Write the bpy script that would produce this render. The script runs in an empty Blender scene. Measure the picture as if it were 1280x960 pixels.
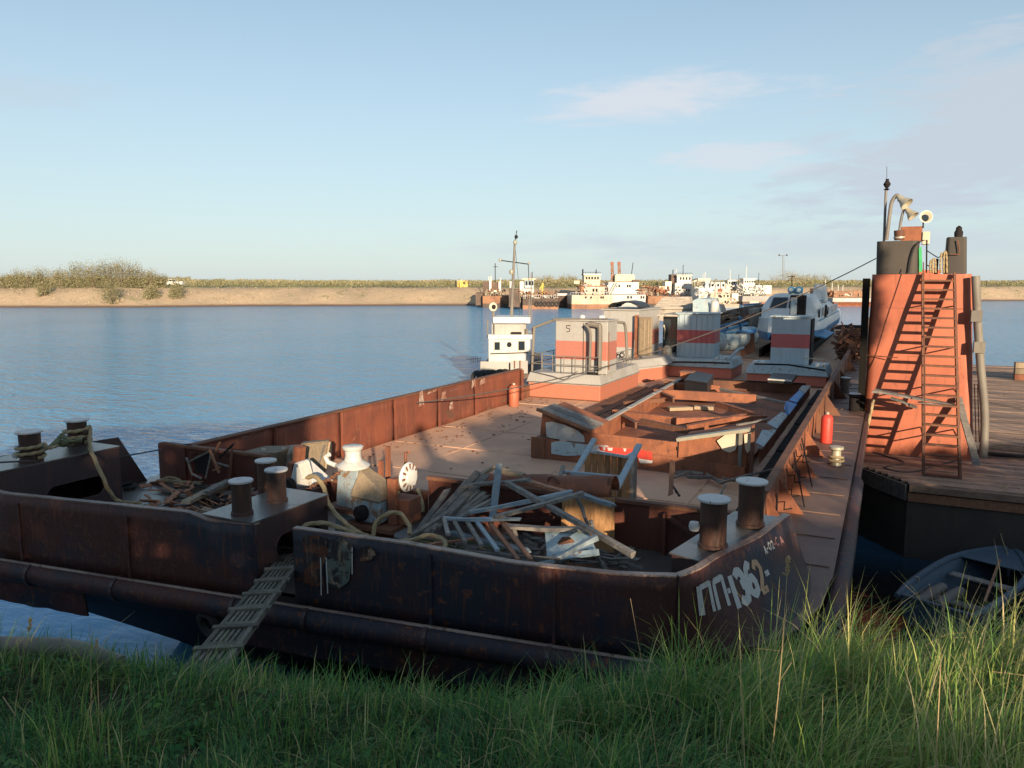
import bpy, bmesh, math, random
import numpy as np
from mathutils import Vector, noise
random.seed(7); np.random.seed(7)
R = math.radians
scn = bpy.context.scene
C = scn.collection

# ------------------------------------------------------------------ camera
F, H, PITCH, YAW = 960.0, 5.6, math.atan(126/960), R(26)
cam = bpy.data.cameras.new('camera'); cam.sensor_width = 36; cam.lens = 27.0
cam.clip_start = 0.05; cam.clip_end = 20000
camo = bpy.data.objects.new('camera', cam); C.objects.link(camo)
camo.location = (0, 0, H); camo.rotation_euler = (math.pi/2 - PITCH, 0, YAW)
scn.camera = camo
WL = -1.2                      # water level

# ------------------------------------------------------------------ sun, sky, exposure
AZ, EL = R(38), R(12)          # light travels towards (-sin AZ, cos AZ), 12 degrees down
SUN_E, SKY_S = 5.0, 0.08
scn.view_settings.view_transform = 'Standard'; scn.view_settings.look = 'None'
scn.view_settings.gamma = 1.0; scn.view_settings.exposure = 0.86
ld = bpy.data.lights.new('sun', 'SUN'); ld.energy = SUN_E; ld.angle = R(0.53); ld.color = (1.0, 0.78, 0.53)
lo = bpy.data.objects.new('sun', ld); C.objects.link(lo)
lo.rotation_euler = Vector((-math.sin(AZ)*math.cos(EL), math.cos(AZ)*math.cos(EL), -math.sin(EL))).to_track_quat('-Z', 'Y').to_euler()
lo.location = (8, -12, 14)

world = bpy.data.worlds.new('World'); scn.world = world; world.use_nodes = True
nt = world.node_tree; nt.nodes.clear()
def wn(t, **k):
    n = nt.nodes.new(t)
    for a, b in k.items(): setattr(n, a, b)
    return n
def wmath(op, a, b=None, c=None):
    n = wn('ShaderNodeMath', operation=op)
    for i, v in enumerate((a, b, c)):
        if v is None: continue
        if isinstance(v, (int, float)): n.inputs[i].default_value = v
        else: nt.links.new(v, n.inputs[i])
    return n.outputs[0]
sky = wn('ShaderNodeTexSky', sky_type='NISHITA'); sky.sun_disc = False
sky.sun_elevation = EL; sky.sun_rotation = math.atan2(math.sin(AZ), -math.cos(AZ))
sky.altitude = 50; sky.air_density = 1.0; sky.dust_density = 0.6; sky.ozone_density = 1.5
tc = wn('ShaderNodeTexCoord'); sep = wn('ShaderNodeSeparateXYZ'); nt.links.new(tc.outputs['Generated'], sep.inputs[0])
azi = wmath('ARCTAN2', sep.outputs[0], sep.outputs[1])            # 0 = +Y, grows towards +X
ele = wmath('ARCSINE', sep.outputs[2])
comb = wn('ShaderNodeCombineXYZ'); nt.links.new(azi, comb.inputs[0]); nt.links.new(wmath('MULTIPLY', ele, 4.5), comb.inputs[1])
nz = wn('ShaderNodeTexNoise'); nz.inputs['Scale'].default_value = 7; nz.inputs['Detail'].default_value = 7; nz.inputs['Roughness'].default_value = .6; nz.inputs['Distortion'].default_value = .5
nt.links.new(comb.outputs[0], nz.inputs['Vector'])
nz2 = wn('ShaderNodeTexNoise'); nz2.inputs['Scale'].default_value = 26; nz2.inputs['Detail'].default_value = 6
nt.links.new(comb.outputs[0], nz2.inputs['Vector'])
def cloud(az, el, ra, re, tilt, soft, amt):
    # az, el, radii in degrees; azimuth measured from +Y to +X
    da = wmath('SUBTRACT', azi, R(az)); de = wmath('SUBTRACT', ele, R(el))
    de = wmath('SUBTRACT', de, wmath('MULTIPLY', da, tilt))
    q = wmath('ADD', wmath('POWER', wmath('ABSOLUTE', wmath('DIVIDE', da, R(ra))), 2.0), wmath('POWER', wmath('ABSOLUTE', wmath('DIVIDE', de, R(re))), 2.0))
    v = wmath('SUBTRACT', 1.0, wmath('SQRT', q))
    v = wmath('ADD', v, wmath('MULTIPLY', wmath('SUBTRACT', nz.outputs[0], .42), 2.2))
    v = wmath('ADD', v, wmath('MULTIPLY', wmath('SUBTRACT', nz2.outputs[0], .5), .7))
    n = wn('ShaderNodeMapRange'); nt.links.new(v, n.inputs[0]); n.inputs[1].default_value = 0.0; n.inputs[2].default_value = soft; n.inputs[4].default_value = amt
    n.interpolation_type = 'SMOOTHSTEP'
    return n.outputs[0]
YD = 26.0
cl = [cloud(-YD+10.8, 12.8, 9.5, 1.5, .04, .9, .85), cloud(-YD+15.5, 8.6, 5.5, 1.1, -.05, .7, .85),
      cloud(-YD+34, 9.8, 15, 5.6, .24, .7, 1.0), cloud(-YD+24, 2.6, 30, 1.6, 0, 1.2, .6),
      cloud(-YD-32, 11.5, 6, 1.6, -.05, 1.0, .35), cloud(-YD-70, 14, 20, 5, .1, 1.2, .5), cloud(-YD+95, 18, 24, 6, .1, 1.2, .5), cloud(-YD+160, 20, 30, 6, 0, 1.2, .4)]
m = wmath('MAXIMUM', cl[0], wmath('MULTIPLY', cl[1], .8)); m2 = cl[2]
for c in cl[3:]: m2 = wmath('MAXIMUM', m2, c)
m2 = wmath('MULTIPLY', m2, .95)
# thin bright veil towards the horizon, all round
hz = wn('ShaderNodeMapRange'); nt.links.new(ele, hz.inputs[0]); hz.inputs[1].default_value = R(26); hz.inputs[2].default_value = R(0); hz.inputs[3].default_value = .24; hz.inputs[4].default_value = .74; hz.interpolation_type = 'SMOOTHSTEP'
mixh = wn('ShaderNodeMix', data_type='RGBA'); nt.links.new(hz.outputs[0], mixh.inputs[0]); tint = wn('ShaderNodeMix', data_type='RGBA'); tint.blend_type = 'MULTIPLY'; tint.inputs[0].default_value = 1; nt.links.new(sky.outputs[0], tint.inputs[6]); tint.inputs[7].default_value = (.98, 1.08, 1.08, 1); nt.links.new(tint.outputs[2], mixh.inputs[6]); mixh.inputs[7].default_value = (4.3, 5.05, 5.65, 1)
mixc = wn('ShaderNodeMix', data_type='RGBA'); nt.links.new(m, mixc.inputs[0]); mixg = wn('ShaderNodeMix', data_type='RGBA'); nt.links.new(m2, mixg.inputs[0]); nt.links.new(mixh.outputs[2], mixg.inputs[6]); mixg.inputs[7].default_value = (3.95, 4.45, 5.05, 1); nt.links.new(mixg.outputs[2], mixc.inputs[6]); mixc.inputs[7].default_value = (5.0, 5.25, 5.7, 1)
bg = wn('ShaderNodeBackground'); bg.inputs[1].default_value = SKY_S; nt.links.new(mixc.outputs[2], bg.inputs[0])
wo = wn('ShaderNodeOutputWorld'); nt.links.new(bg.outputs[0], wo.inputs[0])

# ------------------------------------------------------------------ from a picture point to a place on a known plane
_fw = Vector((-math.sin(YAW)*math.cos(PITCH), math.cos(YAW)*math.cos(PITCH), -math.sin(PITCH)))
_rt = Vector((math.cos(YAW), math.sin(YAW), 0)); _up = _rt.cross(_fw)
def at(x, y, z=None, Y=None, X=None, d=None):
    r = _fw + _rt*((x-640)/F) + _up*((480-y)/F)
    if z is not None: t = (z-H)/r.z
    elif Y is not None: t = Y/r.y
    elif X is not None: t = X/r.x
    else: t = d
    return Vector((0, 0, H)) + r*t

# ------------------------------------------------------------------ materials
def new_mat(name):
    m = bpy.data.materials.new(name); m.use_nodes = True
    n = m.node_tree; b = n.nodes['Principled BSDF']
    return m, n, b
def _noise(n, vec, scale, detail=5, rough=.6, dist=0):
    t = n.nodes.new('ShaderNodeTexNoise'); t.inputs['Scale'].default_value = scale; t.inputs['Detail'].default_value = detail
    t.inputs['Roughness'].default_value = rough; t.inputs['Distortion'].default_value = dist
    n.links.new(vec, t.inputs['Vector']); return t.outputs[0]
def _ramp(n, fac, a, b):
    t = n.nodes.new('ShaderNodeMapRange'); t.inputs[1].default_value = a; t.inputs[2].default_value = b; t.interpolation_type = 'SMOOTHSTEP'
    n.links.new(fac, t.inputs[0]); return t.outputs[0]
def _mix(n, fac, a, b):
    t = n.nodes.new('ShaderNodeMix'); t.data_type = 'RGBA'; n.links.new(fac, t.inputs[0])
    for v, i in ((a, 6), (b, 7)):
        if isinstance(v, tuple): t.inputs[i].default_value = (*v[:3], 1)
        else: n.links.new(v, t.inputs[i])
    return t.outputs[2]
def _coord(n, sc=(1, 1, 1)):
    g = n.nodes.new('ShaderNodeNewGeometry'); mp = n.nodes.new('ShaderNodeMapping'); mp.inputs['Scale'].default_value = sc
    n.links.new(g.outputs['Position'], mp.inputs[0]); return mp.outputs[0]
def worn(name, base, alt, spot, big=.6, small=9, cover=(.55, .62), streak=.5, rough=.7, bump=.25, metal=0, spec=.4, altcov=(.38, .62), fine=60):
    """a surface of two large tones, patches of a third, and vertical runs of it"""
    m, n, b = new_mat(name)
    v = _coord(n); vs = _coord(n, (1, 1, .12))
    c = _mix(n, _ramp(n, _noise(n, v, big, 6, .65), *altcov), base, alt)
    sp = _ramp(n, _noise(n, v, small*.35, 9, .72, .3), *cover)
    st = _ramp(n, _noise(n, vs, small, 5, .6), .52, .72)
    mx = n.nodes.new('ShaderNodeMath'); mx.operation = 'MULTIPLY'; n.links.new(st, mx.inputs[0]); mx.inputs[1].default_value = streak
    ma = n.nodes.new('ShaderNodeMath'); ma.operation = 'MAXIMUM'; n.links.new(sp, ma.inputs[0]); n.links.new(mx.outputs[0], ma.inputs[1])
    c = _mix(n, ma.outputs[0], c, spot)
    fn = _noise(n, v, fine, 4, .7)
    hsv = n.nodes.new('ShaderNodeHueSaturation'); mr = n.nodes.new('ShaderNodeMapRange'); mr.inputs[3].default_value = .72; mr.inputs[4].default_value = 1.28
    n.links.new(fn, mr.inputs[0]); n.links.new(mr.outputs[0], hsv.inputs['Value']); n.links.new(c, hsv.inputs['Color'])
    n.links.new(hsv.outputs[0], b.inputs['Base Color'])
    b.inputs['Roughness'].default_value = rough; b.inputs['Metallic'].default_value = metal; b.inputs['Specular IOR Level'].default_value = spec
    bp = n.nodes.new('ShaderNodeBump'); bp.inputs['Strength'].default_value = bump; bp.inputs['Distance'].default_value = .02
    ad = n.nodes.new('ShaderNodeMath'); ad.operation = 'ADD'; n.links.new(ma.outputs[0], ad.inputs[0]); n.links.new(_noise(n, v, fine*.5, 5, .7), ad.inputs[1])
    n.links.new(ad.outputs[0], bp.inputs['Height']); n.links.new(bp.outputs[0], b.inputs['Normal'])
    return m
def bands(name, stops, dirt=(.25, .17, .12), amount=.35, rough=.55, vstripe=0):
    """paint in horizontal bands at fixed heights: stops = [(top z, colour), ...]"""
    m, n, b = new_mat(name); v = _coord(n); vs = _coord(n, (1, 1, .1))
    sp = n.nodes.new('ShaderNodeSeparateXYZ'); n.links.new(v, sp.inputs[0])
    wob = n.nodes.new('ShaderNodeMath'); wob.operation = 'MULTIPLY_ADD'; n.links.new(_noise(n, v, 3, 2), wob.inputs[0]); wob.inputs[1].default_value = .03; n.links.new(sp.outputs[2], wob.inputs[2])
    col = stops[-1][1]
    for z, c in reversed(stops[:-1]):
        g = n.nodes.new('ShaderNodeMath'); g.operation = 'GREATER_THAN'; n.links.new(wob.outputs[0], g.inputs[0]); g.inputs[1].default_value = z
        col = _mix(n, g.outputs[0], c, col)
    d = n.nodes.new('ShaderNodeMath'); d.operation = 'MULTIPLY'; n.links.new(_ramp(n, _noise(n, vs, 4, 6, .7), .45, .8), d.inputs[0]); d.inputs[1].default_value = amount
    col = _mix(n, d.outputs[0], col, dirt)
    sp2 = _ramp(n, _noise(n, v, 2.2, 9, .75), .62, .68)
    col = _mix(n, sp2, col, tuple(x*.8 for x in dirt))
    hsv = n.nodes.new('ShaderNodeHueSaturation'); mr = n.nodes.new('ShaderNodeMapRange'); mr.inputs[3].default_value = .8; mr.inputs[4].default_value = 1.2
    n.links.new(_noise(n, v, 14, 5, .7), mr.inputs[0]); n.links.new(mr.outputs[0], hsv.inputs['Value']); n.links.new(col, hsv.inputs['Color'])
    n.links.new(hsv.outputs[0], b.inputs['Base Color']); b.inputs['Roughness'].default_value = rough
    bp = n.nodes.new('ShaderNodeBump'); bp.inputs['Strength'].default_value = .3; bp.inputs['Distance'].default_value = .03
    n.links.new(_noise(n, v, 1.8, 4), bp.inputs['Height']); n.links.new(bp.outputs[0], b.inputs['Normal'])
    return m
def wood(name, a, b_, along=(1, 1, 1), rough=.85):
    m, n, b = new_mat(name)
    tcn = n.nodes.new('ShaderNodeTexCoord'); oi = n.nodes.new('ShaderNodeObjectInfo')
    mp = n.nodes.new('ShaderNodeMapping'); mp.inputs['Scale'].default_value = along; n.links.new(tcn.outputs['Object'], mp.inputs[0])
    ad = n.nodes.new('ShaderNodeVectorMath'); ad.operation = 'ADD'; n.links.new(mp.outputs[0], ad.inputs[0])
    ml = n.nodes.new('ShaderNodeMath'); ml.operation = 'MULTIPLY'; ml.inputs[1].default_value = 37; n.links.new(oi.outputs['Random'], ml.inputs[0]); n.links.new(ml.outputs[0], ad.inputs[1])
    g = _noise(n, ad.outputs[0], 9, 8, .72, .4)
    c = _mix(n, _ramp(n, g, .32, .7), a, b_)
    hsv = n.nodes.new('ShaderNodeHueSaturation'); mr = n.nodes.new('ShaderNodeMapRange'); mr.inputs[3].default_value = .62; mr.inputs[4].default_value = 1.3
    n.links.new(oi.outputs['Random'], mr.inputs[0]); n.links.new(mr.outputs[0], hsv.inputs['Value']); n.links.new(c, hsv.inputs['Color'])
    n.links.new(hsv.outputs[0], b.inputs['Base Color']); b.inputs['Roughness'].default_value = rough
    bp = n.nodes.new('ShaderNodeBump'); bp.inputs['Strength'].default_value = .5; bp.inputs['Distance'].default_value = .01
    n.links.new(g, bp.inputs['Height']); n.links.new(bp.outputs[0], b.inputs['Normal'])
    return m
def flat(name, col, rough=.6, metal=0, var=.25, scale=6):
    m, n, b = new_mat(name); v = _coord(n)
    hsv = n.nodes.new('ShaderNodeHueSaturation'); mr = n.nodes.new('ShaderNodeMapRange'); mr.inputs[3].default_value = 1-var; mr.inputs[4].default_value = 1+var
    n.links.new(_noise(n, v, scale, 6, .7), mr.inputs[0]); n.links.new(mr.outputs[0], hsv.inputs['Value']); hsv.inputs['Color'].default_value = (*col, 1)
    n.links.new(hsv.outputs[0], b.inputs['Base Color']); b.inputs['Roughness'].default_value = rough; b.inputs['Metallic'].default_value = metal
    return m
def glass(name, col=(.02, .03, .04)):
    m, n, b = new_mat(name); b.inputs['Base Color'].default_value = (*col, 1); b.inputs['Roughness'].default_value = .08; return m

M = {}
M['hull'] = worn('bow_plate_rust', (.062, .021, .017), (.018, .020, .032), (.13, .045, .022), big=.42, small=20, cover=(.58, .63), streak=.6, rough=.6, bump=.35, altcov=(.44, .56))
M['hulldark'] = worn('hull_side_dark', (.035, .020, .018), (.020, .018, .020), (.07, .03, .02), cover=(.6, .7), rough=.7)
M['deckbow'] = worn('bow_deck_wet', (.07, .062, .062), (.11, .10, .09), (.05, .03, .028), big=1.1, cover=(.58, .66), streak=0, rough=.3, bump=.25, spec=.9)
M['deck'] = worn('cargo_deck_rust', (.60, .365, .24), (.46, .29, .205), (.40, .22, .14), big=.35, small=7, cover=(.57, .68), streak=0, rough=.75, bump=.25)
M['sidedeck'] = worn('side_deck', (.12, .072, .06), (.17, .105, .08), (.20, .10, .06), big=.8, cover=(.6, .7), streak=0, rough=.6, bump=.25)
M['wall'] = worn('side_wall_rust', (.20, .060, .034), (.13, .044, .03), (.28, .11, .06), big=.7, small=8, cover=(.62, .70), streak=.6, rough=.75, bump=.3)
M['bulkhead'] = worn('bulkhead_oxide', (.085, .028, .02), (.12, .04, .025), (.04, .018, .015), cover=(.6, .68), streak=.6, rough=.7)
M['plinth'] = worn('plinth_rust', (.05, .024, .023), (.034, .02, .024), (.085, .034, .024), cover=(.62, .7), rough=.5, spec=.6)
M['bollard'] = worn('bollard_rust', (.038, .022, .02), (.06, .028, .02), (.12, .048, .025), cover=(.58, .68), streak=.8, rough=.6)
M['bollcap'] = worn('bollard_cap_pale', (.42, .42, .44), (.52, .51, .50), (.10, .06, .05), small=26, cover=(.6, .64), streak=0, rough=.45)
M['edge'] = worn('worn_steel_edge', (.30, .22, .18), (.14, .09, .08), (.10, .05, .03), small=14, cover=(.55, .65), rough=.45)
M['orange'] = worn('orange_rust', (.29, .105, .052), (.19, .07, .04), (.13, .055, .035), big=1.6, small=8, cover=(.54, .66), streak=.6, rough=.75)
M['rustbrown'] = worn('brown_rust', (.17, .075, .042), (.11, .05, .035), (.24, .10, .05), big=1.2, cover=(.6, .7), rough=.8)
M['tower'] = worn('tower_salmon_paint', (.43, .13, .072), (.35, .10, .056), (.20, .07, .042), big=.9, small=8, cover=(.60, .69), streak=.55, rough=.6, bump=.12)
M['black'] = worn('black_paint', (.052, .045, .040), (.065, .055, .046), (.035, .03, .028), cover=(.6, .7), rough=.7, bump=.1)
M['dark'] = flat('dark_steel', (.020, .017, .017), .85)
M['greypipe'] = worn('grey_pipe', (.19, .175, .15), (.15, .135, .12), (.13, .10, .08), cover=(.62, .7), rough=.6)
M['greypaint'] = worn('light_grey_paint', (.36, .35, .335), (.30, .295, .28), (.26, .19, .14), cover=(.68, .74), streak=.25, rough=.6, bump=.1)
M['white'] = worn('white_paint', (.56, .55, .52), (.48, .465, .44), (.36, .22, .14), cover=(.68, .75), streak=.3, rough=.5, bump=.1)
M['whiteclean'] = worn('white_enamel', (.60, .60, .585), (.50, .50, .485), (.30, .20, .13), small=18, cover=(.60, .66), streak=.35, rough=.4, bump=.08)
M['bluewhite'] = worn('pale_blue_paint', (.34, .45, .50), (.42, .50, .53), (.22, .15, .11), big=1.5, small=12, cover=(.56, .62), streak=.5, rough=.6)
M['winch'] = worn('winch_blue_grey', (.22, .29, .34), (.28, .34, .37), (.20, .12, .07), big=2, small=14, cover=(.52, .6), streak=.9, rough=.65)
M['blue'] = worn('blue_paint', (.045, .16, .34), (.06, .22, .40), (.12, .10, .09), cover=(.64, .7), rough=.55)
M['brightblue'] = worn('bright_blue_paint', (.07, .22, .55), (.10, .30, .62), (.20, .12, .09), cover=(.62, .68), rough=.55)
M['red'] = worn('red_paint', (.55, .045, .03), (.48, .05, .035), (.28, .06, .04), small=14, cover=(.62, .7), rough=.5)
M['green'] = flat('green_paint', (.04, .38, .14), .6)
M['plywood'] = wood('weathered_plywood', (.34, .26, .17), (.22, .17, .12), (2, 2, 1))
M['woodgrey'] = wood('grey_weathered_wood', (.12, .11, .105), (.25, .23, .205), (1, 1, 1))
M['woodblue'] = wood('pale_blue_painted_wood', (.20, .27, .33), (.32, .36, .38), (1, 1, 1))
M['woodwarm'] = wood('honey_varnished_board', (.36, .20, .085), (.20, .10, .045), (3, 3, .5))
M['woodred'] = wood('red_brown_timber', (.23, .105, .065), (.34, .17, .10), (1, 1, 1))
M['deckwood'] = wood('pontoon_deck_wood', (.22, .135, .095), (.36, .245, .175), (.5, 3, 1))
M['rope'] = flat('manila_rope', (.30, .23, .13), .9, var=.35, scale=40)
M['ropegreen'] = flat('mossy_rope', (.13, .14, .07), .9, var=.4, scale=40)
M['pitch'] = flat('tarred_timber', (.009, .008, .007), .9); M['pitch'].node_tree.nodes['Principled BSDF'].inputs['Specular IOR Level'].default_value = .15
M['dark'].node_tree.nodes['Principled BSDF'].inputs['Specular IOR Level'].default_value = .2
M['cable'] = flat('steel_cable', (.06, .055, .055), .6)
M['tyre'] = flat('tyre_rubber', (.025, .024, .024), .8)
M['tarp'] = flat('black_sheet', (.018, .019, .022), .45)
M['greytarp'] = worn('grey_roof_sheet', (.34, .30, .26), (.44, .39, .33), (.22, .17, .13), big=1.5, cover=(.55, .65), streak=.2, rough=.8, bump=.5)
M['glass'] = glass('dark_window')
M['lamp'] = flat('lamp_grey_metal', (.40, .37, .29), .45, .3)
M['gangwood'] = wood('dark_damp_wood', (.075, .068, .055), (.16, .145, .115))
M['dinghy'] = worn('dinghy_blue_grey', (.055, .085, .125), (.075, .11, .15), (.14, .16, .18), small=12, cover=(.68, .74), streak=.1, rough=.6)
M['cream'] = worn('cream_paint', (.58, .49, .38), (.50, .40, .30), (.36, .17, .09), big=.3, small=3, cover=(.58, .66), streak=.6, rough=.6)
M['yellow'] = flat('yellow_paint', (.62, .45, .10), .6)
M['shiprust'] = worn('ship_rust', (.23, .12, .075), (.32, .17, .10), (.10, .06, .045), big=.2, small=2, cover=(.55, .65), streak=.6, rough=.8)
M['shipdark'] = worn('ship_dark_hull', (.07, .055, .05), (.11, .08, .065), (.22, .12, .08), big=.2, small=2, cover=(.6, .7), streak=.6, rough=.8)
GREY_, SALM = (.50, .47, .43), (.56, .20, .14)
M['boat_hull_paint'] = bands('boat_hull_bands', [(2.06, (.43, .15, .095)), (9, (.35, .345, .33))], amount=.45)
M['boat_house_paint'] = bands('boat_house_bands', [(2.92, (.35, .345, .33)), (3.58, (.40, .145, .11)), (9, (.34, .335, .32))], amount=.4)
M['boat_house_paint2'] = bands('boat_house_bands_cool', [(2.98, (.36, .45, .50)), (3.55, (.42, .10, .10)), (9, (.34, .43, .49))], amount=.3)
M['boat_hull_paint2'] = bands('boat_hull_bands_cool', [(2.0, (.50, .15, .10)), (9, (.40, .47, .50))])
M['hydro_hull'] = bands('hydrofoil_bands', [(3.0, (.04, .17, .36)), (9, (.66, .70, .72))], dirt=(.25, .24, .22), amount=.2, rough=.4)

# leaves and grass read a per-blade value
def leafmat(name, cols, rough=.6, trans=.25):
    m, n, b = new_mat(name)
    a = n.nodes.new('ShaderNodeAttribute'); a.attribute_name = 'tone'
    cr = n.nodes.new('ShaderNodeValToRGB'); n.links.new(a.outputs['Fac'], cr.inputs[0])
    e = cr.color_ramp.elements
    while len(e) < len(cols): e.new(.5)
    for i, (p, c) in enumerate(cols): e[i].position = p; e[i].color = (*c, 1)
    n.links.new(cr.outputs[0], b.inputs['Base Color']); b.inputs['Roughness'].default_value = rough; b.inputs['Specular IOR Level'].default_value = .3
    t = n.nodes.new('ShaderNodeBsdfTranslucent'); n.links.new(cr.outputs[0], t.inputs[0])
    mx = n.nodes.new('ShaderNodeMixShader'); mx.inputs[0].default_value = trans
    n.links.new(b.outputs[0], mx.inputs[1]); n.links.new(t.outputs[0], mx.inputs[2]); n.links.new(mx.outputs[0], n.nodes['Material Output'].inputs[0])
    return m
M['grass'] = leafmat('grass_blades', [(0, (.026, .09, .045)), (.35, (.07, .20, .066)), (.62, (.20, .36, .075)), (.8, (.42, .46, .12)), (1, (.62, .50, .28))], trans=.35)
M['leaf'] = leafmat('willow_leaves', [(0, (.06, .09, .03)), (.5, (.13, .16, .055)), (1, (.24, .23, .10))])
M['farleaf'] = leafmat('far_scrub_leaves', [(0, (.10, .095, .055)), (.4, (.17, .165, .085)), (.75, (.25, .23, .13)), (1, (.38, .31, .22))], trans=.1)
M['bark'] = flat('bark', (.16, .12, .09), .9)

# ------------------------------------------------------------------ mesh helpers
class MB:
    def __init__(s): s.v = []; s.f = []
    def add(s, v, f):
        o = len(s.v); s.v += [Vector(p) for p in v]; s.f += [tuple(i+o for i in q) for q in f]; return s
    def box(s, x0, x1, y0, y1, z0, z1):
        return s.add([(x0, y0, z0), (x1, y0, z0), (x1, y1, z0), (x0, y1, z0), (x0, y0, z1), (x1, y0, z1), (x1, y1, z1), (x0, y1, z1)],
                     [(0, 3, 2, 1), (4, 5, 6, 7), (0, 1, 5, 4), (1, 2, 6, 5), (2, 3, 7, 6), (3, 0, 4, 7)])
    def hexa(s, lo, hi):
        return s.add(list(lo)+list(hi), [(0, 3, 2, 1), (4, 5, 6, 7), (0, 1, 5, 4), (1, 2, 6, 5), (2, 3, 7, 6), (3, 0, 4, 7)])
    def bar(s, p, q, w, h, up=(0, 0, 1), roll=0, sag=0, n=1):
        p, q = Vector(p), Vector(q); d = (q-p).normalized(); u = Vector(up)
        if abs(d.dot(u)) > .97: u = Vector((0, 1, 0))
        a = d.cross(u).normalized(); b = a.cross(d).normalized()
        if roll: a, b = a*math.cos(roll)+b*math.sin(roll), b*math.cos(roll)-a*math.sin(roll)
        vs = []; fs = []
        for i in range(n+1):
            t = i/n; c = p.lerp(q, t) - b*(sag*4*t*(1-t))
            vs += [c-a*w/2-b*h/2, c+a*w/2-b*h/2, c+a*w/2+b*h/2, c-a*w/2+b*h/2]
            if i:
                o = 4*(i-1)
                for k in range(4): fs.append((o+k, o+(k+1) % 4, o+4+(k+1) % 4, o+4+k))
        fs += [(3, 2, 1, 0), (4*n, 4*n+1, 4*n+2, 4*n+3)]
        return s.add(vs, fs)
    def tube(s, pts, r, n=8, cap=True):
        pts = [Vector(p) for p in pts]; rs = r if isinstance(r, (list, tuple)) else [r]*len(pts)
        vs = []; fs = []; prev = None
        for i, p in enumerate(pts):
            d = (pts[min(i+1, len(pts)-1)]-pts[max(i-1, 0)]).normalized()
            if prev is None:
                a = d.cross(Vector((0, 0, 1)) if abs(d.z) < .9 else Vector((1, 0, 0))).normalized()
            else: a = (prev - d*prev.dot(d)).normalized()
            prev = a; b = d.cross(a)
            for k in range(n):
                t = 2*math.pi*k/n; vs.append(p+(a*math.cos(t)+b*math.sin(t))*rs[i])
            if i:
                o = n*(i-1)
                for k in range(n): fs.append((o+k, o+(k+1) % n, o+n+(k+1) % n, o+n+k))
        if cap: fs += [tuple(range(n-1, -1, -1)), tuple(range(n*(len(pts)-1), n*len(pts)))]
        return s.add(vs, fs)
    def lathe(s, c, prof, n=20, axis='Z', squash=1):
        c = Vector(c); vs = []; fs = []
        for r, h in prof:
            for k in range(n):
                t = 2*math.pi*k/n; x, y = r*math.cos(t), r*math.sin(t)*squash
                vs.append(c + (Vector((x, y, h)) if axis == 'Z' else Vector((x, h, y)) if axis == 'Y' else Vector((h, x, y))))
        for i in range(len(prof)-1):
            for k in range(n): fs.append((n*i+k, n*i+(k+1) % n, n*i+n+(k+1) % n, n*i+n+k))
        fs += [tuple(range(n)), tuple(range(n*(len(prof)-1), n*len(prof)))]
        return s.add(vs, fs)
    def torus(s, c, R_, r, ax=(0, 0, 1), n=18, k=8, squash=1):
        c = Vector(c); ax = Vector(ax).normalized(); a = ax.cross(Vector((0, 0, 1)) if abs(ax.z) < .9 else Vector((1, 0, 0))).normalized(); b = ax.cross(a)
        vs = []; fs = []
        for i in range(n):
            t = 2*math.pi*i/n; d = a*math.cos(t)+b*math.sin(t)*squash
            for j in range(k):
                u = 2*math.pi*j/k; vs.append(c+d*(R_+r*math.cos(u))+ax*r*math.sin(u))
        for i in range(n):
            for j in range(k): fs.append((i*k+j, i*k+(j+1) % k, ((i+1) % n)*k+(j+1) % k, ((i+1) % n)*k+j))
        return s.add(vs, fs)
    def prism(s, poly, z0, z1, scale_top=None):
        n = len(poly); lo = [(x, y, z0) for x, y in poly]; hi = [(x, y, z1) for x, y in (scale_top or poly)]
        return s.add(lo+hi, [tuple(range(n-1, -1, -1)), tuple(range(n, 2*n))]+[(i, (i+1) % n, n+(i+1) % n, n+i) for i in range(n)])
    def quadplate(s, a, b, c, d, th):
        a, b, c, d = map(Vector, (a, b, c, d)); nn = (b-a).cross(d-a).normalized()*th
        return s.hexa((a, b, c, d), (a+nn, b+nn, c+nn, d+nn))
    def grid(s, fn, nu, nv):
        vs = [fn(i/nu, j/nv) for i in range(nu+1) for j in range(nv+1)]
        return s.add(vs, [(i*(nv+1)+j, (i+1)*(nv+1)+j, (i+1)*(nv+1)+j+1, i*(nv+1)+j+1) for i in range(nu) for j in range(nv)])
    def build(s, name, m, parent=None, smooth=False, solid=0, bevel=0):
        off = rootloc(parent) if parent else Vector((0, 0, 0))
        me = bpy.data.meshes.new(name); me.from_pydata([tuple(p-off) for p in s.v], [], s.f); me.materials.append(M[m] if isinstance(m, str) else m)
        if smooth: me.polygons.foreach_set('use_smooth', [True]*len(me.polygons))
        me.update()
        o = bpy.data.objects.new(name, me); C.objects.link(o); o.parent = parent
        if solid:
            md = o.modifiers.new('solid', 'SOLIDIFY'); md.thickness = solid; md.offset = 0
        if bevel:
            md = o.modifiers.new('bevel', 'BEVEL'); md.width = bevel; md.segments = 1; md.limit_method = 'ANGLE'
        if smooth and not solid:
            try: me.set_sharp_from_angle(angle=R(40))
            except Exception: pass
        return o
def rootloc(o):
    v = Vector((0, 0, 0))
    while o: v += Vector(o.location); o = o.parent
    return v
def thing(name, label, cat, loc=(0, 0, 0), group=None):
    o = bpy.data.objects.new(name, None); C.objects.link(o); o.location = loc; o.empty_display_size = .3
    o['label'] = label; o['category'] = cat
    if group: o['group'] = group
    return o
def tag(o, label, cat, group=None):
    o['label'] = label; o['category'] = cat
    if group: o['group'] = group
    return o
def kind(o, k): o['kind'] = k; return o
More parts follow.
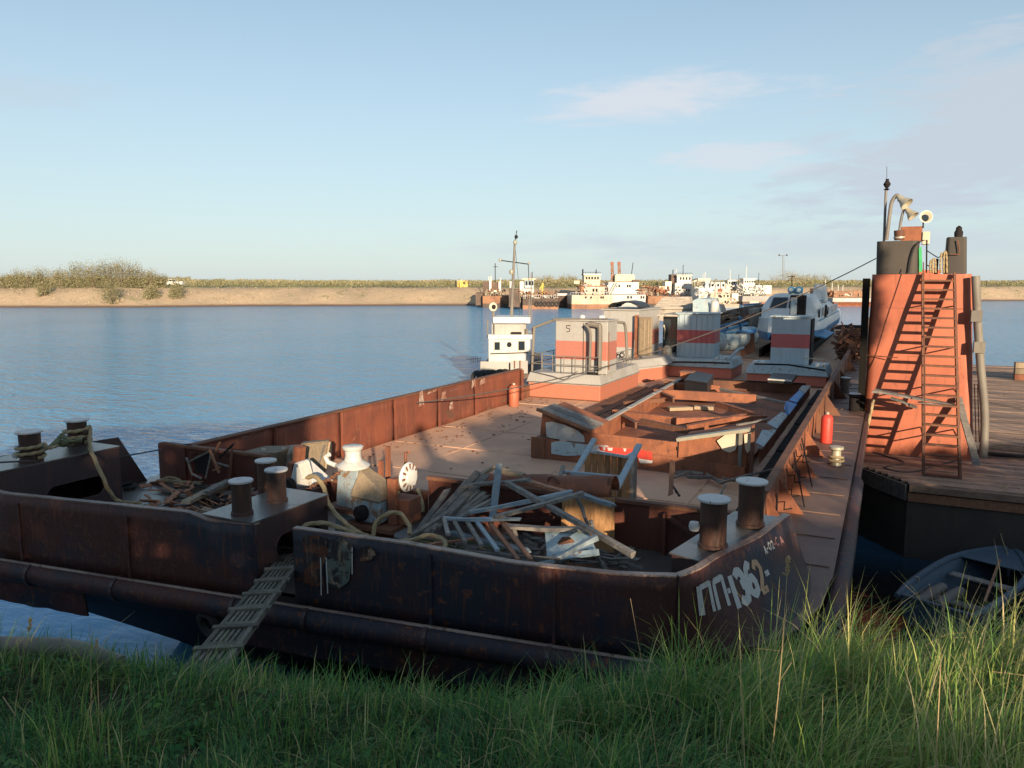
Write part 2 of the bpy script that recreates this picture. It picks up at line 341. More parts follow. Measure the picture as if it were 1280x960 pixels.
def smooth_path(pts, n=6):
    pts = [Vector(p) for p in pts]; P = [pts[0]*2-pts[1]]+pts+[pts[-1]*2-pts[-2]]; out = []
    for i in range(1, len(P)-2):
        for k in range(n):
            t = k/n; a, b, c, d = P[i-1], P[i], P[i+1], P[i+2]
            out.append(.5*((2*b)+(c-a)*t+(2*a-5*b+4*c-d)*t*t+(3*b-a-3*c+d)*t**3))
    return out+[pts[-1]]
def nz3(x, y, z=0, s=1): return noise.noise(Vector((x*s, y*s, z*s)))

# ================================================================== SETTING
# near bank: local axes = forward (away from the camera, along its heading) and right
FH = Vector((-math.sin(YAW), math.cos(YAW), 0)); RH = Vector((math.cos(YAW), math.sin(YAW), 0))
SH = Vector((-math.sin(AZ), math.cos(AZ), 0)); UH = Vector((math.cos(AZ), math.sin(AZ), 0))
def sstep(a, b, t): t = min(1, max(0, (t-a)/(b-a))); return t*t*(3-2*t)
def ground_z(x, y):
    f = x*FH.x+y*FH.y; r = x*RH.x+y*RH.y; s = x*SH.x+y*SH.y; u = x*UH.x+y*UH.y
    tilt = (.022*min(4, max(0, -.6-r))+.16*max(0, min(2.9, r-.55))-.15*math.exp(-((r+.5)/1.2)**2))*sstep(1.5, 5, f)
    z = 3.86 - 1.01*sstep(.2, 4.8, f) + tilt - 5.0*sstep(4.6, 9.6, f+.10*r)
    z += .06*nz3(x, y, 3, .9)+.03*nz3(x, y, 9, 3)
    z += 2.48*sstep(-6.5, -11.5, s)                      # bank raised behind the camera, out of view, to cast shade
    if s < -11.5: z += .14*nz3(x, y, 5, .12)
    return z
def build_ground():
    fs = sorted(set([-400, -200, -100, -60, -40, -30, -24, -20, -17]+[-15+.5*i for i in range(30)]+[i*.25 for i in range(48)]+[13, 15, 20]))
    rs = sorted(set([-400, -200, -100, -60, -40, -30, -24, -20, -17]+[-15+.5*i for i in range(62)]+[17, 20, 26, 34, 50, 80, 140, 250, 400]))
    v = []; f = []
    for a in fs:
        for b in rs:
            p = FH*a+RH*b; v.append((p.x, p.y, ground_z(p.x, p.y)))
    n = len(rs)
    for i in range(len(fs)-1):
        for j in range(n-1): f.append((i*n+j, i*n+j+1, (i+1)*n+j+1, (i+1)*n+j))
    mb = MB(); mb.add(v, f)
    m = worn('soil_with_litter', (.045, .038, .022), (.03, .04, .018), (.11, .095, .06), big=2, small=20, cover=(.55, .65), streak=0, rough=.95, bump=.6)
    return kind(mb.build('ground', m, smooth=True), 'structure')
build_ground()

def water_mat():
    m, n, b = new_mat('river_water')
    b.inputs['Roughness'].default_value = .12; b.inputs['IOR'].default_value = 1.33
    v = _coord(n, (1, 1, 1)); mp = n.nodes.new('ShaderNodeMapping'); mp.inputs['Rotation'].default_value = (0, 0, R(-20)); mp.inputs['Scale'].default_value = (.55, 1.3, 1); n.links.new(v, mp.inputs[0])
    a = _noise(n, mp.outputs[0], 2.1, 3, .55, .6); c = _noise(n, mp.outputs[0], .45, 3, .5, .3); patch = _ramp(n, _noise(n, v, .035, 4, .6, .5), .35, .62)
    ad = n.nodes.new('ShaderNodeMath'); ad.operation = 'MULTIPLY_ADD'; n.links.new(c, ad.inputs[0]); ad.inputs[1].default_value = 1.8; n.links.new(a, ad.inputs[2])
    bp = n.nodes.new('ShaderNodeBump'); bp.inputs['Distance'].default_value = .6
    st = n.nodes.new('ShaderNodeMapRange'); st.inputs[3].default_value = .55; st.inputs[4].default_value = 1.0; n.links.new(patch, st.inputs[0]); 
    # sheltered water close in, between the hulls and under the bow, lies nearly still
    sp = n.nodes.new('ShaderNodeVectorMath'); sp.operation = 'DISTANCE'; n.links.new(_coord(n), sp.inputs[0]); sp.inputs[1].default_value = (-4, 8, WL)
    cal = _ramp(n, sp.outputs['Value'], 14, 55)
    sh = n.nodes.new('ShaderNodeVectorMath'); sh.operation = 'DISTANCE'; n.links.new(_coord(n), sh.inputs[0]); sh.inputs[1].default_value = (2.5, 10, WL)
    n.links.new(_mix(n, _ramp(n, sh.outputs['Value'], 9, 17), (.010, .014, .016), (.075, .27, .49)), b.inputs['Base Color'])   # shade between the hulls painted near-black into the base, blue river outside
    ml = n.nodes.new('ShaderNodeMath'); ml.operation = 'MULTIPLY'; n.links.new(st.outputs[0], ml.inputs[0])
    c2 = n.nodes.new('ShaderNodeMapRange'); c2.inputs[3].default_value = .07; c2.inputs[4].default_value = 1.0; n.links.new(cal, c2.inputs[0]); n.links.new(c2.outputs[0], ml.inputs[1])
    n.links.new(ml.outputs[0], bp.inputs['Strength']); n.links.new(ad.outputs[0], bp.inputs['Height']); n.links.new(bp.outputs[0], b.inputs['Normal'])
    return m
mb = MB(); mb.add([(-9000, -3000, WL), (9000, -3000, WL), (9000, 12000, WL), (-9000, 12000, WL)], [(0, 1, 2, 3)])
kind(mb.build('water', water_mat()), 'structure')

# far shore: one strip of land, followed from the photograph's waterline, out to the horizon
SHORE = [(-2200, 380), (-900, 384), (-300, 385.5), (0, 384.5), (150, 384.5), (300, 383), (450, 382.5), (590, 382), (700, 384), (850, 382), (1000, 380), (1090, 380), (1180, 376.5), (1300, 376), (1500, 374), (2400, 371), (4200, 368)]
def shore_y(x):
    for (a, b), (c, d) in zip(SHORE, SHORE[1:]):
        if a <= x <= c: return b+(d-b)*(x-a)/(c-a)
def bank_top(x): return 4.4 if x < 250 else 4.4-(min(x, 500)-250)/250*.3
farv = []; farf = []; cols = 0
PROF = [(-6, -2.6), (0, -1.32), (2.5, -.85), (5, .1), (8, 1.3), (11, 2.6), (14, 3.5), (17, 4.1), (21, 4.4), (30, 4.5), (60, 4.5), (150, 4.6), (500, 4.8), (1500, 5.0), (5000, 5.1), (11000, 5.2)]
def far_point(x, off):
    p = at(x, shore_y(x), z=WL); d = Vector((p.x, p.y, 0)).normalized(); q = p+d*off
    return q
def far_z(x, off, h):
    if 2 < off < 40: h += .55*nz3(x*.03, off*.12, 0, 1)+.3*nz3(x*.15, off*.3, 5, 1)
    return h
xs = [-2200, -1500, -900, -600]+list(range(-400, 1500, 5))+[1700, 2400, 4200]
for x in xs:
    for off, h in PROF:
        q = far_point(x, off); hh = far_z(x, off, h) if off < 60 else h
        farv.append((q.x, q.y, hh))
n = len(PROF)
for i in range(len(xs)-1):
    for j in range(n-1): farf.append((i*n+j, (i+1)*n+j, (i+1)*n+j+1, i*n+j+1))
mb = MB(); mb.add(farv, farf)
def shore_mat():
    m, n, b = new_mat('sandy_shore'); v = _coord(n); sp = n.nodes.new('ShaderNodeSeparateXYZ'); n.links.new(v, sp.inputs[0])
    c = _mix(n, _ramp(n, _noise(n, v, .10, 8, .7), .4, .62), (.43, .325, .22), (.36, .28, .19))
    c = _mix(n, _ramp(n, _noise(n, v, .45, 8, .75), .60, .68), c, (.55, .47, .35))
    c = _mix(n, _ramp(n, _noise(n, v, .16, 8, .75), .58, .66), c, (.20, .20, .09))
    w = n.nodes.new('ShaderNodeMath'); w.operation = 'MULTIPLY_ADD'; n.links.new(_noise(n, v, .06, 4), w.inputs[0]); w.inputs[1].default_value = 1.5; n.links.new(sp.outputs[2], w.inputs[2])
    c = _mix(n, _ramp(n, w.outputs[0], 4.6, 5.3), c, (.24, .24, .11))
    wet = n.nodes.new('ShaderNodeMapRange'); wet.inputs[1].default_value = -1.0; wet.inputs[2].default_value = -.45; n.links.new(sp.outputs[2], wet.inputs[0])
    c = _mix(n, wet.outputs[0], (.14, .08, .05), c)
    n.links.new(c, b.inputs['Base Color']); b.inputs['Roughness'].default_value = .95
    bp = n.nodes.new('ShaderNodeBump'); bp.inputs['Distance'].default_value = .8; bp.inputs['Strength'].default_value = .6; n.links.new(_noise(n, v, .7, 8, .7), bp.inputs['Height']); n.links.new(bp.outputs[0], b.inputs['Normal'])
    return m
kind(mb.build('far_shore', shore_mat(), smooth=True), 'structure')

# ---- leaf clouds
def leaf_mesh(name, centres, sizes, tones, m, up=.35, parent=None, aspect=.45):
    """many small leaf-shaped quads; numpy arrays"""
    N = len(centres); c = np.asarray(centres, float)
    d = np.random.normal(size=(N, 3)); d[:, 2] = np.abs(d[:, 2])+up; d /= np.linalg.norm(d, axis=1)[:, None]
    e = np.cross(d, np.random.normal(size=(N, 3))); e /= np.linalg.norm(e, axis=1)[:, None]
    s = np.asarray(sizes)[:, None]
    v = np.stack([c-d*s*.5, c+e*s*aspect*.5, c+d*s*.5, c-e*s*aspect*.5], 1).reshape(-1, 3)
    off = rootloc(parent) if parent else Vector((0, 0, 0)); v -= np.array(off)
    me = bpy.data.meshes.new(name); me.vertices.add(4*N); me.vertices.foreach_set('co', v.ravel())
    me.loops.add(4*N); me.loops.foreach_set('vertex_index', np.arange(4*N)); me.polygons.add(N)
    me.polygons.foreach_set('loop_start', np.arange(0, 4*N, 4)); me.polygons.foreach_set('loop_total', np.full(N, 4))
    a = me.attributes.new('tone', 'FLOAT', 'POINT'); a.data.foreach_set('value', np.repeat(np.clip(tones, 0, 1), 4))
    me.materials.append(M[m]); me.update(calc_edges=True)
    o = bpy.data.objects.new(name, me); C.objects.link(o); o.parent = parent
    return o
def shrub(name, label, cat, base, w, h, n, leaf, group, m='farleaf', tone=.45, lean=0, twig=0, bottom=.12, top_taper=.6, depth=None):
    t = thing(name, label, cat, tuple(base), group)
    depth = depth or w
    k = max(3, int(n/60)); cl = []
    for i in range(k):
        a = random.random()*2*math.pi; rr = random.random()**.5; zz = bottom+(1-bottom)*random.random()
        wd = (1-top_taper*zz)*.5
        cl.append((rr*math.cos(a)*w*wd, rr*math.sin(a)*depth*wd, zz*h*.92, random.uniform(-.16, .16)))
    P = []; T = []; S = []
    for i in range(n):
        c = random.choice(cl); r_ = .16*min(w, h)+.05
        p = Vector((random.gauss(c[0], r_), random.gauss(c[1], r_), max(.05*h, random.gauss(c[2], r_*1.2))))
        P.append(tuple(Vector(base)+p)); T.append(tone+c[3]+random.gauss(0, .1)); S.append(leaf*random.uniform(.6, 1.4))
    st = MB()
    for i in range(6):
        c = random.choice(cl); b0 = Vector(base)+Vector((random.uniform(-.1, .1)*w, 0, -.1))
        st.tube([b0, b0.lerp(Vector(base)+Vector(c[:3]), .5)+Vector((.05*w, 0, 0)), Vector(base)+Vector(c[:3])], [.02*h, .014*h, .005*h], 5)
    for i in range(twig):
        x = random.uniform(-.45, .45)*w; hh = h*random.uniform(.8, 1.08)
        b0 = Vector(base)+Vector((x, random.uniform(-.3, .3)*depth, 0)); e = b0+Vector((x*.25, 0, hh))
        st.tube([b0, b0.lerp(e, .6)+Vector((random.uniform(-.2, .2), 0, 0)), e], [.05, .035, .012], 4)
        for q in range(4):
            z = random.uniform(.4, .9); p0 = b0.lerp(e, z); st.tube([p0, p0+Vector((random.uniform(-.5, .5), 0, random.uniform(.4, 1)))], [.025, .008], 3)
    st.build('stem', 'bark', t); leaf_mesh('crown', P, S, T, m, parent=t)
    return t

# far scrub as one mass, individual bushes where the photograph tells them apart
P = []; S = []; T = []
for i in range(80000):
    x = random.uniform(-260, 1420); off = 17+random.random()**2.2*420
    if x < 240 or random.random() < .9:
        h = (2.0 if x > 240 else 3.0)*(1+.5*nz3(x*.02, off*.02)) + off*.0035
        q = far_point(x, off); g = random.random()**.7
        if nz3(x*.05, off*.05, 2) < -.18 and off < 60: continue
        P.append((q.x, q.y, 4.3+g*h)); S.append(random.uniform(.35, .8)*(1+off/250)); T.append(.56+.35*nz3(x*.04, off*.03, 7)+.22*(g-.5)+random.gauss(0, .08))
kind(leaf_mesh('far_scrub', P, S, T, 'farleaf'), 'stuff')
P = []; S = []; T = []                       # weeds and stones-in-grass on the face of the bank
for i in range(5000):
    x = random.uniform(-260, 1420); off = random.uniform(5, 19)
    if nz3(x*.06, off*.2, 11) < .12: continue
    q = far_point(x, off); z = np.interp(off, [a for a, _ in PROF], [b for _, b in PROF])
    P.append((q.x, q.y, z+random.uniform(0, .5))); S.append(random.uniform(.3, .7)); T.append(random.gauss(.55, .12))
kind(leaf_mesh('bank_weeds', P, S, T, 'farleaf'), 'stuff')
rr = random.Random(6); mb = MB()                       # pale stones and driftwood on the slope
for i in range(300):
    x = rr.choice([rr.uniform(-60, 330), rr.uniform(-60, 330), rr.uniform(330, 600), rr.uniform(1225, 1330)]); off = rr.uniform(4, 19); q = far_point(x, off); z = np.interp(off, [a for a, _ in PROF], [b for _, b in PROF]); k = rr.uniform(.08, .28)*(1 if x < 330 else .7)
    mb.lathe((q.x, q.y, z-.05), [(k*.7, -.1), (k, k*.3), (k*.6, k*.7)], 5)
kind(mb.build('bank_stones', flat('pale_stone', (.42, .37, .30), .9), None), 'stuff')
BUSH = [  # px, base off, width m, height m, tone, twigs, label
 (8, 19, 9, 3.4, .5, 3, 'low willow bush at the far left end of the far bank thicket'),
 (32, 19, 7, 4.2, .45, 4, 'rounded willow bush second from the left in the far thicket'),
 (56, 20, 8, 4.6, .38, 5, 'dull green willow bush in the left part of the far thicket'),
 (78, 20, 7, 4.4, .5, 5, 'pale willow bush just left of the tallest far thicket trees'),
 (100, 20, 6.5, 5.8, .35, 9, 'tall willow with dark foot left of the tallest bare tops'),
 (118, 20, 6, 6.4, .42, 12, 'tall bare-topped willow at the left of the far thicket summit'),
 (136, 20, 6, 6.7, .3, 14, 'tallest willow with dark foliage near the middle of the far thicket'),
 (153, 20, 6, 6.8, .45, 16, 'tall willow with grey bare twigs at the thicket summit'),
 (170, 20, 6, 6.0, .34, 12, 'willow with dark base on the right shoulder of the thicket'),
 (188, 20, 6, 4.6, .5, 8, 'thin willow thinning out towards the white van'),
 (203, 22, 4, 3.0, .4, 4, 'small dark bush directly behind the white van'),
]
for x, off, w, h, tn, tw, lab in BUSH:
    q = far_point(x, off); shrub('willow_bush', lab, 'bush', (q.x, q.y, 4.2), w*1.15, h*1.08, 3200, .32, 'willows on the far bank', tone=tn+.15, twig=tw+4, depth=5, top_taper=.35)
for x, off, w, h, tn, lab in [(55, 10, 5, 3.4, .6, 'pale bush growing halfway down the far bank below the thicket'), (140, 5, 5.5, 5.6, .5, 'large green bush at the waterline below the thicket summit'),
     (190, 8, 5, 3.6, .62, 'sandy green bush on the bank face left of the white van'), (222, 8, 4, 3.8, .58, 'dry brownish bush on the bank face under the white van')]:
    q = far_point(x, off); z = np.interp(off, [a for a, _ in PROF], [b for _, b in PROF])
    shrub('willow_bush', lab, 'bush', (q.x, q.y, z-.2), w, h, 1500, .4, 'bushes on the face of the far bank', tone=tn, twig=3)
for x, off, w, h, tn, lab in [(690, 40, 12, 5.5, .55, 'pale green tree behind the twin-mast tugs'), (665, 60, 6, 5, .6, 'thin tree between the dark ships and the white cutter'), (712, 55, 9, 5.8, .5, 'tree just left of the rust-streaked white ship'),
     (985, 120, 22, 10, .58, 'broad pale green tree crown behind the hydrofoil cabin'), (1000, 90, 14, 7, .62, 'lower pale green tree right of the tall lamp mast'), (1020, 130, 16, 8, .5, 'green tree behind the white hydrofoil funnel')]:
    q = far_point(x, off); shrub('tree', lab, 'tree', (q.x, q.y, 4.2), w*1.2, h*.6, 2600, .4, 'trees behind the moored ships', tone=tn+.22, twig=5, top_taper=.45)

# ---- shade: unseen leaves added behind the camera as a hedge; its edge draws the shadow line over deck and bow
def shade_hedge(u0, u1, z0, z1, label, density=120, s=-12, th=1.0, leaf=.16):
    c = SH*s+UH*((u0+u1)/2); gz = 6.25
    t = thing('shade_hedge_bush', label, 'bush', (c.x, c.y, gz), 'foliage added out of view to cast shade')
    n = int((u1-u0)*(z1-z0)*density); P = []
    for i in range(n):
        u = random.uniform(u0, u1); z = random.uniform(z0, z1); z -= max(0, .18*nz3(u, 0, 3, 1.3)*(z > z1-.3))
        p = SH*(s+random.uniform(-th/2, th/2))+UH*u; P.append((p.x, p.y, z))
    leaf_mesh('crown', P, np.random.uniform(.8, 1.5, n)*leaf*1.6, np.random.normal(.45, .15, n), 'leaf', parent=t, aspect=.7)
    st = MB()
    for i in range(max(2, int((u1-u0)*1.2))):
        u = random.uniform(u0, u1); p = SH*s+UH*u; st.tube([(p.x, p.y, gz-.2), (p.x+.1, p.y, (gz+z1)/2), (p.x, p.y, z1-.1)], [.05, .04, .015], 5)
    st.build('stem', 'bark', t)
shade_hedge(-14, -.95, 6.2, 9.6, 'tall willow hedge added unseen left of and behind the camera to cast shade', 260)
shade_hedge(-.95, 1.6, 6.2, 7.5, 'low willow bush added unseen behind the camera to cast shade', 230)
shade_hedge(-.95, 1.7, 6.2, 7.0, 'dense foot of the low unseen willow bush, added to cast shade', 420)
shade_hedge(1.6, 9.2, 6.2, 6.60, 'knee-high willow scrub added unseen behind the camera to shade the bow', 480)
shade_hedge(1.6, 9.2, 7.16, 7.5, 'row of flat-topped willow bushes added unseen behind the camera to shade the deck', 320)  # added leaf band; the gap beneath lets sun onto the grass
shade_hedge(9.2, 22, 6.2, 7.42, 'low willow row added unseen behind and right of the camera to cast shade', 180)
shade_hedge(3.2, 4.6, 7.4, 8.75, 'taller willow top added to the unseen row to shape the deck shadow', 230)
shade_hedge(4.2, 5.5, 7.4, 9.0, 'second taller willow top added unseen to shape the deck shadow', 230)
shade_hedge(1.75, 1.98, 7.4, 8.7, 'single upright leafy pole added unseen to cast the shadow streak on the deck', 900, th=.3, leaf=.09)
shade_hedge(2.0, 3.2, 7.4, 7.75, 'short willow tuft added unseen to shape the deck shadow', 260)
shade_hedge(17.75, 24, 10.0, 14.2, 'tall poplar crown added unseen behind and right of the camera to shade the boats', 60, leaf=.26, th=2)  # unseen crowns from here on, added to shade the boats and hydrofoil
shade_hedge(13.3, 14.8, 10.6, 13.1, 'small separate poplar crown added unseen to shade the third striped boat', 90, leaf=.24, th=1.5)
shade_hedge(19.3, 24.2, 14.0, 16.9, 'upper crown of the unseen tall poplar, added to shade the hydrofoil', 70, leaf=.28, th=2)
shade_hedge(24, 38, 12.2, 18.5, 'row of tall poplar crowns added unseen behind and right of the camera to shade the hydrofoil', 60, leaf=.3, th=2)

# ---- grass
def grass(N, fr, hh, ww, tonebase, name, seedtone=.1, lean=.5):
    rng = np.random.RandomState(11+N % 97)
    f = fr[0]+(fr[1]-fr[0])*rng.rand(N)**1.0
    half = f*.70+1.0
    r = (rng.rand(N)*2-1)*half
    px = FH.x*f+RH.x*r; py = FH.y*f+RH.y*r
    gz = np.array([ground_z(a, b) for a, b in zip(px, py)])
    clump = np.array([noise.noise(Vector((a*1.7, b*1.7, 1))) for a, b in zip(px, py)])
    gap = np.array([noise.noise(Vector((a*2.6, b*2.6, 21))) for a, b in zip(px, py)])
    hgt = hh*(.5+.8*rng.rand(N))*(1+.7*clump)*np.clip(1.1+1.3*gap, .28, 1.25)*(1+.16*np.clip(r, -1, 4))
    w = ww*(.6+.8*rng.rand(N))
    field = np.array([noise.noise(Vector((a*1.1, b*1.1, 40))) for a, b in zip(px, py)])
    az = rng.rand(N)*2*math.pi; mixed = rng.rand(N) < .55; az = np.where(mixed, field*7+rng.randn(N)*.5, az); ln = lean*(.3+1.1*rng.rand(N)**1.3)
    # a share leans along a common wind direction
    dx = np.cos(az)+.45*RH.x; dy = np.sin(az)+.45*RH.y; nn = np.hypot(dx, dy)+1e-6; dx /= nn; dy /= nn
    sx, sy = -dy, dx
    K = 4; V = np.zeros((N, (K+1)*2, 3))
    for k in range(K+1):
        t = k/K; out = ln*hgt*t**2.1; up = hgt*(t-.42*ln*t**2.6); wk = w*(1-t**1.7)*.5+.0002
        cx = px+dx*out; cy = py+dy*out; cz = gz-.02+up
        V[:, 2*k] = np.stack([cx-sx*wk, cy-sy*wk, cz], 1); V[:, 2*k+1] = np.stack([cx+sx*wk, cy+sy*wk, cz], 1)
    base = np.arange(N)[:, None]*(K+1)*2
    q = np.concatenate([np.stack([base[:, 0]+2*k, base[:, 0]+2*k+1, base[:, 0]+2*k+3, base[:, 0]+2*k+2], 1)[:, None, :] for k in range(K)], 1).reshape(-1)
    me = bpy.data.meshes.new(name); me.vertices.add(N*(K+1)*2); me.vertices.foreach_set('co', V.ravel())
    me.loops.add(len(q)); me.loops.foreach_set('vertex_index', q); me.polygons.add(N*K)
    me.polygons.foreach_set('loop_start', np.arange(0, 4*N*K, 4)); me.polygons.foreach_set('loop_total', np.full(N*K, 4))
    tone = tonebase+.15*rng.randn(N)+.2*clump+.14*field+.135*np.clip(r-.3, 0, 3)  # last term paints sunlight in: blades yellower and brighter towards the right
    dry = rng.rand(N) < seedtone; tone[dry] = .85+.15*rng.rand(dry.sum())
    a = me.attributes.new('tone', 'FLOAT', 'POINT'); a.data.foreach_set('value', np.repeat(np.clip(tone, 0, 1), (K+1)*2))
    me.materials.append(M['grass']); me.polygons.foreach_set('use_smooth', [True]*(N*K)); me.update(calc_edges=True)
    o = bpy.data.objects.new(name, me); C.objects.link(o); return kind(o, 'stuff')
grass(46000, (1.6, 6.4), .23, .0075, .37, 'grass', .07, .8)
def weeds():
    rng = random.Random(4); P = []; S = []; T = []
    for i in range(190):
        f = rng.uniform(1.9, 5.0); rr = rng.uniform(-1, 1)*(f*.68+.6); c = FH*f+RH*rr; z = ground_z(c.x, c.y); h = rng.uniform(.05, .16)
        for k in range(rng.randint(7, 16)): P.append((c.x+rng.gauss(0, .05), c.y+rng.gauss(0, .05), z+h*rng.random()+.03)); S.append(rng.uniform(.03, .065)); T.append(rng.gauss(.35, .12))
    kind(leaf_mesh('broadleaf_weeds', P, S, T, 'grass', up=.1, aspect=.6), 'stuff')
    mb = MB()
    for i in range(170):
        f = rng.uniform(1.9, 4.6); rr = rng.uniform(-.1, 1)*(f*.68+.3); c = FH*f+RH*rr; z = ground_z(c.x, c.y)+rng.uniform(.08, .24); a = rng.uniform(0, 6.28); L_ = rng.uniform(.06, .2)
        v = Vector((math.cos(a), math.sin(a), rng.uniform(-.15, .5)))*L_; p = Vector((c.x, c.y, z)); mb.tube([p-v, p+Vector((rng.gauss(0, .01), rng.gauss(0, .01), .035)), p+v], .0014, 3, cap=False)
    M['straw'] = flat('dry_straw', (.42, .31, .16), .8); kind(mb.build('fallen_straw', 'straw'), 'stuff')
weeds()
grass(22000, (1.6, 6.2), .15, .004, .5, 'dry_grass_litter', .5, 1.3)
grass(5000, (3.2, 5.6), .33, .009, .45, 'tall_grass', .15, .45)

# ================================================================== THE RUSTY BARGE
DK, CD, TP = 1.94, 1.50, 2.75          # bow/side deck, cargo deck, bulwark top
barge = thing('barge', 'long rust brown cargo barge moored bow to the grassy bank, filling the foreground', 'barge', (-6.4, 9, 0))
def bowY(x): return 7.44+.125*x
mb = MB()
# shell: outline at deck level, running down and aft to the waterline (raked bow)
out_hi = [(-.42, 75), (-.42, 10.6), (-.44, 9.2), (-.62, 8.3), (-1.05, 7.62), (-1.75, bowY(-1.75)), (-6.12, bowY(-6.12)), (-6.66, bowY(-6.66)), (-11.2, bowY(-11.2)), (-12.2, 6.5), (-12.5, 7.6), (-12.5, 75)]
def shell(z, rake, tuck):
    o = []
    for x, y in out_hi: o.append((x+(tuck if x > -6.4 else -tuck)*(-1), max(y, y+rake) if y < 11 else y))
    return o
lv = [(DK-.03, 0, 0), (1.5, .04, 0), (1.22, .35, .02), (.75, 1.0, .05), (.1, 1.9, .08), (-.7, 3.0, .12), (-1.5, 4.0, .16)]
vs = []; fs = []; n = len(out_hi)
for z, rk, tk in lv: vs += [(x, y, z) for x, y in shell(z, rk, tk)]
for i in range(len(lv)-1):
    for j in range(n): fs.append((i*n+j, (i+1)*n+j, (i+1)*n+(j+1) % n, i*n+(j+1) % n))
mb.add(vs, fs); mb.build('hull', 'hulldark', barge)
# apron plates below the rail, left and right of the anchor recess
for xa, xb, nm in ((-11.6, -9.35, 'bow_apron_plate'), (-6.9, -1.9, 'bow_apron_plate')):
    mb = MB(); mb.grid(lambda u, v: (xa+(xb-xa)*u, bowY(xa+(xb-xa)*u)-.03+.05*v+.012*nz3(u*9, v*3), 1.62-(.42+.03*nz3(u*8, 2))*v), 24, 5); mb.build(nm, 'hull', barge, solid=.02)
# decks
mb = MB(); mb.grid(lambda u, v: (-12.45+11.97*u, 6.2+3.85*v+max(0, bowY(-12.45+11.97*u)-6.2+.03)*(1-v), DK+.012*nz3(u*12, v*4)), 48, 16)
for i, p in enumerate(mb.v):       # keep inside the rounded bow corner
    if p.x > -1.75:
        lim = 7.3+(p.x+1.75)**2*1.1
        if p.y < lim: p.y = lim
mb.build('bow_deck', 'deckbow', barge)
mb = MB(); mb.grid(lambda u, v: (-11.5+10.0*u, 9.95+65*v, CD+.018*nz3(u*7, v*30)), 40, 130); mb.build('cargo_deck', 'deck', barge)
mb = MB(); mb.grid(lambda u, v: (-1.46+1.03*u, 10.0+65*v, DK-.003+.008*nz3(u*3, v*60)), 6, 140); mb.build('side_deck', 'sidedeck', barge)
mb = MB(); mb.add([(x, y, DK+.018) for x, y in [(-1.62, 7.36), (-1.25, 7.50), (-.98, 7.72), (-.66, 8.3), (-.48, 9.1), (-.44, 10.02), (-1.0, 10.02), (-1.0, 9.4), (-1.2, 8.5), (-1.45, 7.8)]], [(0, 1, 9), (1, 2, 8, 9), (2, 3, 8), (3, 4, 7, 8), (4, 5, 6, 7)]); mb.build('side_deck', 'sidedeck', barge)
mb = MB(); mb.grid(lambda u, v: (-12.48+.95*u, 10.0+65*v, DK-.003), 3, 30); mb.build('side_deck', 'sidedeck', barge)
mb = MB(); mb.box(-1.50, -1.46, 10, 75, CD-.05, DK-.01).box(-11.53, -11.5, 10, 75, CD-.05, DK-.01); kind(mb.build('hold_lip', 'rustbrown', barge), 'stuff')
mb = MB()
for k in range(26): y = 11.6+2.4*k; mb.box(-11.4, -1.6, y, y+.035, CD-.01, CD+.009)
for x in (-9.4, -7.3, -5.2, -3.2): mb.box(x, x+.03, 10.2, 74, CD-.01, CD+.008)
kind(mb.build('deck_weld_seam', 'deck', barge), 'stuff')
mb = MB()
for k in range(34): y = 10.4+1.25*k; mb.box(-1.3, -.5, y, y+.02, DK, DK+.014)
kind(mb.build('side_deck_seam', 'sidedeck', barge), 'stuff')
rr = random.Random(8); mb = MB()
for k in range(170):
    x = -11.4+abs(rr.gauss(0, 1.2)) if k < 130 else rr.uniform(-11.3, -6.5); y = rr.uniform(10.8, 25); h = rr.uniform(.008, .025); w = rr.uniform(.012, .045); a = rr.random()*3
    mb.bar((x, y, CD+h), (x+w*2*math.cos(a), y+w*2*math.sin(a), CD+h), w, h)
o = mb.build('deck_debris', 'rustbrown'); o['kind'] = 'stuff'; tag(o, 'rust flakes and wood chips strewn on the cargo deck by the port wall', 'debris')
# rub rails: heavy half-pipe round the bow, laid in lengths
railpts = [(x, bowY(x)-.05, 1.70) for x in (-12.0, -11.2, -10.2, -9.2, -8.0, -6.7, -6.1, -5, -4, -3, -2.0)]+[(-1.3, 7.36, 1.68), (-.75, 7.95, 1.68), (-.45, 8.8, 1.68), (-.38, 10.2, 1.70), (-.38, 16, 1.74)]
sp = smooth_path(railpts, 5)
mb = MB(); mb.tube([Vector(p)+Vector((.03*nz3(i*.37, 1), .03*nz3(i*.41, 2), .022*nz3(i*.45, 3))) for i, p in enumerate(sp)], .145, 14); rr_ = mb.build('rub_rail', 'hull', barge, smooth=True)
for k in range(3, len(sp)-3, 7):
    a_, b_ = Vector(sp[k]), Vector(sp[k+1]); d_ = (b_-a_).normalized(); mb = MB(); mb.tube([a_, a_+d_*.05], .160, 14); mb.build('rail_joint', 'plinth', rr_)
mb = MB(); mb.tube([(x, bowY(x)-.075, 1.845) for x in (-12, -10, -8, -6.2, -4.5, -3, -1.9)], .022, 6); mb.build('rail_weld', 'edge', rr_)
mb = MB(); mb.tube([(-.40, 16, 1.78), (-.40, 75, 1.78)], .11, 8); mb.build('rub_rail', 'plinth', barge, smooth=True)
mb = MB(); mb.grid(lambda u, v: ((-.42-.02*v), 10+65*u, 1.94-.5*v), 20, 2); mb.build('side_plate', 'hulldark', barge)
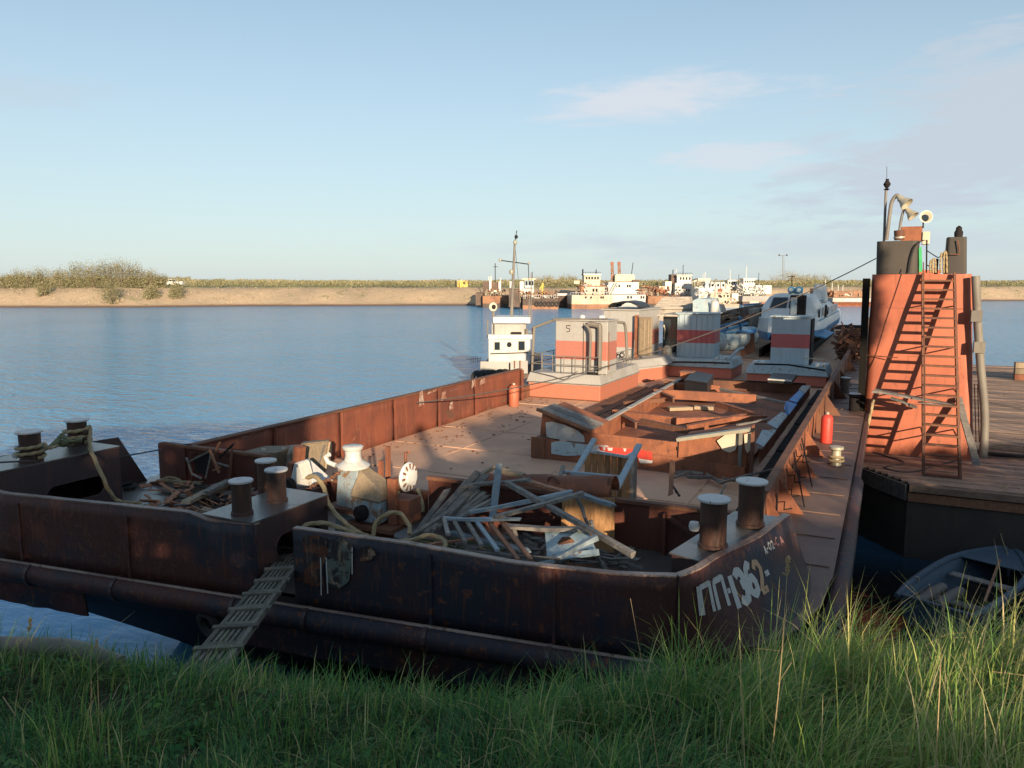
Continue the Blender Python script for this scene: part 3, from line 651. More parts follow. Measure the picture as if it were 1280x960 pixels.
# bow bulwark plates
def bulwark(path, topz, botz, name='bow_bulwark', m='hull', flange=.075, seed=0, dent=.018, foot=None):
    L = [0]
    for a, b in zip(path, path[1:]): L.append(L[-1]+math.dist(a, b))
    def pt(u):
        s = u*L[-1]
        for i in range(len(path)-1):
            if s <= L[i+1]+1e-6:
                t = (s-L[i])/(L[i+1]-L[i]); return Vector((path[i][0]+(path[i+1][0]-path[i][0])*t, path[i][1]+(path[i+1][1]-path[i][1])*t, 0)), i, t
        return Vector((*path[-1], 0)), len(path)-2, 1
    def iv(zz, u):
        if not isinstance(zz, (list, tuple)): return zz
        p, i, t = pt(u); return zz[i]+(zz[i+1]-zz[i])*t
    def fn(u, v):
        p, i, t = pt(u); z = iv(botz, u)+(iv(topz, u)-iv(botz, u))*v
        if foot: fx = foot[i][0]+(foot[i+1][0]-foot[i][0])*t; fy = foot[i][1]+(foot[i+1][1]-foot[i][1])*t; p = Vector((fx, fy, 0)).lerp(p, v**.8)
        d = Vector((path[i+1][1]-path[i][1], -(path[i+1][0]-path[i][0]), 0)).normalized()
        q = p + d*(dent*nz3(u*L[-1]*.9+seed, v*1.4, 3)+.5*dent*nz3(u*L[-1]*3+seed, v*3, 7))
        return (q.x, q.y, z)
    nu = max(4, int(L[-1]*7)); o = MB(); o.grid(fn, nu, 6)
    pl = o.build(name, m, barge, smooth=True, solid=.022)
    e = MB(); pts = [Vector(fn(i/nu, 1))+Vector((0, 0, .004)) for i in range(nu+1)]
    vs = []; fs = []
    for k, p in enumerate(pts):
        d = (pts[min(k+1, nu)]-pts[max(k-1, 0)]); nn = Vector((-d.y, d.x, 0)).normalized()
        for a, zz in ((-.012, -.012), (flange, -.012), (flange, .006), (-.012, .006)): vs.append(p+nn*a+Vector((0, 0, zz)))
        if k:
            o_ = 4*(k-1)
            for j in range(4): fs.append((o_+j, o_+(j+1) % 4, o_+4+(j+1) % 4, o_+4+j))
    fs += [(3, 2, 1, 0), (4*nu, 4*nu+1, 4*nu+2, 4*nu+3)]
    e.add(vs, fs); e.build('capping_strip', 'edge', pl)
    return pl, fn, L[-1]
bulwark([(-12.1, 6.15), (-10.7, bowY(-10.7)), (-9, bowY(-9)), (-7.6, bowY(-7.6)), (-7.3, bowY(-7.3)), (-6.62, bowY(-6.62))], [2.78, 2.76, 2.78, 2.8, 2.73, 2.75], 1.83, seed=3)
bulwark([(-6.10, bowY(-6.10)), (-4.7, bowY(-4.7)), (-3.4, bowY(-3.4)), (-2.3, bowY(-2.3)), (-1.72, bowY(-1.72))], [2.76, 2.74, 2.67, 2.68, 2.74], 1.83, seed=9)
RP = [(-1.70, 7.23), (-1.56, 7.40), (-1.45, 7.9), (-1.28, 8.4), (-1.15, 8.8), (-1.03, 9.4), (-.97, 9.95), (-.90, 10.5)]
pl, rfn, rL = bulwark(RP, [2.74, 2.77, 2.76, 2.75, 2.75, 2.76, 2.72, 1.97], [1.80]*8, seed=20, dent=.01, foot=[(-1.72, 7.20), (-1.36, 7.34), (-1.02, 7.58), (-.74, 8.05), (-.58, 8.6), (-.53, 9.3), (-.60, 9.95), (-.80, 10.55)])
# port bulwark end plate, seen behind the left bollards
mb = MB(); mb.quadplate((-12.3, 6.3, DK), (-12.3, 9.6, DK), (-12.35, 9.1, 2.85), (-12.35, 6.3, 2.95), .03); mb.build('port_bulwark', 'plinth', barge)
# painted registration on the starboard bow plate, drawn as worn strokes that follow the plate
def worn_letter(name, col):
    m, n, b = new_mat(name); v = _coord(n)
    f = _ramp(n, _noise(n, v, 17, 8, .75), .56, .66); c = _mix(n, f, col, (.06, .035, .03)); n.links.new(c, b.inputs['Base Color']); b.inputs['Roughness'].default_value = .7; return m
M['faded'] = worn('faded_white_patch', (.30, .17, .13), (.40, .33, .29), (.20, .06, .034), big=4, small=16, cover=(.50, .56), streak=.9, rough=.8, altcov=(.45, .55))
M['letter'] = worn_letter('worn_white_letters', (.50, .49, .46)); M['letterrust'] = worn_letter('rust_stained_letters', (.50, .30, .17)); M['letterpink'] = worn_letter('faded_pink_letters', (.42, .2, .19))
def u_of(x, y):                        # arc position on the plate under a picture point
    best = None
    for i in range(400):
        u = i/399; p = Vector(rfn(u, .5)); r = p-Vector((0, 0, H)); sx = 640+F*r.dot(_rt)/r.dot(_fw)
        if best is None or abs(sx-x) < best[0]: best = (abs(sx-x), u, p)
    p = best[2]; r = at(x, y, d=1)-Vector((0, 0, H)); t = math.hypot(p.x, p.y)/math.hypot(r.x, r.y)
    return best[1]*rL, H+r.z*t
GL = {'П': [[(0, 0), (0, 1)], [(0, .95), (1, .95)], [(1, 1), (1, 0)]], '1': [[(.5, 0), (.5, 1)]], '-': [[(0, .45), (1, .45)]],
      '3': [[(0, .85), (.3, 1), (.75, .95), (1, .75), (.8, .55), (.45, .52)], [(.8, .55), (1, .32), (.8, .05), (.3, 0), (0, .12)]],
      '6': [[(.9, .88), (.6, 1), (.2, .85), (0, .45), (.05, .12), (.45, 0), (.9, .12), (1, .35), (.75, .55), (.35, .52), (.08, .38)]],
      '2': [[(0, .8), (.3, 1), (.8, .95), (1, .72), (.7, .42), (0, .03)], [(0, .03), (1, .03)]],
      'А': [[(0, 0), (.5, 1), (1, 0)], [(.2, .35), (.8, .35)]], '0': [[(.5, 1), (0, .7), (0, .3), (.5, 0), (1, .3), (1, .7), (.5, 1)]],
      'С': [[(1, .85), (.5, 1), (0, .7), (0, .3), (.5, 0), (1, .15)]]}
def letter(ch, x0, x1, yb, yt, m, wid):
    s0, z0 = u_of(x0, yb); s1, _ = u_of(x1, yb); _, z1 = u_of((x0+x1)/2, yt)
    o = MB()
    for st in GL[ch]:
        P = []
        for k in range(len(st)-1):
            for q in range(3): P.append((st[k][0]+(st[k+1][0]-st[k][0])*q/3, st[k][1]+(st[k+1][1]-st[k][1])*q/3))
        P.append(st[-1])
        vs = []
        for k, (a, b) in enumerate(P):
            da = (P[min(k+1, len(P)-1)][0]-P[max(k-1, 0)][0])*(s1-s0); db = (P[min(k+1, len(P)-1)][1]-P[max(k-1, 0)][1])*(z1-z0); l = math.hypot(da, db)+1e-9
            for sg in (-1, 1):
                s_ = s0+(s1-s0)*a - sg*db/l*wid/2; z_ = z0+(z1-z0)*b + sg*da/l*wid/2
                u = min(max(s_/rL, 0), 1); p = Vector(rfn(u, .5)); p2 = Vector(rfn(min(u+.01, 1), .5)); d = (p2-p).normalized(); nn = Vector((d.y, -d.x, 0)).normalized()
                vv = min(max((z_-1.8)/.95, 0), 1); pp = Vector(rfn(u, vv)); vs.append((pp.x+nn.x*.019, pp.y+nn.y*.019, z_))
        o.add(vs, [(2*k, 2*k+1, 2*k+3, 2*k+2) for k in range(len(P)-1)])
    o.build('painted_letter', m, barge)
for ch, x0, x1, yb, yt, m, w in [('П', 875, 889, 769, 732, 'letter', .055), ('П', 895, 908, 762, 727, 'letter', .06), ('-', 911, 914.5, 758, 722, 'letter', .045), ('1', 917, 920, 760, 725, 'letter', .08),
        ('3', 924, 934, 753, 720, 'letter', .085), ('6', 938, 946, 745, 712, 'letter', .075), ('2', 949, 956, 741, 708, 'letterrust', .06), ('-', 958.5, 963, 733, 703, 'letter', .05),
        ('А', 971.5, 974, 697, 688, 'letter', .018), ('-', 975, 976, 694, 686, 'letter', .018), ('0', 977, 979, 692, 683, 'letter', .018), ('2', 980, 982, 690, 681, 'letter', .018), ('-', 983, 984, 688, 679, 'letterpink', .02), ('С', 985, 987, 686, 676, 'letterpink', .018), ('А', 988.5, 991, 684, 674, 'letterpink', .018)]:
    letter(ch, x0+(4 if x0 < 965 else 0), x1+(4 if x0 < 965 else 0), yb, yt, m, w)
# scraped paint patch and draught marks on the front plate right of the boarding gap
def front_patch(name, pts, m, off=.035):
    o = MB(); P = [at(x, y, d=1)-Vector((0, 0, H)) for x, y in pts]; V = []
    for r in P:
        t = (7.44-off)/(r.y-.125*r.x); V.append(Vector((0, 0, H))+r*t)
    c = sum(V, Vector())/len(V); o.add(V+[c], [(i, (i+1) % len(V), len(V)) for i in range(len(V))]); o.build(name, m, barge)
M['scrape'] = worn('scraped_paint', (.10, .035, .018), (.022, .014, .017), (.24, .17, .11), big=7, small=16, cover=(.56, .62), streak=.8, rough=.7, altcov=(.46, .54))
M['scrape2'] = worn('scraped_green_paint', (.10, .12, .11), (.02, .018, .022), (.24, .19, .13), big=6, small=14, cover=(.58, .64), streak=.8, rough=.7, altcov=(.45, .53))
front_patch('paint_scrape', [(378, 672), (392, 668), (408, 673), (410, 690), (403, 708), (405, 732), (392, 733), (379, 728), (381, 700)], 'scrape')
front_patch('paint_scrape', [(411, 676), (424, 671), (440, 681), (439, 705), (436, 727), (423, 737), (410, 733), (408, 705)], 'scrape2')
front_patch('paint_scrape', [(449, 685), (462, 682), (471, 692), (462, 701), (450, 702)], 'scrape')
for xa, ya, xb, yb in ((400, 697, 401, 744), (407, 697, 409, 742), (439.5, 684, 439.5, 718)): front_patch('draught_mark', [(xa, ya), (xa+1.3, ya), (xb+1.3, yb), (xb, yb)], 'letter', .04)
for x in (-8.55, -4.35, -2.95, -10.4):            # weld seams / stiffeners proud of the plate
    mb = MB(); mb.box(x-.02, x+.02, bowY(x)-.032, bowY(x)+.02, 1.86, 2.66); mb.build('plate_seam', 'hull', barge)
# hold front bulkhead, in three heights, with stiffeners
def bh(x0, x1, z1, zz1=None):
    mb = MB(); zz1 = zz1 or z1; k = int((x1-x0)*3)
    mb.grid(lambda u, v: (x0+(x1-x0)*u, 10.0+.012*nz3(u*8, v*2)+.015*(x0+(x1-x0)*u+6), CD-.02+(z1+(zz1-z1)*u-CD)*v), max(3, k), 4); p = mb.build('hold_bulkhead', 'bulkhead', barge, solid=.03)
    e = MB(); e.bar((x0, 10+.015*(x0+6), z1), (x1, 10+.015*(x1+6), zz1), .12, .05); e.build('top_flange', 'rustbrown', p)
bh(-12.2, -9.6, 2.6); bh(-9.58, -6.35, 2.33); bh(-6.33, -1.48, 2.58, 2.6)
for x in (-11.3, -10.4, -9.0, -8.1, -5.6, -4.7, -3.3, -2.55, -2.0):
    mb = MB(); mb.box(x-.02, x+.02, 9.85+.015*(x+6), 9.97+.015*(x+6), DK, 2.3 if -9.6 < x < -6.3 else 2.52); mb.build('stiffener', 'bulkhead', barge)
for a, b in (((-3.25, 9.86, 2.45), (-5.1, 9.86, 2.05)), ((-5.2, 9.86, 2.15), (-3.4, 9.86, 1.98)), ((-2.5, 9.88, 2.5), (-1.6, 9.88, 2.0))):
    mb = MB(); mb.bar(a, b, .03, .05); mb.build('brace', 'bulkhead', barge)
# port side wall of the hold, in welded lengths
ys = [9.9, 12.1, 14.3, 16.5, 18.7, 20.9, 24.3]
for a, b in zip(ys, ys[1:]):
    mb = MB(); mb.grid(lambda u, v: (-11.5+.03*nz3(a+u*2, v*2, 5)+.02*nz3(a+u*6, v*4, 8), a+.01+(b-a-.02)*u, CD-.02+1.1*v), 14, 6); p = mb.build('side_wall', 'wall', barge, smooth=True, solid=.03)
    e = MB(); e.box(-11.62, -11.44, a+.003, b-.003, 2.595, 2.625); e.build('top_flange', 'edge' if False else 'rustbrown', p)
    mb = MB(); mb.box(-11.475, -11.40, b-.02, b+.02, CD, 2.58); mb.build('wall_stiffener', 'wall', barge)
mb = MB(); mb.box(-12.25, -11.55, 9.86, 9.93, DK, 2.6); mb.build('side_wall', 'bulkhead', barge)
for x0, y0, x1, y1 in ((300, 547, 318, 541), (522, 489, 529, 507), (533, 493, 546, 486), (550, 490, 557, 500), (562, 489, 580, 483), (588, 475, 594, 484), (598, 474, 606, 480), (560, 503, 566, 512)):
    a = at(x0, y0, X=-11.46); b = at(x1, y1, X=-11.46); z0, z1 = sorted((a.z, b.z)); mb = MB()
    mb.add([(-11.435, a.y, z0), (-11.435, b.y, z0+.04), (-11.435, b.y-.05, z1), (-11.435, a.y+.06, z1-.03)], [(0, 1, 2, 3)]); mb.build('paint_patch', 'faded', barge)
# starboard side wall, leaning, with gussets and bent rods on the outside
ys = [11.3, 14.5, 18, 21.5, 25, 29, 34, 40, 50, 62, 75]
for a, b in zip(ys, ys[1:]):
    z = 2.60 if a > 12 else 2.62
    def f(u, v, a=a, b=b):
        yy = a+(b-a)*u; top = 2.6 if yy > 12 else 2.6-.5*((12-yy)/.7)**2*.0
        return (-1.46-.03+.03*v+.025*nz3(yy*1.2, v*2, 9)+.16*(1-v)*0, yy, DK-.45+(top-DK+.45)*v)
    mb = MB(); mb.grid(f, 12, 6); p = mb.build('side_wall', 'orange' if a < 21 else 'rustbrown', barge, smooth=True, solid=.03)
    e = MB(); e.box(-1.53, -1.40, a+.003, b-.003, 2.597, 2.622); e.build('top_flange', 'rustbrown', p)
mb = MB(); mb.quadplate((-1.46, 10.1, DK), (-1.46, 11.3, DK), (-1.46, 11.3, 2.6), (-1.46, 10.25, 2.1), .03); mb.build('side_wall', 'rustbrown', barge)
for i, y in enumerate((11.4, 12.7, 13.9, 15.3, 17.2, 20, 23, 26.5, 30, 35)):
    mb = MB(); mb.add([(-1.42, y, DK), (-1.02, y, DK), (-1.42, y, 2.5), (-1.42, y+.02, DK), (-1.02, y+.02, DK), (-1.42, y+.02, 2.5)], [(0, 1, 2), (5, 4, 3), (0, 3, 4, 1), (1, 4, 5, 2), (2, 5, 3, 0)]); mb.build('gusset', 'orange' if i < 5 else 'rustbrown', barge)
for y, z in ((12.2, 2.35), (13.2, 2.3), (13.6, 2.45), (14.4, 2.35), (15.0, 2.5), (15.9, 2.45)):
    mb = MB(); a = Vector((-1.40, y, z)); mb.tube([a, a+Vector((.02, .05, -.13)), a+Vector((.13, .02, -.1)), a+Vector((.12, .1, -.25)), a+Vector((.24, .12, -.22))], .012, 5); mb.build('bent_rod', 'dark', barge)
for y in (13.4, 14.8): 
    mb = MB(); mb.tube([(-1.36, y+.8, 2.62), (-1.05, y-.3, DK+.02)], .013, 5); mb.build('bent_rod', 'dark', barge)
# small cleats, vents and a bollard on the starboard side deck
def boll(c, zt, r, lab=None, knob=False, zb=None):
    x, y = c; zb = zb if zb is not None else TP
    mb = MB(); mb.lathe((x, y, zb), [(r*1.12, 0), (r*1.12, .03), (r, .04), (r*.98, (zt-zb)*.5), (r, zt-zb-.02)], 24); b = mb.build('bollard', 'bollard', barge, smooth=True)
    mb = MB(); mb.lathe((x, y, zt-.02), [(r*1.0, 0), (r*1.22, .004), (r*1.24, .02), (r*1.20, .03)], 24); mb.build('bollard_cap', 'bollcap', b)
    if knob:
        mb = MB(); kx, ky, kz, km = knob; mb.lathe((kx, ky, kz), [(.0, -.06), (.05, -.045), (.062, 0), (.05, .045), (.0, .06)], 12); mb.build('knob', km, b, smooth=True)
    return b
# starboard plinth and pair
def plinth(poly, z0, z1, name='bollard_plinth', m='plinth'):
    mb = MB(); mb.prism(poly, z0, z1-.02); p = mb.build(name, m, barge, bevel=.01)
    cx = sum(a for a, _ in poly)/len(poly); cy = sum(b for _, b in poly)/len(poly)
    mb = MB(); mb.prism([(cx+(a-cx)*1.03, cy+(b-cy)*1.03) for a, b in poly], z1-.018, z1); mb.build('top_plate', 'deckbow', p); return p
plinth([(-1.95, 7.9), (-1.50, 7.75), (-1.22, 8.75), (-1.06, 9.7), (-1.60, 9.7)], DK, TP-.015)
boll((-1.58, 8.25), 3.28, .145, knob=(-1.76, 8.13, 2.98, 'bollcap')); boll((-1.33, 9.2), 3.28, .15)
# middle plinth beside the boarding gap: a box with a long fairlead hole
def slotted(x0, x1, y0, y1, z0, z1, side, hole):
    """thin-walled box whose +X side carries a rounded oblong hole (y centre, z centre, half length, half height)"""
    mb = MB(); mb.box(x0, x0+.02, y0, y1, z0, z1-.02).box(x0+.02, x1-.03, y1-.02, y1, z0, z1-.02)
    if side == 'front': mb.box(x0+.02, x1-.03, y0, y0+.02, z0, z1-.02)
    p = mb.build('fairlead_box', 'plinth', barge)
    cy, cz, a, b = hole; N = 32; ring = []
    for i in range(N):
        t = 2*math.pi*i/N; c, s = math.cos(t), math.sin(t); ring.append((cy+(a-b)*(1 if c > 0 else -1)*(abs(c) > .02)+b*c*1.0, cz+b*s))
    outer = []
    for (hy, hz) in ring:
        dy, dz = hy-cy, hz-cz; k = 1e9
        if dy > 1e-6: k = min(k, (y1-cy)/dy)
        if dy < -1e-6: k = min(k, (y0-cy)/dy)
        if dz > 1e-6: k = min(k, (z1-.02-cz)/dz)
        if dz < -1e-6: k = min(k, (z0-cz)/dz)
        outer.append((cy+dy*k, cz+dz*k))
    for q in ((y0, z0), (y1, z0), (y0, z1-.02), (y1, z1-.02)):
        j = min(range(N), key=lambda i: math.dist(outer[i], q)); outer[j] = q
    vs = [(x1, *q) for q in ring]+[(x1, *q) for q in outer]; w = MB()
    w.add(vs, [(i, (i+1) % N, N+(i+1) % N, N+i) for i in range(N)]); w.build('slotted_side', 'plinth', p, solid=.03)
    t = MB(); t.torus((x1+.01, cy, cz), 1, .02, (1, 0, 0), 4, 4); t = MB(); t.tube([(x1, *ring[i % N]) for i in range(N+1)], .022, 6, cap=False); t.build('hole_lip', 'plinth', p, smooth=True)
    t = MB(); t.box(x0-.02, x1+.02, y0-.02, y1+.02, z1-.018, z1); t.build('top_plate', 'deckbow', p)
    return p
slotted(-7.45, -6.66, 6.60, 7.95, DK, TP+.03, 'front', (7.38, 2.33, .42, .17))
boll((-7.02, 6.80), 3.20, .12, zb=TP+.03); boll((-7.03, 7.42), 3.20, .12, zb=TP+.03); boll((-7.62, 7.85), 3.17, .12, zb=DK)
# port box with two round-ended holes, and its pair
slotted(-12.35, -11.36, 6.2, 8.38, DK, 2.92, 'front', (7.6, 2.35, .5, .17))
boll((-11.55, 7.05), 3.38, .15, zb=2.92, knob=(-11.76, 6.96, 3.02, 'bollcap')); boll((-12.05, 8.15), 3.34, .15, zb=2.92, knob=(-11.87, 8.15, 3.15, 'bollard'))
# starboard deck fittings
tb = thing('mooring_bitt', 'small pale bitt with rope turns on the barge side deck opposite the red cylinder', 'bitt', (-.78, 16.6, DK))
mb = MB(); mb.lathe((-.78, 16.6, DK), [(.11, 0), (.10, .05), (.09, .3), (.14, .33), (.14, .38), (.05, .40)], 16); mb.build('post', 'lamp', tb, smooth=True)
mb = MB(); mb.torus((-.78, 16.6, DK+.1), .14, .03).torus((-.78, 16.6, DK+.16), .13, .028, (0, .2, 1)); mb.build('rope_turns', 'rope', tb, smooth=True)
def cyl(name, label, x, y, z, r, h, m, cat):
    t = thing(name, label, cat, (x, y, z)); mb = MB(); mb.lathe((x, y, z), [(r*.96, 0), (r, .03), (r, h*.86), (r*.8, h*.95), (r*.35, h)], 20); mb.build('body', m, t, smooth=True)
    mb = MB(); mb.lathe((x, y, z+h), [(r*.3, -.01), (r*.3, .05), (r*.18, .06)], 10); mb.build('neck', 'lamp', t); return t
cyl('red_cylinder', 'red metal cylinder standing on the starboard side deck beside the leaning wall', -1.12, 18.9, DK, .13, .66, 'red', 'cylinder')
cyl('red_cylinder', 'orange red cylinder standing at the foot of the port wall near the striped barge boat', -11.15, 23.0, CD, .17, .72, 'tower', 'cylinder')
for x, y, lab in ((-.72, 24.0, 'short black vent post on the starboard side deck beyond the red cylinder'), (-1.15, 28, 'pale grey vent cowl on the shaded side deck beyond the black post')):
    t = thing('deck_vent', lab, 'vent', (x, y, DK)); mb = MB(); mb.lathe((x, y, DK), [(.14, 0), (.14, .42), (.17, .43), (.17, .5)], 14); mb.build('vent_pipe', 'dark' if y < 26 else 'greypipe', t, smooth=True)
    mb = MB(); mb.lathe((x, y, DK+.5), [(.17, 0), (.15, .02), (.02, .04)], 14); mb.build('vent_cap', 'bollcap', t)
# scrap heap far down the side deck
random.seed(5)
hp = MB()
for i in range(260):
    c = at(random.uniform(1049, 1076), random.uniform(412, 452), Y=random.uniform(38, 46)); d = Vector((random.gauss(0, 1), random.gauss(0, 1), random.gauss(0, .6))).normalized()*random.uniform(.12, .45)
    if c.z < DK+.05: c.z = DK+.05
    hp.bar(c-d, c+d, random.uniform(.03, .2), random.uniform(.02, .08), roll=random.random()*3)
t = hp.build('scrap_heap', 'rustbrown'); tag(t, 'dark heap of rusty scrap on the barge edge left of the orange tower', 'scrap heap'); t['kind'] = 'stuff'

# ================================================================== WINCH AND FOREDECK CLUTTER
t = thing('windlass', 'rusty anchor windlass with a white capstan head standing behind the middle bollards', 'windlass', (-6.8, 8.8, DK))
mb = MB(); mb.hexa([(-7.05, 8.55, DK), (-6.62, 8.5, DK), (-6.62, 8.95, DK), (-7.05, 8.95, DK)], [(-7.0, 8.62, 2.98), (-6.62, 8.58, 2.98), (-6.62, 8.85, 2.98), (-7.0, 8.85, 2.98)]); mb.build('pedestal', 'winch', t, bevel=.015)
mb = MB(); mb.box(-7.14, -6.5, 8.45, 9.0, 2.36, 2.42); mb.build('pedestal_collar', 'rustbrown', t)
mb = MB(); mb.lathe((-6.78, 8.7, 2.98), [(.23, 0), (.24, .03), (.19, .06), (.13, .10), (.112, .17), (.115, .24), (.145, .27), (.15, .30), (.13, .315)], 28); mb.build('capstan_head', 'whiteclean', t, smooth=True)
mb = MB(); mb.tube([(-7.02, 8.6, 3.0), (-7.14, 8.58, 3.04), (-7.17, 8.57, 3.12), (-7.10, 8.57, 3.16)], .035, 8); mb.build('pawl_hook', 'whiteclean', t, smooth=True)
mb = MB()                                                    # gear housing with rusty sloped top
mb.hexa([(-6.66, 8.45, 2.28), (-6.14, 8.40, 2.28), (-6.14, 9.0, 2.28), (-6.66, 9.0, 2.28)], [(-6.66, 8.5, 2.62), (-6.14, 8.45, 2.60), (-6.14, 8.95, 2.60), (-6.66, 8.95, 2.62)]); mb.build('gear_housing', 'winch', t, bevel=.03)
mb = MB(); mb.hexa([(-6.68, 8.44, 2.61), (-6.12, 8.40, 2.59), (-6.12, 8.98, 2.59), (-6.68, 8.98, 2.61)], [(-6.62, 8.6, 2.98), (-6.16, 8.5, 2.72), (-6.16, 8.9, 2.72), (-6.62, 8.85, 2.98)]); mb.build('housing_cover', 'plywood', t, bevel=.03)
mb = MB(); mb.lathe((-6.44, 8.40, 2.42), [(.11, .06), (.11, -.03), (.08, -.05), (.03, -.06)], 16, 'Y'); mb.build('shaft_cap', 'dark', t, smooth=True)
mb = MB(); mb.box(-6.72, -5.9, 8.35, 9.1, 2.2, 2.26); mb.build('base_plate', 'rustbrown', t)
mb = MB(); mb.box(-6.62, -6.0, 8.5, 8.56, DK, 2.2).box(-6.62, -6.56, 8.5, 9.05, DK, 2.2); mb.build('foundation', 'bulkhead', t)
mb = MB(); mb.tube([(-6.14, 8.7, 2.78), (-5.92, 8.72, 2.85)], .10, 14); mb.build('shaft', 'rustbrown', t, smooth=True)
mb = MB(); mb.box(-6.12, -5.80, 8.62, 8.95, 2.26, 2.62).box(-6.10, -5.96, 8.55, 8.62, 2.26, 2.92); mb.build('bearing_bracket', 'orange', t, bevel=.01)
mb = MB(); mb.lathe((-5.90, 8.72, 2.93), [(.09, .0), (.19, .01), (.21, .04), (.19, .07), (.12, .08), (.11, .12), (.04, .13)], 28, 'X'); mb.build('brake_wheel', 'whiteclean', t, smooth=True)
mb = MB()
for k in range(12):
    a = k*math.pi/6; mb.bar((-5.83, 8.72+.1*math.cos(a), 2.93+.1*math.sin(a)), (-5.83, 8.72+.19*math.cos(a), 2.93+.19*math.sin(a)), .02, .03)
mb.build('wheel_rib', 'rustbrown', t)
for x, y, z0, z1 in ((-6.44, 9.05, 2.3, 3.25), (-6.50, 8.95, 2.3, 3.05)):
    mb = MB(); mb.bar((x, y, z0), (x+.02, y, z1), .05, .07); mb.build('guide_post', 'orange', t)
mb = MB(); mb.tube([(-6.1, 9.0, 2.7), (-6.08, 9.0, 3.2), (-6.0, 8.97, 3.22)], .02, 6); mb.build('brake_lever', 'orange', t)
mb = MB()
ch = [at(x, y, Y=8.4) for x, y in ((375, 626), (385, 612), (398, 604), (410, 600), (422, 592))]
for i, p in enumerate(smooth_path(ch, 4)): mb.torus(p, .035, .012, (i % 2, 1, (i+1) % 2), 8, 5, .7)
kind(mb.build('anchor_chain', 'rustbrown', t, smooth=True), 'stuff')

t = thing('machine_casing', 'cream and white rusty tilted machine casing standing left of the windlass', 'casing', (-8.4, 9.2, DK))
a = at(360, 612, Y=9.1); b = at(392, 606, Y=8.95)
mb = MB(); mb.hexa([a, b, b+Vector((.1, .35, 0)), a+Vector((.1, .35, 0))], [at(368, 579, Y=9.1), at(384, 574, Y=9.0), at(386, 573, Y=9.3), at(370, 578, Y=9.4)]); mb.build('sloped_cover', 'whiteclean', t, bevel=.01)
mb = MB(); mb.hexa([at(377, 600, Y=8.9), at(392, 597, Y=8.9), at(393, 596, Y=9.2), at(378, 600, Y=9.2)], [at(372, 580, Y=8.9), at(386, 575, Y=8.9), at(387, 575, Y=9.2), at(373, 579, Y=9.2)]); mb.build('front_box', 'white', t, bevel=.01)
mb = MB(); mb.bar(at(361, 612, Y=9.3), at(366, 578, Y=9.3), .1, .12).bar(at(372, 586, Y=9.5), at(375, 558, Y=9.5), .14, .14); mb.build('rusty_post', 'orange', t)
mb = MB(); mb.lathe(at(360, 608, Y=8.85), [(.13, -.05), (.13, .05), (.05, .06)], 14, 'Y'); mb.build('roller', 'dark', t, smooth=True)
mb = MB(); mb.box(-8.95, -8.15, 8.8, 9.6, DK, 2.3); mb.build('seat_frame', 'bulkhead', t)
# big beige plywood box and mossy tank behind the bollards
t = thing('plywood_crate', 'tall buff plywood crate catching the sun behind the windlass', 'crate', (-8.5, 10.6, CD))
A = [at(381, 590, Y=10.4), at(407, 588, Y=10.4)]
for nm, pts in (('front_panel', [at(380, 592, Y=10.4), at(405, 590, Y=10.4), at(411, 552, Y=10.4), at(376, 556, Y=10.4)]), ('side_panel', [at(405, 590, Y=10.42), at(411, 580, Y=11.2), at(413, 552, Y=11.2), at(411, 552, Y=10.42)])):
    mb = MB(); mb.quadplate(*pts, .03); mb.build(nm, 'plywood', t)
mb = MB(); mb.quadplate(at(376, 556, Y=10.42), at(411, 552, Y=10.42), at(412, 550.5, Y=11.2), at(380, 553, Y=11.3), .02); mb.build('lid', 'plywood', t)
mb = MB(); mb.bar(at(396, 588, Y=10.36), at(406, 556, Y=10.36), .04, .03); mb.build('batten', 'woodgrey', t)
t = thing('storage_tank', 'weathered grey green box tank with rounded shoulders behind the middle bollards', 'tank', (-10, 10.7, CD))
mb = MB(); P = [(289, 604), (289, 574), (294, 567), (300, 566), (330, 566), (345, 566), (345, 604)]
lo = [at(x, y, Y=10.45) for x, y in P]; mb.add(lo+[p+Vector((0, .7, 0)) for p in lo], [tuple(range(7)), tuple(range(13, 6, -1))]+[(i, i+7, (i+1) % 7+7, (i+1) % 7) for i in range(7)]); mb.build('tank_body', 'plywood', t)
mb = MB(); mb.bar(at(290, 575, Y=10.42), at(345, 577, Y=10.42), .03, .05); mb.build('strap', 'greypipe', t)
mb = MB(); mb.lathe(at(307, 602, Y=10.2), [(.19, 0), (.19, .4), (.17, .42)], 16); mb.build('filler_neck', 'rustbrown', t, smooth=True)
t = thing('canvas_bundle', 'grey brown canvas bundle slumped between the tank and the plywood crate', 'canvas', (-9, 10.5, CD))
mb = MB(); mb.grid(lambda u, v: tuple(at(328+50*u, 606-46*v+4*math.sin(u*6), Y=10.6+.35*math.sin(u*4)*v+.15*nz3(u*6, v*5))), 20, 14); mb.build('folded_canvas', 'greytarp', t, smooth=True, solid=.04)
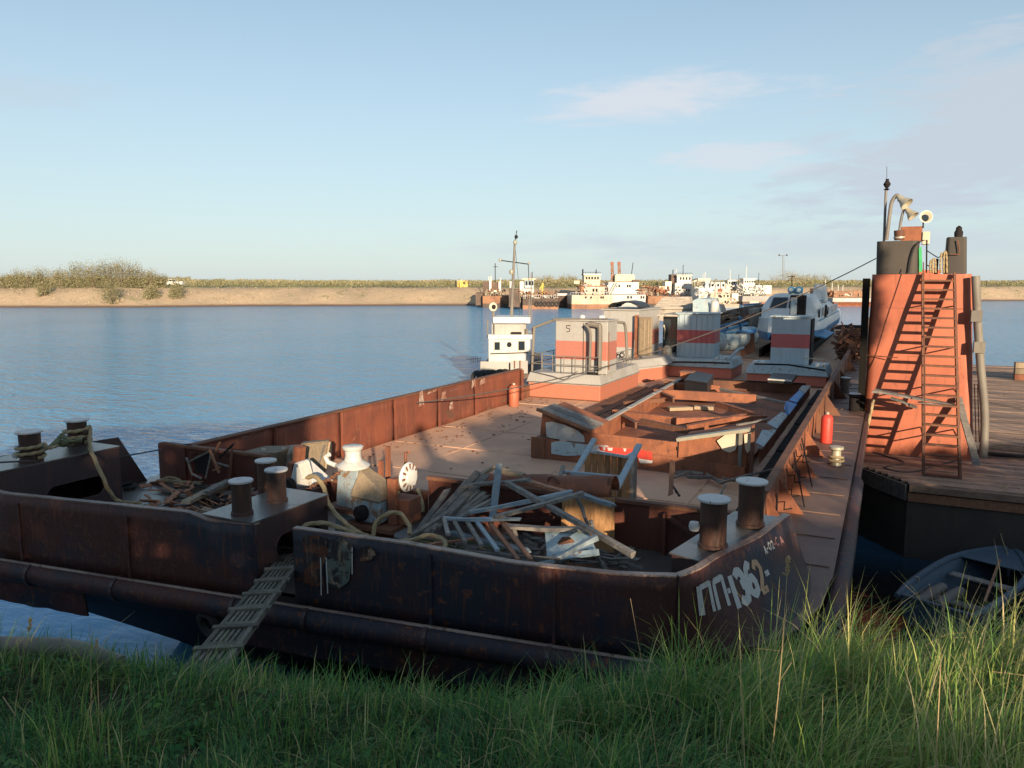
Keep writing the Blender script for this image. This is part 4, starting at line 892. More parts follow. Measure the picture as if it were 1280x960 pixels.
# broken white wooden chair frame
t = thing('broken_chair_frame', 'broken pale wooden frame with dark blue canvas lying on the foredeck by the port wall', 'chair', tuple(at(255, 600, Y=9.4)))
for nm, a, b, w, m in (('leg', (233, 572), (241, 594), .035, 'woodgrey'), ('leg', (262, 562), (274, 591), .04, 'woodred'), ('rail', (236, 577), (262, 564), .035, 'woodgrey'), ('rail', (240, 592), (252, 598), .035, 'woodgrey'), ('rail', (266, 588), (275, 584), .035, 'woodred'),
                       ('rail', (272, 579), (286, 583), .03, 'woodgrey'), ('slat', (264, 566), (257, 598), .02, 'woodgrey')):
    mb = MB(); mb.bar(at(*a, Y=9.35), at(*b, Y=9.4), w, w*.8); mb.build(nm, m, t)
mb = MB(); mb.quadplate(at(243, 571, Y=9.45), at(262, 565, Y=9.45), at(258, 594, Y=9.5), at(244, 590, Y=9.5), .01); mb.build('canvas_seat', 'blue' if False else 'tarp', t)
for a, b, m, lab in (((275, 553), (266, 572), 'woodred', 'thin red brown batten leaning on the hold edge above the broken frame'), ((274, 572), (291, 556), 'dark', 'thin dark iron bar leaning against the port bulkhead'), ((290, 561), (287, 600), 'rustbrown', 'upright rusty bar standing left of the grey green tank')):
    mb = MB(); mb.bar(at(*a, Y=9.7), at(*b, Y=9.7), .035, .03); tag(mb.build('loose_bar', m), lab, 'bar', 'loose bars on the foredeck')
# planks and junk on the left foredeck; each loose piece is a thing of its own
def plank(a, b, Ya, Yb, w, th, m, lab, name='plank', roll=0, group='loose planks on the barge', sag=0, floor=DK, nn=1):
    p, q = at(*a, Y=Ya), at(*b, Y=Yb)
    c = (p+q)/2; mb = MB(); mb.bar(p, q, w, th, roll=roll, sag=sag, n=max(nn, 4))
    rnd = random.Random(hash(lab) & 0xffff if False else sum(map(ord, lab)))
    dx = (q-p).normalized(); nv = len(mb.v); wv = rnd.uniform(-1, 1)*.012
    mb.v = [v-c+Vector((rnd.gauss(0, .005), rnd.gauss(0, .005), rnd.gauss(0, .005)))+dx*(rnd.uniform(-.05, .03) if (i < 4 or i >= nv-4) else 0)+Vector((0, 0, wv*math.sin((i//4)*1.3))) for i, v in enumerate(mb.v)]
    o = mb.build(name, m); o.location = c; tag(o, lab, name.replace('_', ' '), group); return o
def deckplank(a, b, w, th, m, lab, z=DK, name='plank', **k):
    p, q = at(*a, z=z+th/2), at(*b, z=z+th/2); return plank(a, b, p.y, q.y, w, th, m, lab, name, **k)
DP = [((232, 628), (282, 605), .16, .06, 'plywood', 'broad buff plank lying across the left foredeck heap', .14), ((258, 616), (286, 600), .13, .05, 'woodgrey', 'yellowish thick board propped on the left foredeck heap', .22),
      ((205, 611), (232, 617), .12, .04, 'woodgrey', 'short grey board at the left end of the foredeck heap', .03), ((214, 618), (262, 622), .07, .05, 'woodgrey', 'thin pale batten lying flat in front of the broken frame', .03),
      ((170, 632), (238, 640), .16, .02, 'plywood', 'thin buff sheet strip just behind the left bow bulwark', .01), ((254, 640), (285, 646), .14, .12, 'plywood', 'short round pale log on the deck before the middle bollards', .03),
      ((240, 625), (300, 630), .05, .05, 'dark', 'dark narrow bar lying under the middle of the foredeck heap', .02), ((275, 618), (318, 612), .10, .04, 'woodgrey', 'grey board reaching behind the front middle bollard', .06),
      ((200, 600), (252, 604), .1, .03, 'plywood', 'flat plank along the foot of the port bulkhead', .02), ((285, 606), (330, 622), .09, .04, 'woodred', 'red brown board sloping behind the middle bollards', .12)]
for a, b, w, th, m, lab, dz in DP: deckplank(a, b, w, th, m, lab, z=DK+dz)
for a, b, lab in (((148, 620), (200, 626), 'flat dull steel plate lying on the foredeck right of the port bollards'),):
    p = at(*a, z=DK+.02); q = at(*b, z=DK+.02)
    mb = MB(); mb.box(p.x, q.x+.3, p.y-.5, q.y+.2, DK+.012, DK+.03); tag(mb.build('steel_plate', 'deckbow'), lab, 'plate')
# black rubber strip and dark hoses among the junk
for k, (pts, r, m, lab) in enumerate([([(150, 607), (158, 604), (168, 605), (165, 609), (155, 611)], .035, 'tyre', 'dark hose end curled beside the port bollard box'),
     ([(215, 612), (235, 605), (262, 612), (280, 622), (305, 618), (318, 628)], .022, 'tyre', 'dark hose snaking through the foredeck heap'),
     ([(250, 634), (262, 624), (290, 626), (300, 636), (286, 641)], .02, 'cable', 'black cable loop lying by the front middle bollard'),
     ([(200, 602), (210, 597), (222, 599), (228, 604)], .03, 'rope', 'frayed rope end under the port hold corner')]):
    mb = MB(); mb.tube(smooth_path([at(x, y, z=DK+.04+.02*(i % 2)) for i, (x, y) in enumerate(pts)]), r, 6); tag(mb.build('hose', m, smooth=True), lab, 'hose')

def laid_tube(mb, pts, r, n=10):
    # three-strand laid rope: a lobed section that turns along its length
    d0 = None; L_ = 0; vs = []; fs = []
    P = [Vector(pts[0])]
    for a, b in zip(pts, pts[1:]):
        a, b = Vector(a), Vector(b); k = max(1, int((b-a).length/(r*1.3)))
        P += [a.lerp(b, (i+1)/k) for i in range(k)]
    prev = None
    for i, p in enumerate(P):
        d = (P[min(i+1, len(P)-1)]-P[max(i-1, 0)]).normalized()
        a = d.cross(Vector((0, 0, 1)) if abs(d.z) < .9 else Vector((1, 0, 0))).normalized() if prev is None else (prev-d*prev.dot(d)).normalized()
        prev = a; b = d.cross(a)
        for k in range(n):
            t = 2*math.pi*k/n; q = r*(1+.2*math.cos(3*t+i*.9)); vs.append(p+(a*math.cos(t)+b*math.sin(t))*q)
        if i:
            o = n*(i-1)
            for k in range(n): fs.append((o+k, o+(k+1) % n, o+n+(k+1) % n, o+n+k))
    fs += [tuple(range(n-1, -1, -1)), tuple(range(n*(len(P)-1), n*len(P)))]
    mb.add(vs, fs)
def rope(pts, r, m, lab, name='mooring_rope', group=None, cat='rope'):
    mb = MB(); sp = smooth_path(pts, 7)
    if m in ('rope', 'ropegreen') and r > .02: laid_tube(mb, sp, r*.86)
    else: mb.tube(sp, r, 8)
    o = mb.build(name, m, smooth=True); tag(o, lab, cat, group); return o
# rope round the port bollards and down to the deck
P = [(at(40+16*math.cos(a), 551+3*math.sin(a), Y=7.05-.16*math.sin(a))) for a in [i*math.pi/4 for i in range(17)]]
rope([Vector((-11.55+.185*math.cos(a), 7.05+.185*math.sin(a), 2.99+.01*i)) for i, a in enumerate([k*.7 for k in range(20)])]+[at(62, 560, Y=7.2), at(75, 556, Y=7.6), at(90, 556, Y=7.9)], .028, 'rope', 'pale rope wound round the foot of the left bollard of the port pair')
rope([Vector((-12.05+.2*math.cos(a), 8.15+.19*math.sin(a), 2.98+.012*i)) for i, a in enumerate([k*.7 for k in range(20)])]+[at(112, 559, Y=8.0), at(118, 573, Y=7.75), at(130, 600, Y=7.7), at(138, 616, Y=7.8), at(150, 627, Y=7.9), at(175, 629, Y=7.7)], .034, 'rope', 'pale rope from the right port bollard hanging over the box to the deck')
for k in range(5):
    rope([at(56+4*k, 565-2*k, Y=7.3+.05*k)+Vector((0, 0, .03)), at(66+3*k, 556-1*k, Y=7.5+.05*k)+Vector((0, 0, .03*k)), at(80+2*k, 559-1.5*k, Y=7.6)+Vector((0, 0, .02)), at(92+2*k, 553-k, Y=7.8), at(101, 552-k, Y=8.0)], .024, 'ropegreen', ['lowest', 'second', 'middle', 'fourth', 'topmost'][k]+' strand of the mossy rope tangle between the port bollards', 'rope_strand', 'mossy rope strands between the port bollards')
# ropes round the windlass foot, coils on the deck behind the bulwark
rope([at(384, 597, Y=8.5), at(394, 596, Y=8.4), at(403, 606, Y=8.3), at(411, 630, Y=8.0), at(425, 648, Y=7.7), at(443, 663, Y=7.6), at(462, 672, Y=7.6)], .036, 'rope', 'thick pale rope running from the cream casing down to the foredeck')
rope([at(372, 667, Y=7.3), at(384, 656, Y=7.4), at(405, 654, Y=7.5), at(425, 660, Y=7.5), at(445, 668, Y=7.4)], .034, 'rope', 'pale rope looping out of the boarding gap towards the coils')
rope([at(466, 672, Y=7.4), at(470, 654, Y=7.45), at(485, 642, Y=7.5), at(500, 642, Y=7.6), at(511, 656, Y=7.6), at(512, 668, Y=7.5)], .03, 'rope', 'rope standing up in a round loop behind the bow bulwark')
rope([at(480, 676, Y=7.3), at(510, 676, Y=7.35), at(535, 669, Y=7.5), at(553, 674, Y=7.45), at(556, 684, Y=7.3), at(546, 690, Y=7.15)], .03, 'rope', 'flat rope loop lying along the bow bulwark')
rope([at(522, 612, Y=9.9), at(527, 625, Y=9.7), at(529, 640, Y=9.6)], .03, 'rope', 'short rope end hanging over the low hold bulkhead')
for k in range(7):
    c = at(500+20*k, 680+1.5*k, z=DK+.06); rope([c+Vector((.22*math.cos(a)*(1+.2*(k % 3)), .16*math.sin(a), .03*k*.5+.02*math.sin(3*a))) for a in [j*.8+k for j in range(9)]], .018, 'rope' if k % 2 else 'ropegreen', ['first', 'second', 'third', 'fourth', 'fifth', 'sixth', 'seventh'][k]+' cord tangle counted from the left behind the bow bulwark', 'cord_coil', 'tangled cords on the foredeck')

# the heap of laths and planks right of the windlass: (a, b, Ya, Yb, width, thickness, material, label)
LP = [((540, 655), (598, 590), 8.6, 9.8, .10, .04, 'woodgrey', 'grey lath forming the left edge of the lath stack rising to the heap top'),
      ((552, 652), (607, 594), 8.5, 9.8, .12, .03, 'woodgrey', 'broad grey board second from left in the rising stack'),
      ((520, 668), (560, 612), 8.3, 9.5, .09, .03, 'woodgrey', 'grey lath leaning on the low bulkhead left of the heap'),
      ((578, 608), (662, 599), 9.3, 9.4, .10, .035, 'woodgrey', 'sunlit pale lath lying level across the heap top'),
      ((615, 650), (624, 581), 8.7, 9.5, .085, .03, 'woodblue', 'pale blue lath standing upright out of the heap'),
      ((592, 600), (621, 581), 9.9, 10.1, .11, .04, 'plywood', 'short buff board end at the peak of the heap'),
      ((622, 587), (656, 595), 10.0, 10.0, .12, .05, 'plywood', 'short sunlit board at the right of the heap peak'),
      ((620, 646), (729, 617), 8.2, 8.9, .075, .05, 'woodgrey', 'pale pole slanting up right over the heap, front one of the pair'),
      ((590, 640), (715, 615), 8.5, 9.0, .06, .045, 'woodblue', 'blue grey pole behind the pale slanting pole'),
      ((633, 603), (794, 694), 9.2, 7.6, .07, .06, 'woodgrey', 'long grey pole falling right from the heap top to the bulwark'),
      ((655, 600), (706, 615), 9.7, 9.6, .10, .04, 'woodred', 'reddish board lying on the bulkhead edge right of the peak'),
      ((630, 658), (742, 663), 8.5, 8.4, .09, .04, 'woodgrey', 'level grey board low in the heap above the blue painted sheet'),
      ((556, 648), (652, 650), 8.3, 8.3, .05, .04, 'woodblue', 'thin level blue lath carrying the slanting slats'),
      ((676, 706), (747, 672), 7.5, 7.8, .085, .05, 'woodblue', 'pale blue board slanting over the painted sheet at the bulwark'),
      ((727, 619), (768, 632), 9.3, 9.2, .09, .05, 'woodblue', 'blue grey board lying on the bulkhead left of the door box'),
      ((720, 618), (735, 655), 9.1, 8.7, .035, .03, 'woodgrey', 'thin lath dropping from the end of the slanting pole'),
      ((738, 652), (742, 660), 8.6, 8.5, .04, .04, 'woodgrey', 'short stub of wood standing on the long grey pole'),
      ((752, 698), (800, 700), 8.2, 8.1, .05, .03, 'woodgrey', 'thin grey stick lying right of the painted sheet'),
      ((500, 680), (560, 640), 7.9, 8.6, .08, .03, 'woodgrey', 'weathered slat lying low at the left foot of the heap'),
      ((530, 683), (600, 672), 7.7, 7.9, .07, .03, 'woodred', 'brown slat behind the bulwark below the lath frame'),
      ((560, 688), (700, 700), 7.55, 7.55, .05, .04, 'woodgrey', 'long thin batten lying along the inside of the bow bulwark'),
      ((565, 665), (660, 690), 8.1, 7.7, .10, .03, 'woodblue', 'broad pale blue board low in the middle of the heap')]
for a, b, ya, yb, w, th, m, lab in LP: plank(a, b, ya, yb, w, th, m, lab, group='laths heaped behind the bow bulwark')
# the stack of close laths on the left flank
for k in range(8):
    plank((527+7*k, 668-3*k), (585+5*k, 600+4*k), 8.4+.05*k, 9.7-.1*k, .085, .03, 'woodgrey', ['first','second','third','fourth','fifth','sixth','seventh','eighth'][k]+' from the left of the close-laid grey laths flanking the heap', group='close-laid laths on the left flank of the heap')
# slanting slats of the collapsed crate side
t = thing('collapsed_pallet', 'collapsed wooden pallet side with slanting slats leaning on the bow bulwark', 'pallet', tuple(at(610, 690, Y=7.8)))
for (a, b, m) in (((567, 650), (582, 678), 'woodgrey'), ((584, 652), (602, 682), 'woodgrey'), ((596, 652), (622, 688), 'woodblue'), ((612, 653), (648, 700), 'woodred'), ((627, 652), (664, 700), 'woodred'), ((555, 648), (560, 668), 'woodgrey')):
    mb = MB(); mb.bar(at(*a, Y=8.3), at(*b, Y=7.45), .05, .03); mb.build('slat', m, t)
# plywood sheets and painted panel
def sheet_thing(name, pts, Ys, th, m, lab, cat):
    P = [at(*p, Y=y) for p, y in zip(pts, Ys)]; c = sum(P, Vector())/4; t = thing(name, lab, cat, tuple(c)); mb = MB(); mb.quadplate(*P, th); mb.build('board', m, t); return t
sheet_thing('plywood_sheet', [(700, 690), (768, 690), (768, 622), (704, 622)], [9.55, 9.55, 9.6, 9.6], .02, 'woodwarm', 'brown plywood sheet standing against the bulkhead behind the poles', 'sheet')
t = sheet_thing('painted_panel', [(681, 662), (734, 661), (747, 691), (684, 700)], [8.5, 8.5, 8.0, 8.0], .02, 'bluewhite', 'flaking pale blue painted panel with a rusty hole lying behind the bulwark', 'panel')
mb = MB(); P = [at(x, y, Y=8.21) for x, y in ((697, 678), (703, 671), (712, 671), (718, 676), (716, 684), (706, 688), (699, 685))]; mb.add(P, [tuple(range(7))]); mb.build('rusty_hole', 'rustbrown', t)
mb = MB(); mb.quadplate(at(683, 694, Y=8.0), at(748, 686, Y=7.95), at(749, 693, Y=7.9), at(684, 701, Y=7.9), .015); mb.build('painted_rim', 'bluewhite', t)
# rusty coaming drum behind the heap
t = thing('rusty_trough', 'rusty orange half round trough lying behind the lath heap on the hold bulkhead', 'trough', tuple(at(690, 605, Y=10.3)))
mb = MB(); P0, P1 = at(601, 612, Y=10.35), at(768, 618, Y=10.2)
mb.grid(lambda u, v: tuple(P0.lerp(P1, u)+Vector((0, -.24*math.cos(v*math.pi), .26*math.sin(v*math.pi)+.03*nz3(u*9, v*3)))), 24, 8); mb.build('trough_shell', 'orange', t, smooth=True, solid=.015)
mb = MB(); mb.torus(at(692, 604, Y=10.1), .1, .02, (.3, 1, .2)); mb.build('lifting_ring', 'rustbrown', t, smooth=True)
# dark junk mass low in the well
random.seed(9); jk = MB()
for i in range(110):
    c = at(random.uniform(545, 790), random.uniform(672, 708), z=DK+.05+random.random()*.1); 
    if c.y > 9.7 or c.y < 7.5: continue
    d = Vector((random.gauss(0, 1), random.gauss(0, .7), random.gauss(0, .15))).normalized()*random.uniform(.05, .28); jk.bar(c-d, c+d, random.uniform(.02, .07), .02, roll=random.random())
o = jk.build('small_wood_litter', 'woodgrey'); o['kind'] = 'stuff'; tag(o, 'splinters and small sticks littering the foredeck behind the bulwark', 'litter')
random.seed(12)
jk = MB()
for i in range(75):
    c = at(random.uniform(180, 330), random.uniform(600, 642), z=DK+.03+random.random()*.08)
    if c.y > 9.75 or c.y < bowY(c.x)+.15: continue
    d = Vector((random.gauss(0, 1), random.gauss(0, .7), random.gauss(0, .15))).normalized()*random.uniform(.04, .24); jk.bar(c-d, c+d, random.uniform(.02, .09), .02, roll=random.random())
o = jk.build('small_wood_litter', 'woodred'); o['kind'] = 'stuff'; tag(o, 'sticks and scraps littering the deck around the broken frame', 'litter')
# blue ladder frame leaning on the wooden box
t = thing('wooden_trestle', 'pale blue wooden ladder frame leaning across the vertical-board box', 'ladder', tuple(at(740, 610, Y=11.5)))
for nm, a, b, ya, yb, w, m in (('stile', (706, 612), (743, 549), 11.2, 12.6, .085, 'woodblue'), ('stile', (770, 612), (799, 556), 11.2, 12.5, .095, 'woodblue'), ('rung', (703, 590), (777, 597), 11.55, 11.55, .075, 'woodblue'),
                               ('leg', (704, 583), (697, 605), 11.6, 11.2, .06, 'woodgrey'), ('leg', (710, 592), (722, 614), 11.5, 11.0, .04, 'rustbrown')):
    mb = MB(); mb.bar(at(*a, Y=ya), at(*b, Y=yb), w, .05); mb.build(nm, m, t)
t = thing('board_box', 'box of upright honey coloured boards standing in the hold just behind the bulkhead', 'box', tuple(at(765, 612, Y=12.6)))
for k in range(6):
    x0 = 731+8.2*k; p = at(x0+4, 566+1.0*k, Y=12.8); q = Vector((p.x, p.y, CD)); mb = MB(); mb.bar(q, p+Vector((0, 0, 0)), .105, .03, up=(0, 1, 0)); o = mb.build('board', 'woodwarm', t)
for k in range(4):
    p = at(781+4.2*k, 572-2.3*k, Y=12.8+.27*k); q = Vector((p.x, p.y, CD)); mb = MB(); mb.bar(q, p, .03, .23, up=(0, 1, 0)); mb.build('board', 'woodwarm' if k < 2 else 'woodgrey', t)
mb = MB(); mb.bar(at(733, 563, Y=12.75), at(783, 571, Y=12.72), .05, .04).bar(at(783, 571, Y=12.72), at(799, 562, Y=13.9), .05, .04); mb.build('top_rim', 'bluewhite', t)
for i, (a, b, w, m, lab) in enumerate([((841, 576), (838, 618), .07, 'woodred', 'upright reddish stake standing in the hold in front of the wreck'), ((762, 600), (763, 626), .05, 'rustbrown', 'short rusty stake on the bulkhead in front of the board box'),
     ((841, 608), (850, 621), .03, 'dark', 'thin dark rod leaning at the foot of the reddish stake'), ((908, 606), (899, 620), .025, 'greypipe', 'thin grey rod leaning on the bulkhead left of the starboard bollard')]):
    plank(a, b, 12.0 if i in (0, 2) else 10.05, 11.6 if i in (0, 2) else 10.0, w, w*.7, m, lab, name='stake', group='stakes by the hold bulkhead')
for i, (a, b, w, lab) in enumerate([((845, 590), (925, 594), .08, 'grey driftwood pole lying along the foot of the wreck'), ((842, 597), (868, 588), .06, 'short grey pole crossing left under the driftwood pole'), ((884, 593), (903, 604), .08, 'bent grey pole end pointing towards the starboard bollard'),
     ((858, 596), (890, 597), .09, 'short thick grey board in the pole tangle before the wreck'), ((900, 604), (966, 586), .05, 'long thin grey pole running right to the starboard wall'), ((905, 598), (922, 602), .05, 'short forked stick at the middle of the pole tangle')]):
    p = at(*a, z=CD+.06+.03*i); q = at(*b, z=CD+.06+.02*i); plank(a, b, p.y, q.y, w, w*.7, 'woodgrey', lab, name='pole', group='poles lying before the wreck')

# ================================================================== WRECKED SUPERSTRUCTURE IN THE HOLD
WY = 16.5
t = wreck = thing('wrecked_deckhouse', 'rusty wrecked deckhouse frame lying flat in the hold with peeling white and red paint', 'wreck', (-4.9, 16.5, CD))
XL, XR = -7.3, -2.5
def wp(name, m, f, solid=.03, nu=16, nv=5, smooth=False):
    mb = MB(); mb.grid(f, nu, nv); return mb.build(name, m, wreck, smooth=smooth, solid=solid)
wp('floor_plate', 'orange', lambda u, v: (XL+.2+(XR-XL-.3)*u, WY+.1+13*v, CD+.14+.03*nz3(u*6, v*9)), nu=20, nv=30)
wp('front_plate', 'orange', lambda u, v: (-6.2+3.75*u, WY+.02*nz3(u*9, v*4), CD+.02+(.66-.08*u)*v))
wp('front_sill', 'rustbrown', lambda u, v: (XL-.1+5.0*u, WY-.28+.28*v, CD+.05+.03*nz3(u*9, v)), nv=2)
wp('lower_face', 'orange', lambda u, v: (XL-.1+4.9*u, WY-.29, CD+.01+(.50-.22*u)*v+.02*nz3(u*7, v)), nv=3)
# left corner box with slanted board roof
mb = MB(); mb.hexa([(-7.3, WY, 2.02), (-6.05, WY, 1.94), (-6.05, WY+1.4, 1.94), (-7.3, WY+1.4, 2.02)], [(-7.25, WY+.03, 2.60), (-6.05, WY+.03, 2.22), (-6.05, WY+1.4, 2.22), (-7.25, WY+1.4, 2.62)]); mb.build('corner_box', 'orange', wreck)
mb = MB(); mb.hexa([(-7.36, WY-.32, CD), (-7.05, WY-.32, CD), (-7.05, WY+.6, CD), (-7.36, WY+.6, CD)], [(-7.36, WY-.32, 1.98), (-7.05, WY-.32, 1.98), (-7.05, WY+.6, 1.98), (-7.36, WY+.6, 1.98)]); mb.build('corner_post', 'rustbrown', wreck)
for k in range(5):
    mb = MB(); o = k*.2; mb.bar((-7.28, WY-.08+o, 2.64-.0*k), (-5.98, WY-.12+o, 2.25), .19, .04); mb.build('roof_board', 'woodgrey', wreck)
mb = MB(); mb.bar((-7.3, WY-.2, 2.66), (-5.95, WY-.24, 2.27), .06, .07); mb.build('board_edge', 'woodred', wreck)
def paintpatch(pts, m, Y, name='paint_patch'):
    P = [at(x, y, Y=Y) for x, y in pts]; c = sum(P, Vector())/len(P); mb = MB(); mb.add(P+[c], [(i, (i+1) % len(P), len(P)) for i in range(len(P))]); mb.build(name, m, wreck)
paintpatch([(682, 528), (690, 527), (705, 531), (722, 538), (730, 545), (731, 553), (712, 551), (683, 547)], 'whiteclean', WY-.035)
paintpatch([(689, 553), (700, 551), (742, 557), (740, 562), (735, 567), (728, 569), (708, 570), (689, 567)], 'bluewhite', WY-.325)
paintpatch([(742, 556), (760, 557), (763, 563), (745, 567), (737, 565)], 'whiteclean', WY-.325)
paintpatch([(748, 558), (775, 560), (800, 562), (815, 565), (816, 575), (798, 577), (797, 572), (770, 567), (750, 563)], 'red', WY-.33, 'red_band')
for xa, xb, y in ((753, 757, 561), (759, 766, 561.5), (779, 783, 562.5)): paintpatch([(xa, y-2), (xb, y-1.7), (xb-1, y+2), (xa+1, y+1.6)], 'whiteclean', WY-.345, 'white_mark')
paintpatch([(798, 573), (816, 576), (815, 579), (800, 579)], 'whiteclean', WY-.335)
# right corner box with cream patch and dark cap
mb = MB(); mb.hexa([(-3.95, WY-.1, 1.62), (-2.5, WY-.1, 1.72), (-2.5, WY+1.0, 1.7), (-3.95, WY+1.0, 1.62)], [(-3.95, WY-.06, 2.18), (-2.52, WY-.06, 2.50), (-2.52, WY+1.0, 2.5), (-3.95, WY+1.0, 2.2)]); mb.build('corner_box', 'orange', wreck)
paintpatch([(896, 551), (906, 544), (917, 541), (924, 543), (923, 553), (919, 563), (912, 566), (904, 563)], 'cream', WY-.135)
paintpatch([(930, 543), (939, 541), (942, 548), (940, 560), (934, 567), (931, 560)], 'cream', WY-.135)
mb = MB(); mb.bar((-3.95, WY-.2, 2.24), (-2.45, WY-.18, 2.58), .22, .07); mb.build('cap_plate', 'lamp', wreck)
mb = MB(); mb.bar((-3.9, WY+.1, 2.18), (-2.4, WY+.1, 2.52), .3, .05); mb.build('cap_underside', 'dark', wreck)
for x in (-2.62, -2.38):
    mb = MB(); mb.bar((x, WY-.22, CD+.1), (x, WY-.2, 2.5), .07, .07); mb.build('corner_rod', 'greypipe' if x < -2.5 else 'rustbrown', wreck)
mb = MB(); P = [at(x, y, Y=WY-.02) for x, y in ((846, 558), (868, 560), (868, 565), (846, 563))]; mb.add([p+Vector((0, -.02, 0)) for p in P], [(0, 1, 2, 3)]); mb.build('slot', 'dark', wreck)
# side coamings, left with pale top
def side(x0, x1, y0, y1, zt, m, ml, nm):
    mb = MB(); mb.quadplate((x0, y0, CD+.1), (x1, y1, CD+.1), (x1, y1, zt), (x0, y0, zt), .04); p = mb.build(nm, m, wreck)
    mb = MB(); mb.bar((x0, y0, zt+.015), (x1, y1, zt+.015), .12, .04); mb.build('side_cap', ml, p)
for k in range(4):
    y0 = WY+1.2+3.0*k; y1 = y0+2.9; x0 = -6.15-.02*(y0-WY)*2; x1 = -6.15-.02*(y1-WY)*2
    side(x0-.1, x1-.1, y0, y1, 2.10, 'orange', 'greypaint', 'left_coaming')
for k, (m) in enumerate(('greypaint', 'greypaint', 'brightblue', 'brightblue', 'greypaint')):
    y0 = WY+1.1+2.35*k; side(-2.42, -2.40, y0, y0+2.25, 1.92, 'rustbrown' if k % 2 else 'orange', m, 'right_coaming')
    mb = MB(); mb.quadplate((-2.34, y0+.05, 1.95+.02*(k % 2)), (-2.34, y0+2.2, 1.95+.02*(k % 2)), (-2.34-[.24, .15, .28, .16, .2][k], y0+[1.5, 2.2, 2.0, 2.25, 1.2][k], 2.06), (-2.34-[.18, .26, .12, .25, .2][k], y0+.1, 2.02+.05*(k % 3)), .02); mb.build('side_flap', 'bluewhite' if k in (0, 1) else m, wreck)
side(-6.5, -2.5, 29.0, 29.2, 2.0, 'rustbrown', 'dark', 'back_coaming')
# fallen frames across the floor
FR = [((766, 517), (845, 527), .16, 'orange'), ((845, 527), (958, 524), .14, 'orange'), ((765, 516), (795, 532), .12, 'rustbrown'), ((817, 492), (945, 499), .22, 'orange'), ((817, 490), (842, 500), .12, 'rustbrown'),
      ((842, 482), (900, 486), .16, 'orange'), ((895, 505), (950, 522), .12, 'orange'), ((860, 537), (930, 522), .16, 'orange'), ((830, 478), (870, 484), .1, 'woodred'), ((800, 527), (865, 541), .1, 'rustbrown'), ((900, 487), (985, 505), .05, 'woodgrey'), ((780, 505), (830, 500), .1, 'rustbrown')]
for a, b, w, m in FR:
    p = at(*a, z=2.0); q = at(*b, z=1.95); mb = MB(); mb.bar(p, q, .06, w*1.3, n=3); fr = mb.build('fallen_frame', m, wreck)
    mb = MB(); mb.bar(p+Vector((0, .05, w*.62)), q+Vector((0, .05, w*.62)), .14, .02); mb.build('frame_flange', m, fr)
for a, b in (((835, 511), (864, 510)), ((868, 509), (892, 510))):
    mb = MB(); mb.bar(at(*a, z=CD+.22), at(*b, z=CD+.22), .28, .1); mb.build('foam_block', 'plywood', wreck)
plank((922, 531), (960, 524), 18.5, 20, .07, .03, 'woodgrey', 'pale lath lying over the right side of the wreck', group='loose planks on the barge')
# black sheets and a red brown bin at its far end
for i, (pts, lab) in enumerate([([(856, 475), (884, 479), (892, 468), (866, 463)], 'black sheet metal cover lying at the far left corner of the wreck'), ([(960, 474), (990, 476), (996, 468), (966, 466)], 'black cover with a white edge lying at the far right corner of the wreck')]):
    P = [at(x, y, z=2.35) for x, y in pts]; c = sum(P, Vector())/4; t = thing('black_cover', lab, 'cover', tuple(c), 'black covers lying on the wreck')
    mb = MB(); mb.hexa([p-Vector((0, 0, .55 if i == 0 else .12)) for p in P], P); mb.build('cover_sheet', 'tarp', t)
    mb = MB(); mb.bar(P[0]+Vector((0, -.03, .0)), P[1]+Vector((0, -.03, .0)), .04, .05); mb.build('edge_trim', 'tarp' if i == 0 else 'whiteclean', t)
    P2 = [at(x, y+4, z=2.25) for x, y in pts]
t = thing('rusty_bin', 'small orange rust bin beside the left black cover', 'bin', tuple(at(859, 480, z=2.0))); c = at(859, 480, z=1.9)
mb = MB(); mb.box(c.x-.22, c.x+.22, c.y-.2, c.y+.2, CD+.1, 2.35); mb.build('bin_body', 'orange', t); mb = MB(); mb.box(c.x-.25, c.x+.25, c.y-.23, c.y+.23, 2.352, 2.38); mb.build('bin_lid', 'woodred', t)
# long dark plank runway left of the wreck and grating on its right
for k in range(3):
    p = at(745-9*k, 538-1*k, z=CD+.05); q = at(845-6*k, 466, z=CD+.05)
for k in range(9):
    y0 = 13.2+2.0*k; mb = MB(); mb.box(-2.25, -1.62, y0, y0+1.93, CD+.03, CD+.07+.02*(k % 2)); o = mb.build('deck_board', 'woodgrey' if False else 'dark'); tag(o, ['first','second','third','fourth','fifth','sixth','seventh','eighth','farthest'][k]+' dark board, counted from the bow, in the gutter right of the wreck', 'board', 'dark boards in the starboard gutter')
for k in range(3):
    x = -7.75-.42*k; mb = MB(); mb.box(x, x+.36, 19.5+k*.7, 31-k, CD+.03, CD+.09); o = mb.build('long_board', 'rustbrown'); tag(o, ['inner', 'middle', 'outer'][k]+' of three long dark boards laid beside the left edge of the wreck', 'board', 'long boards left of the wreck')

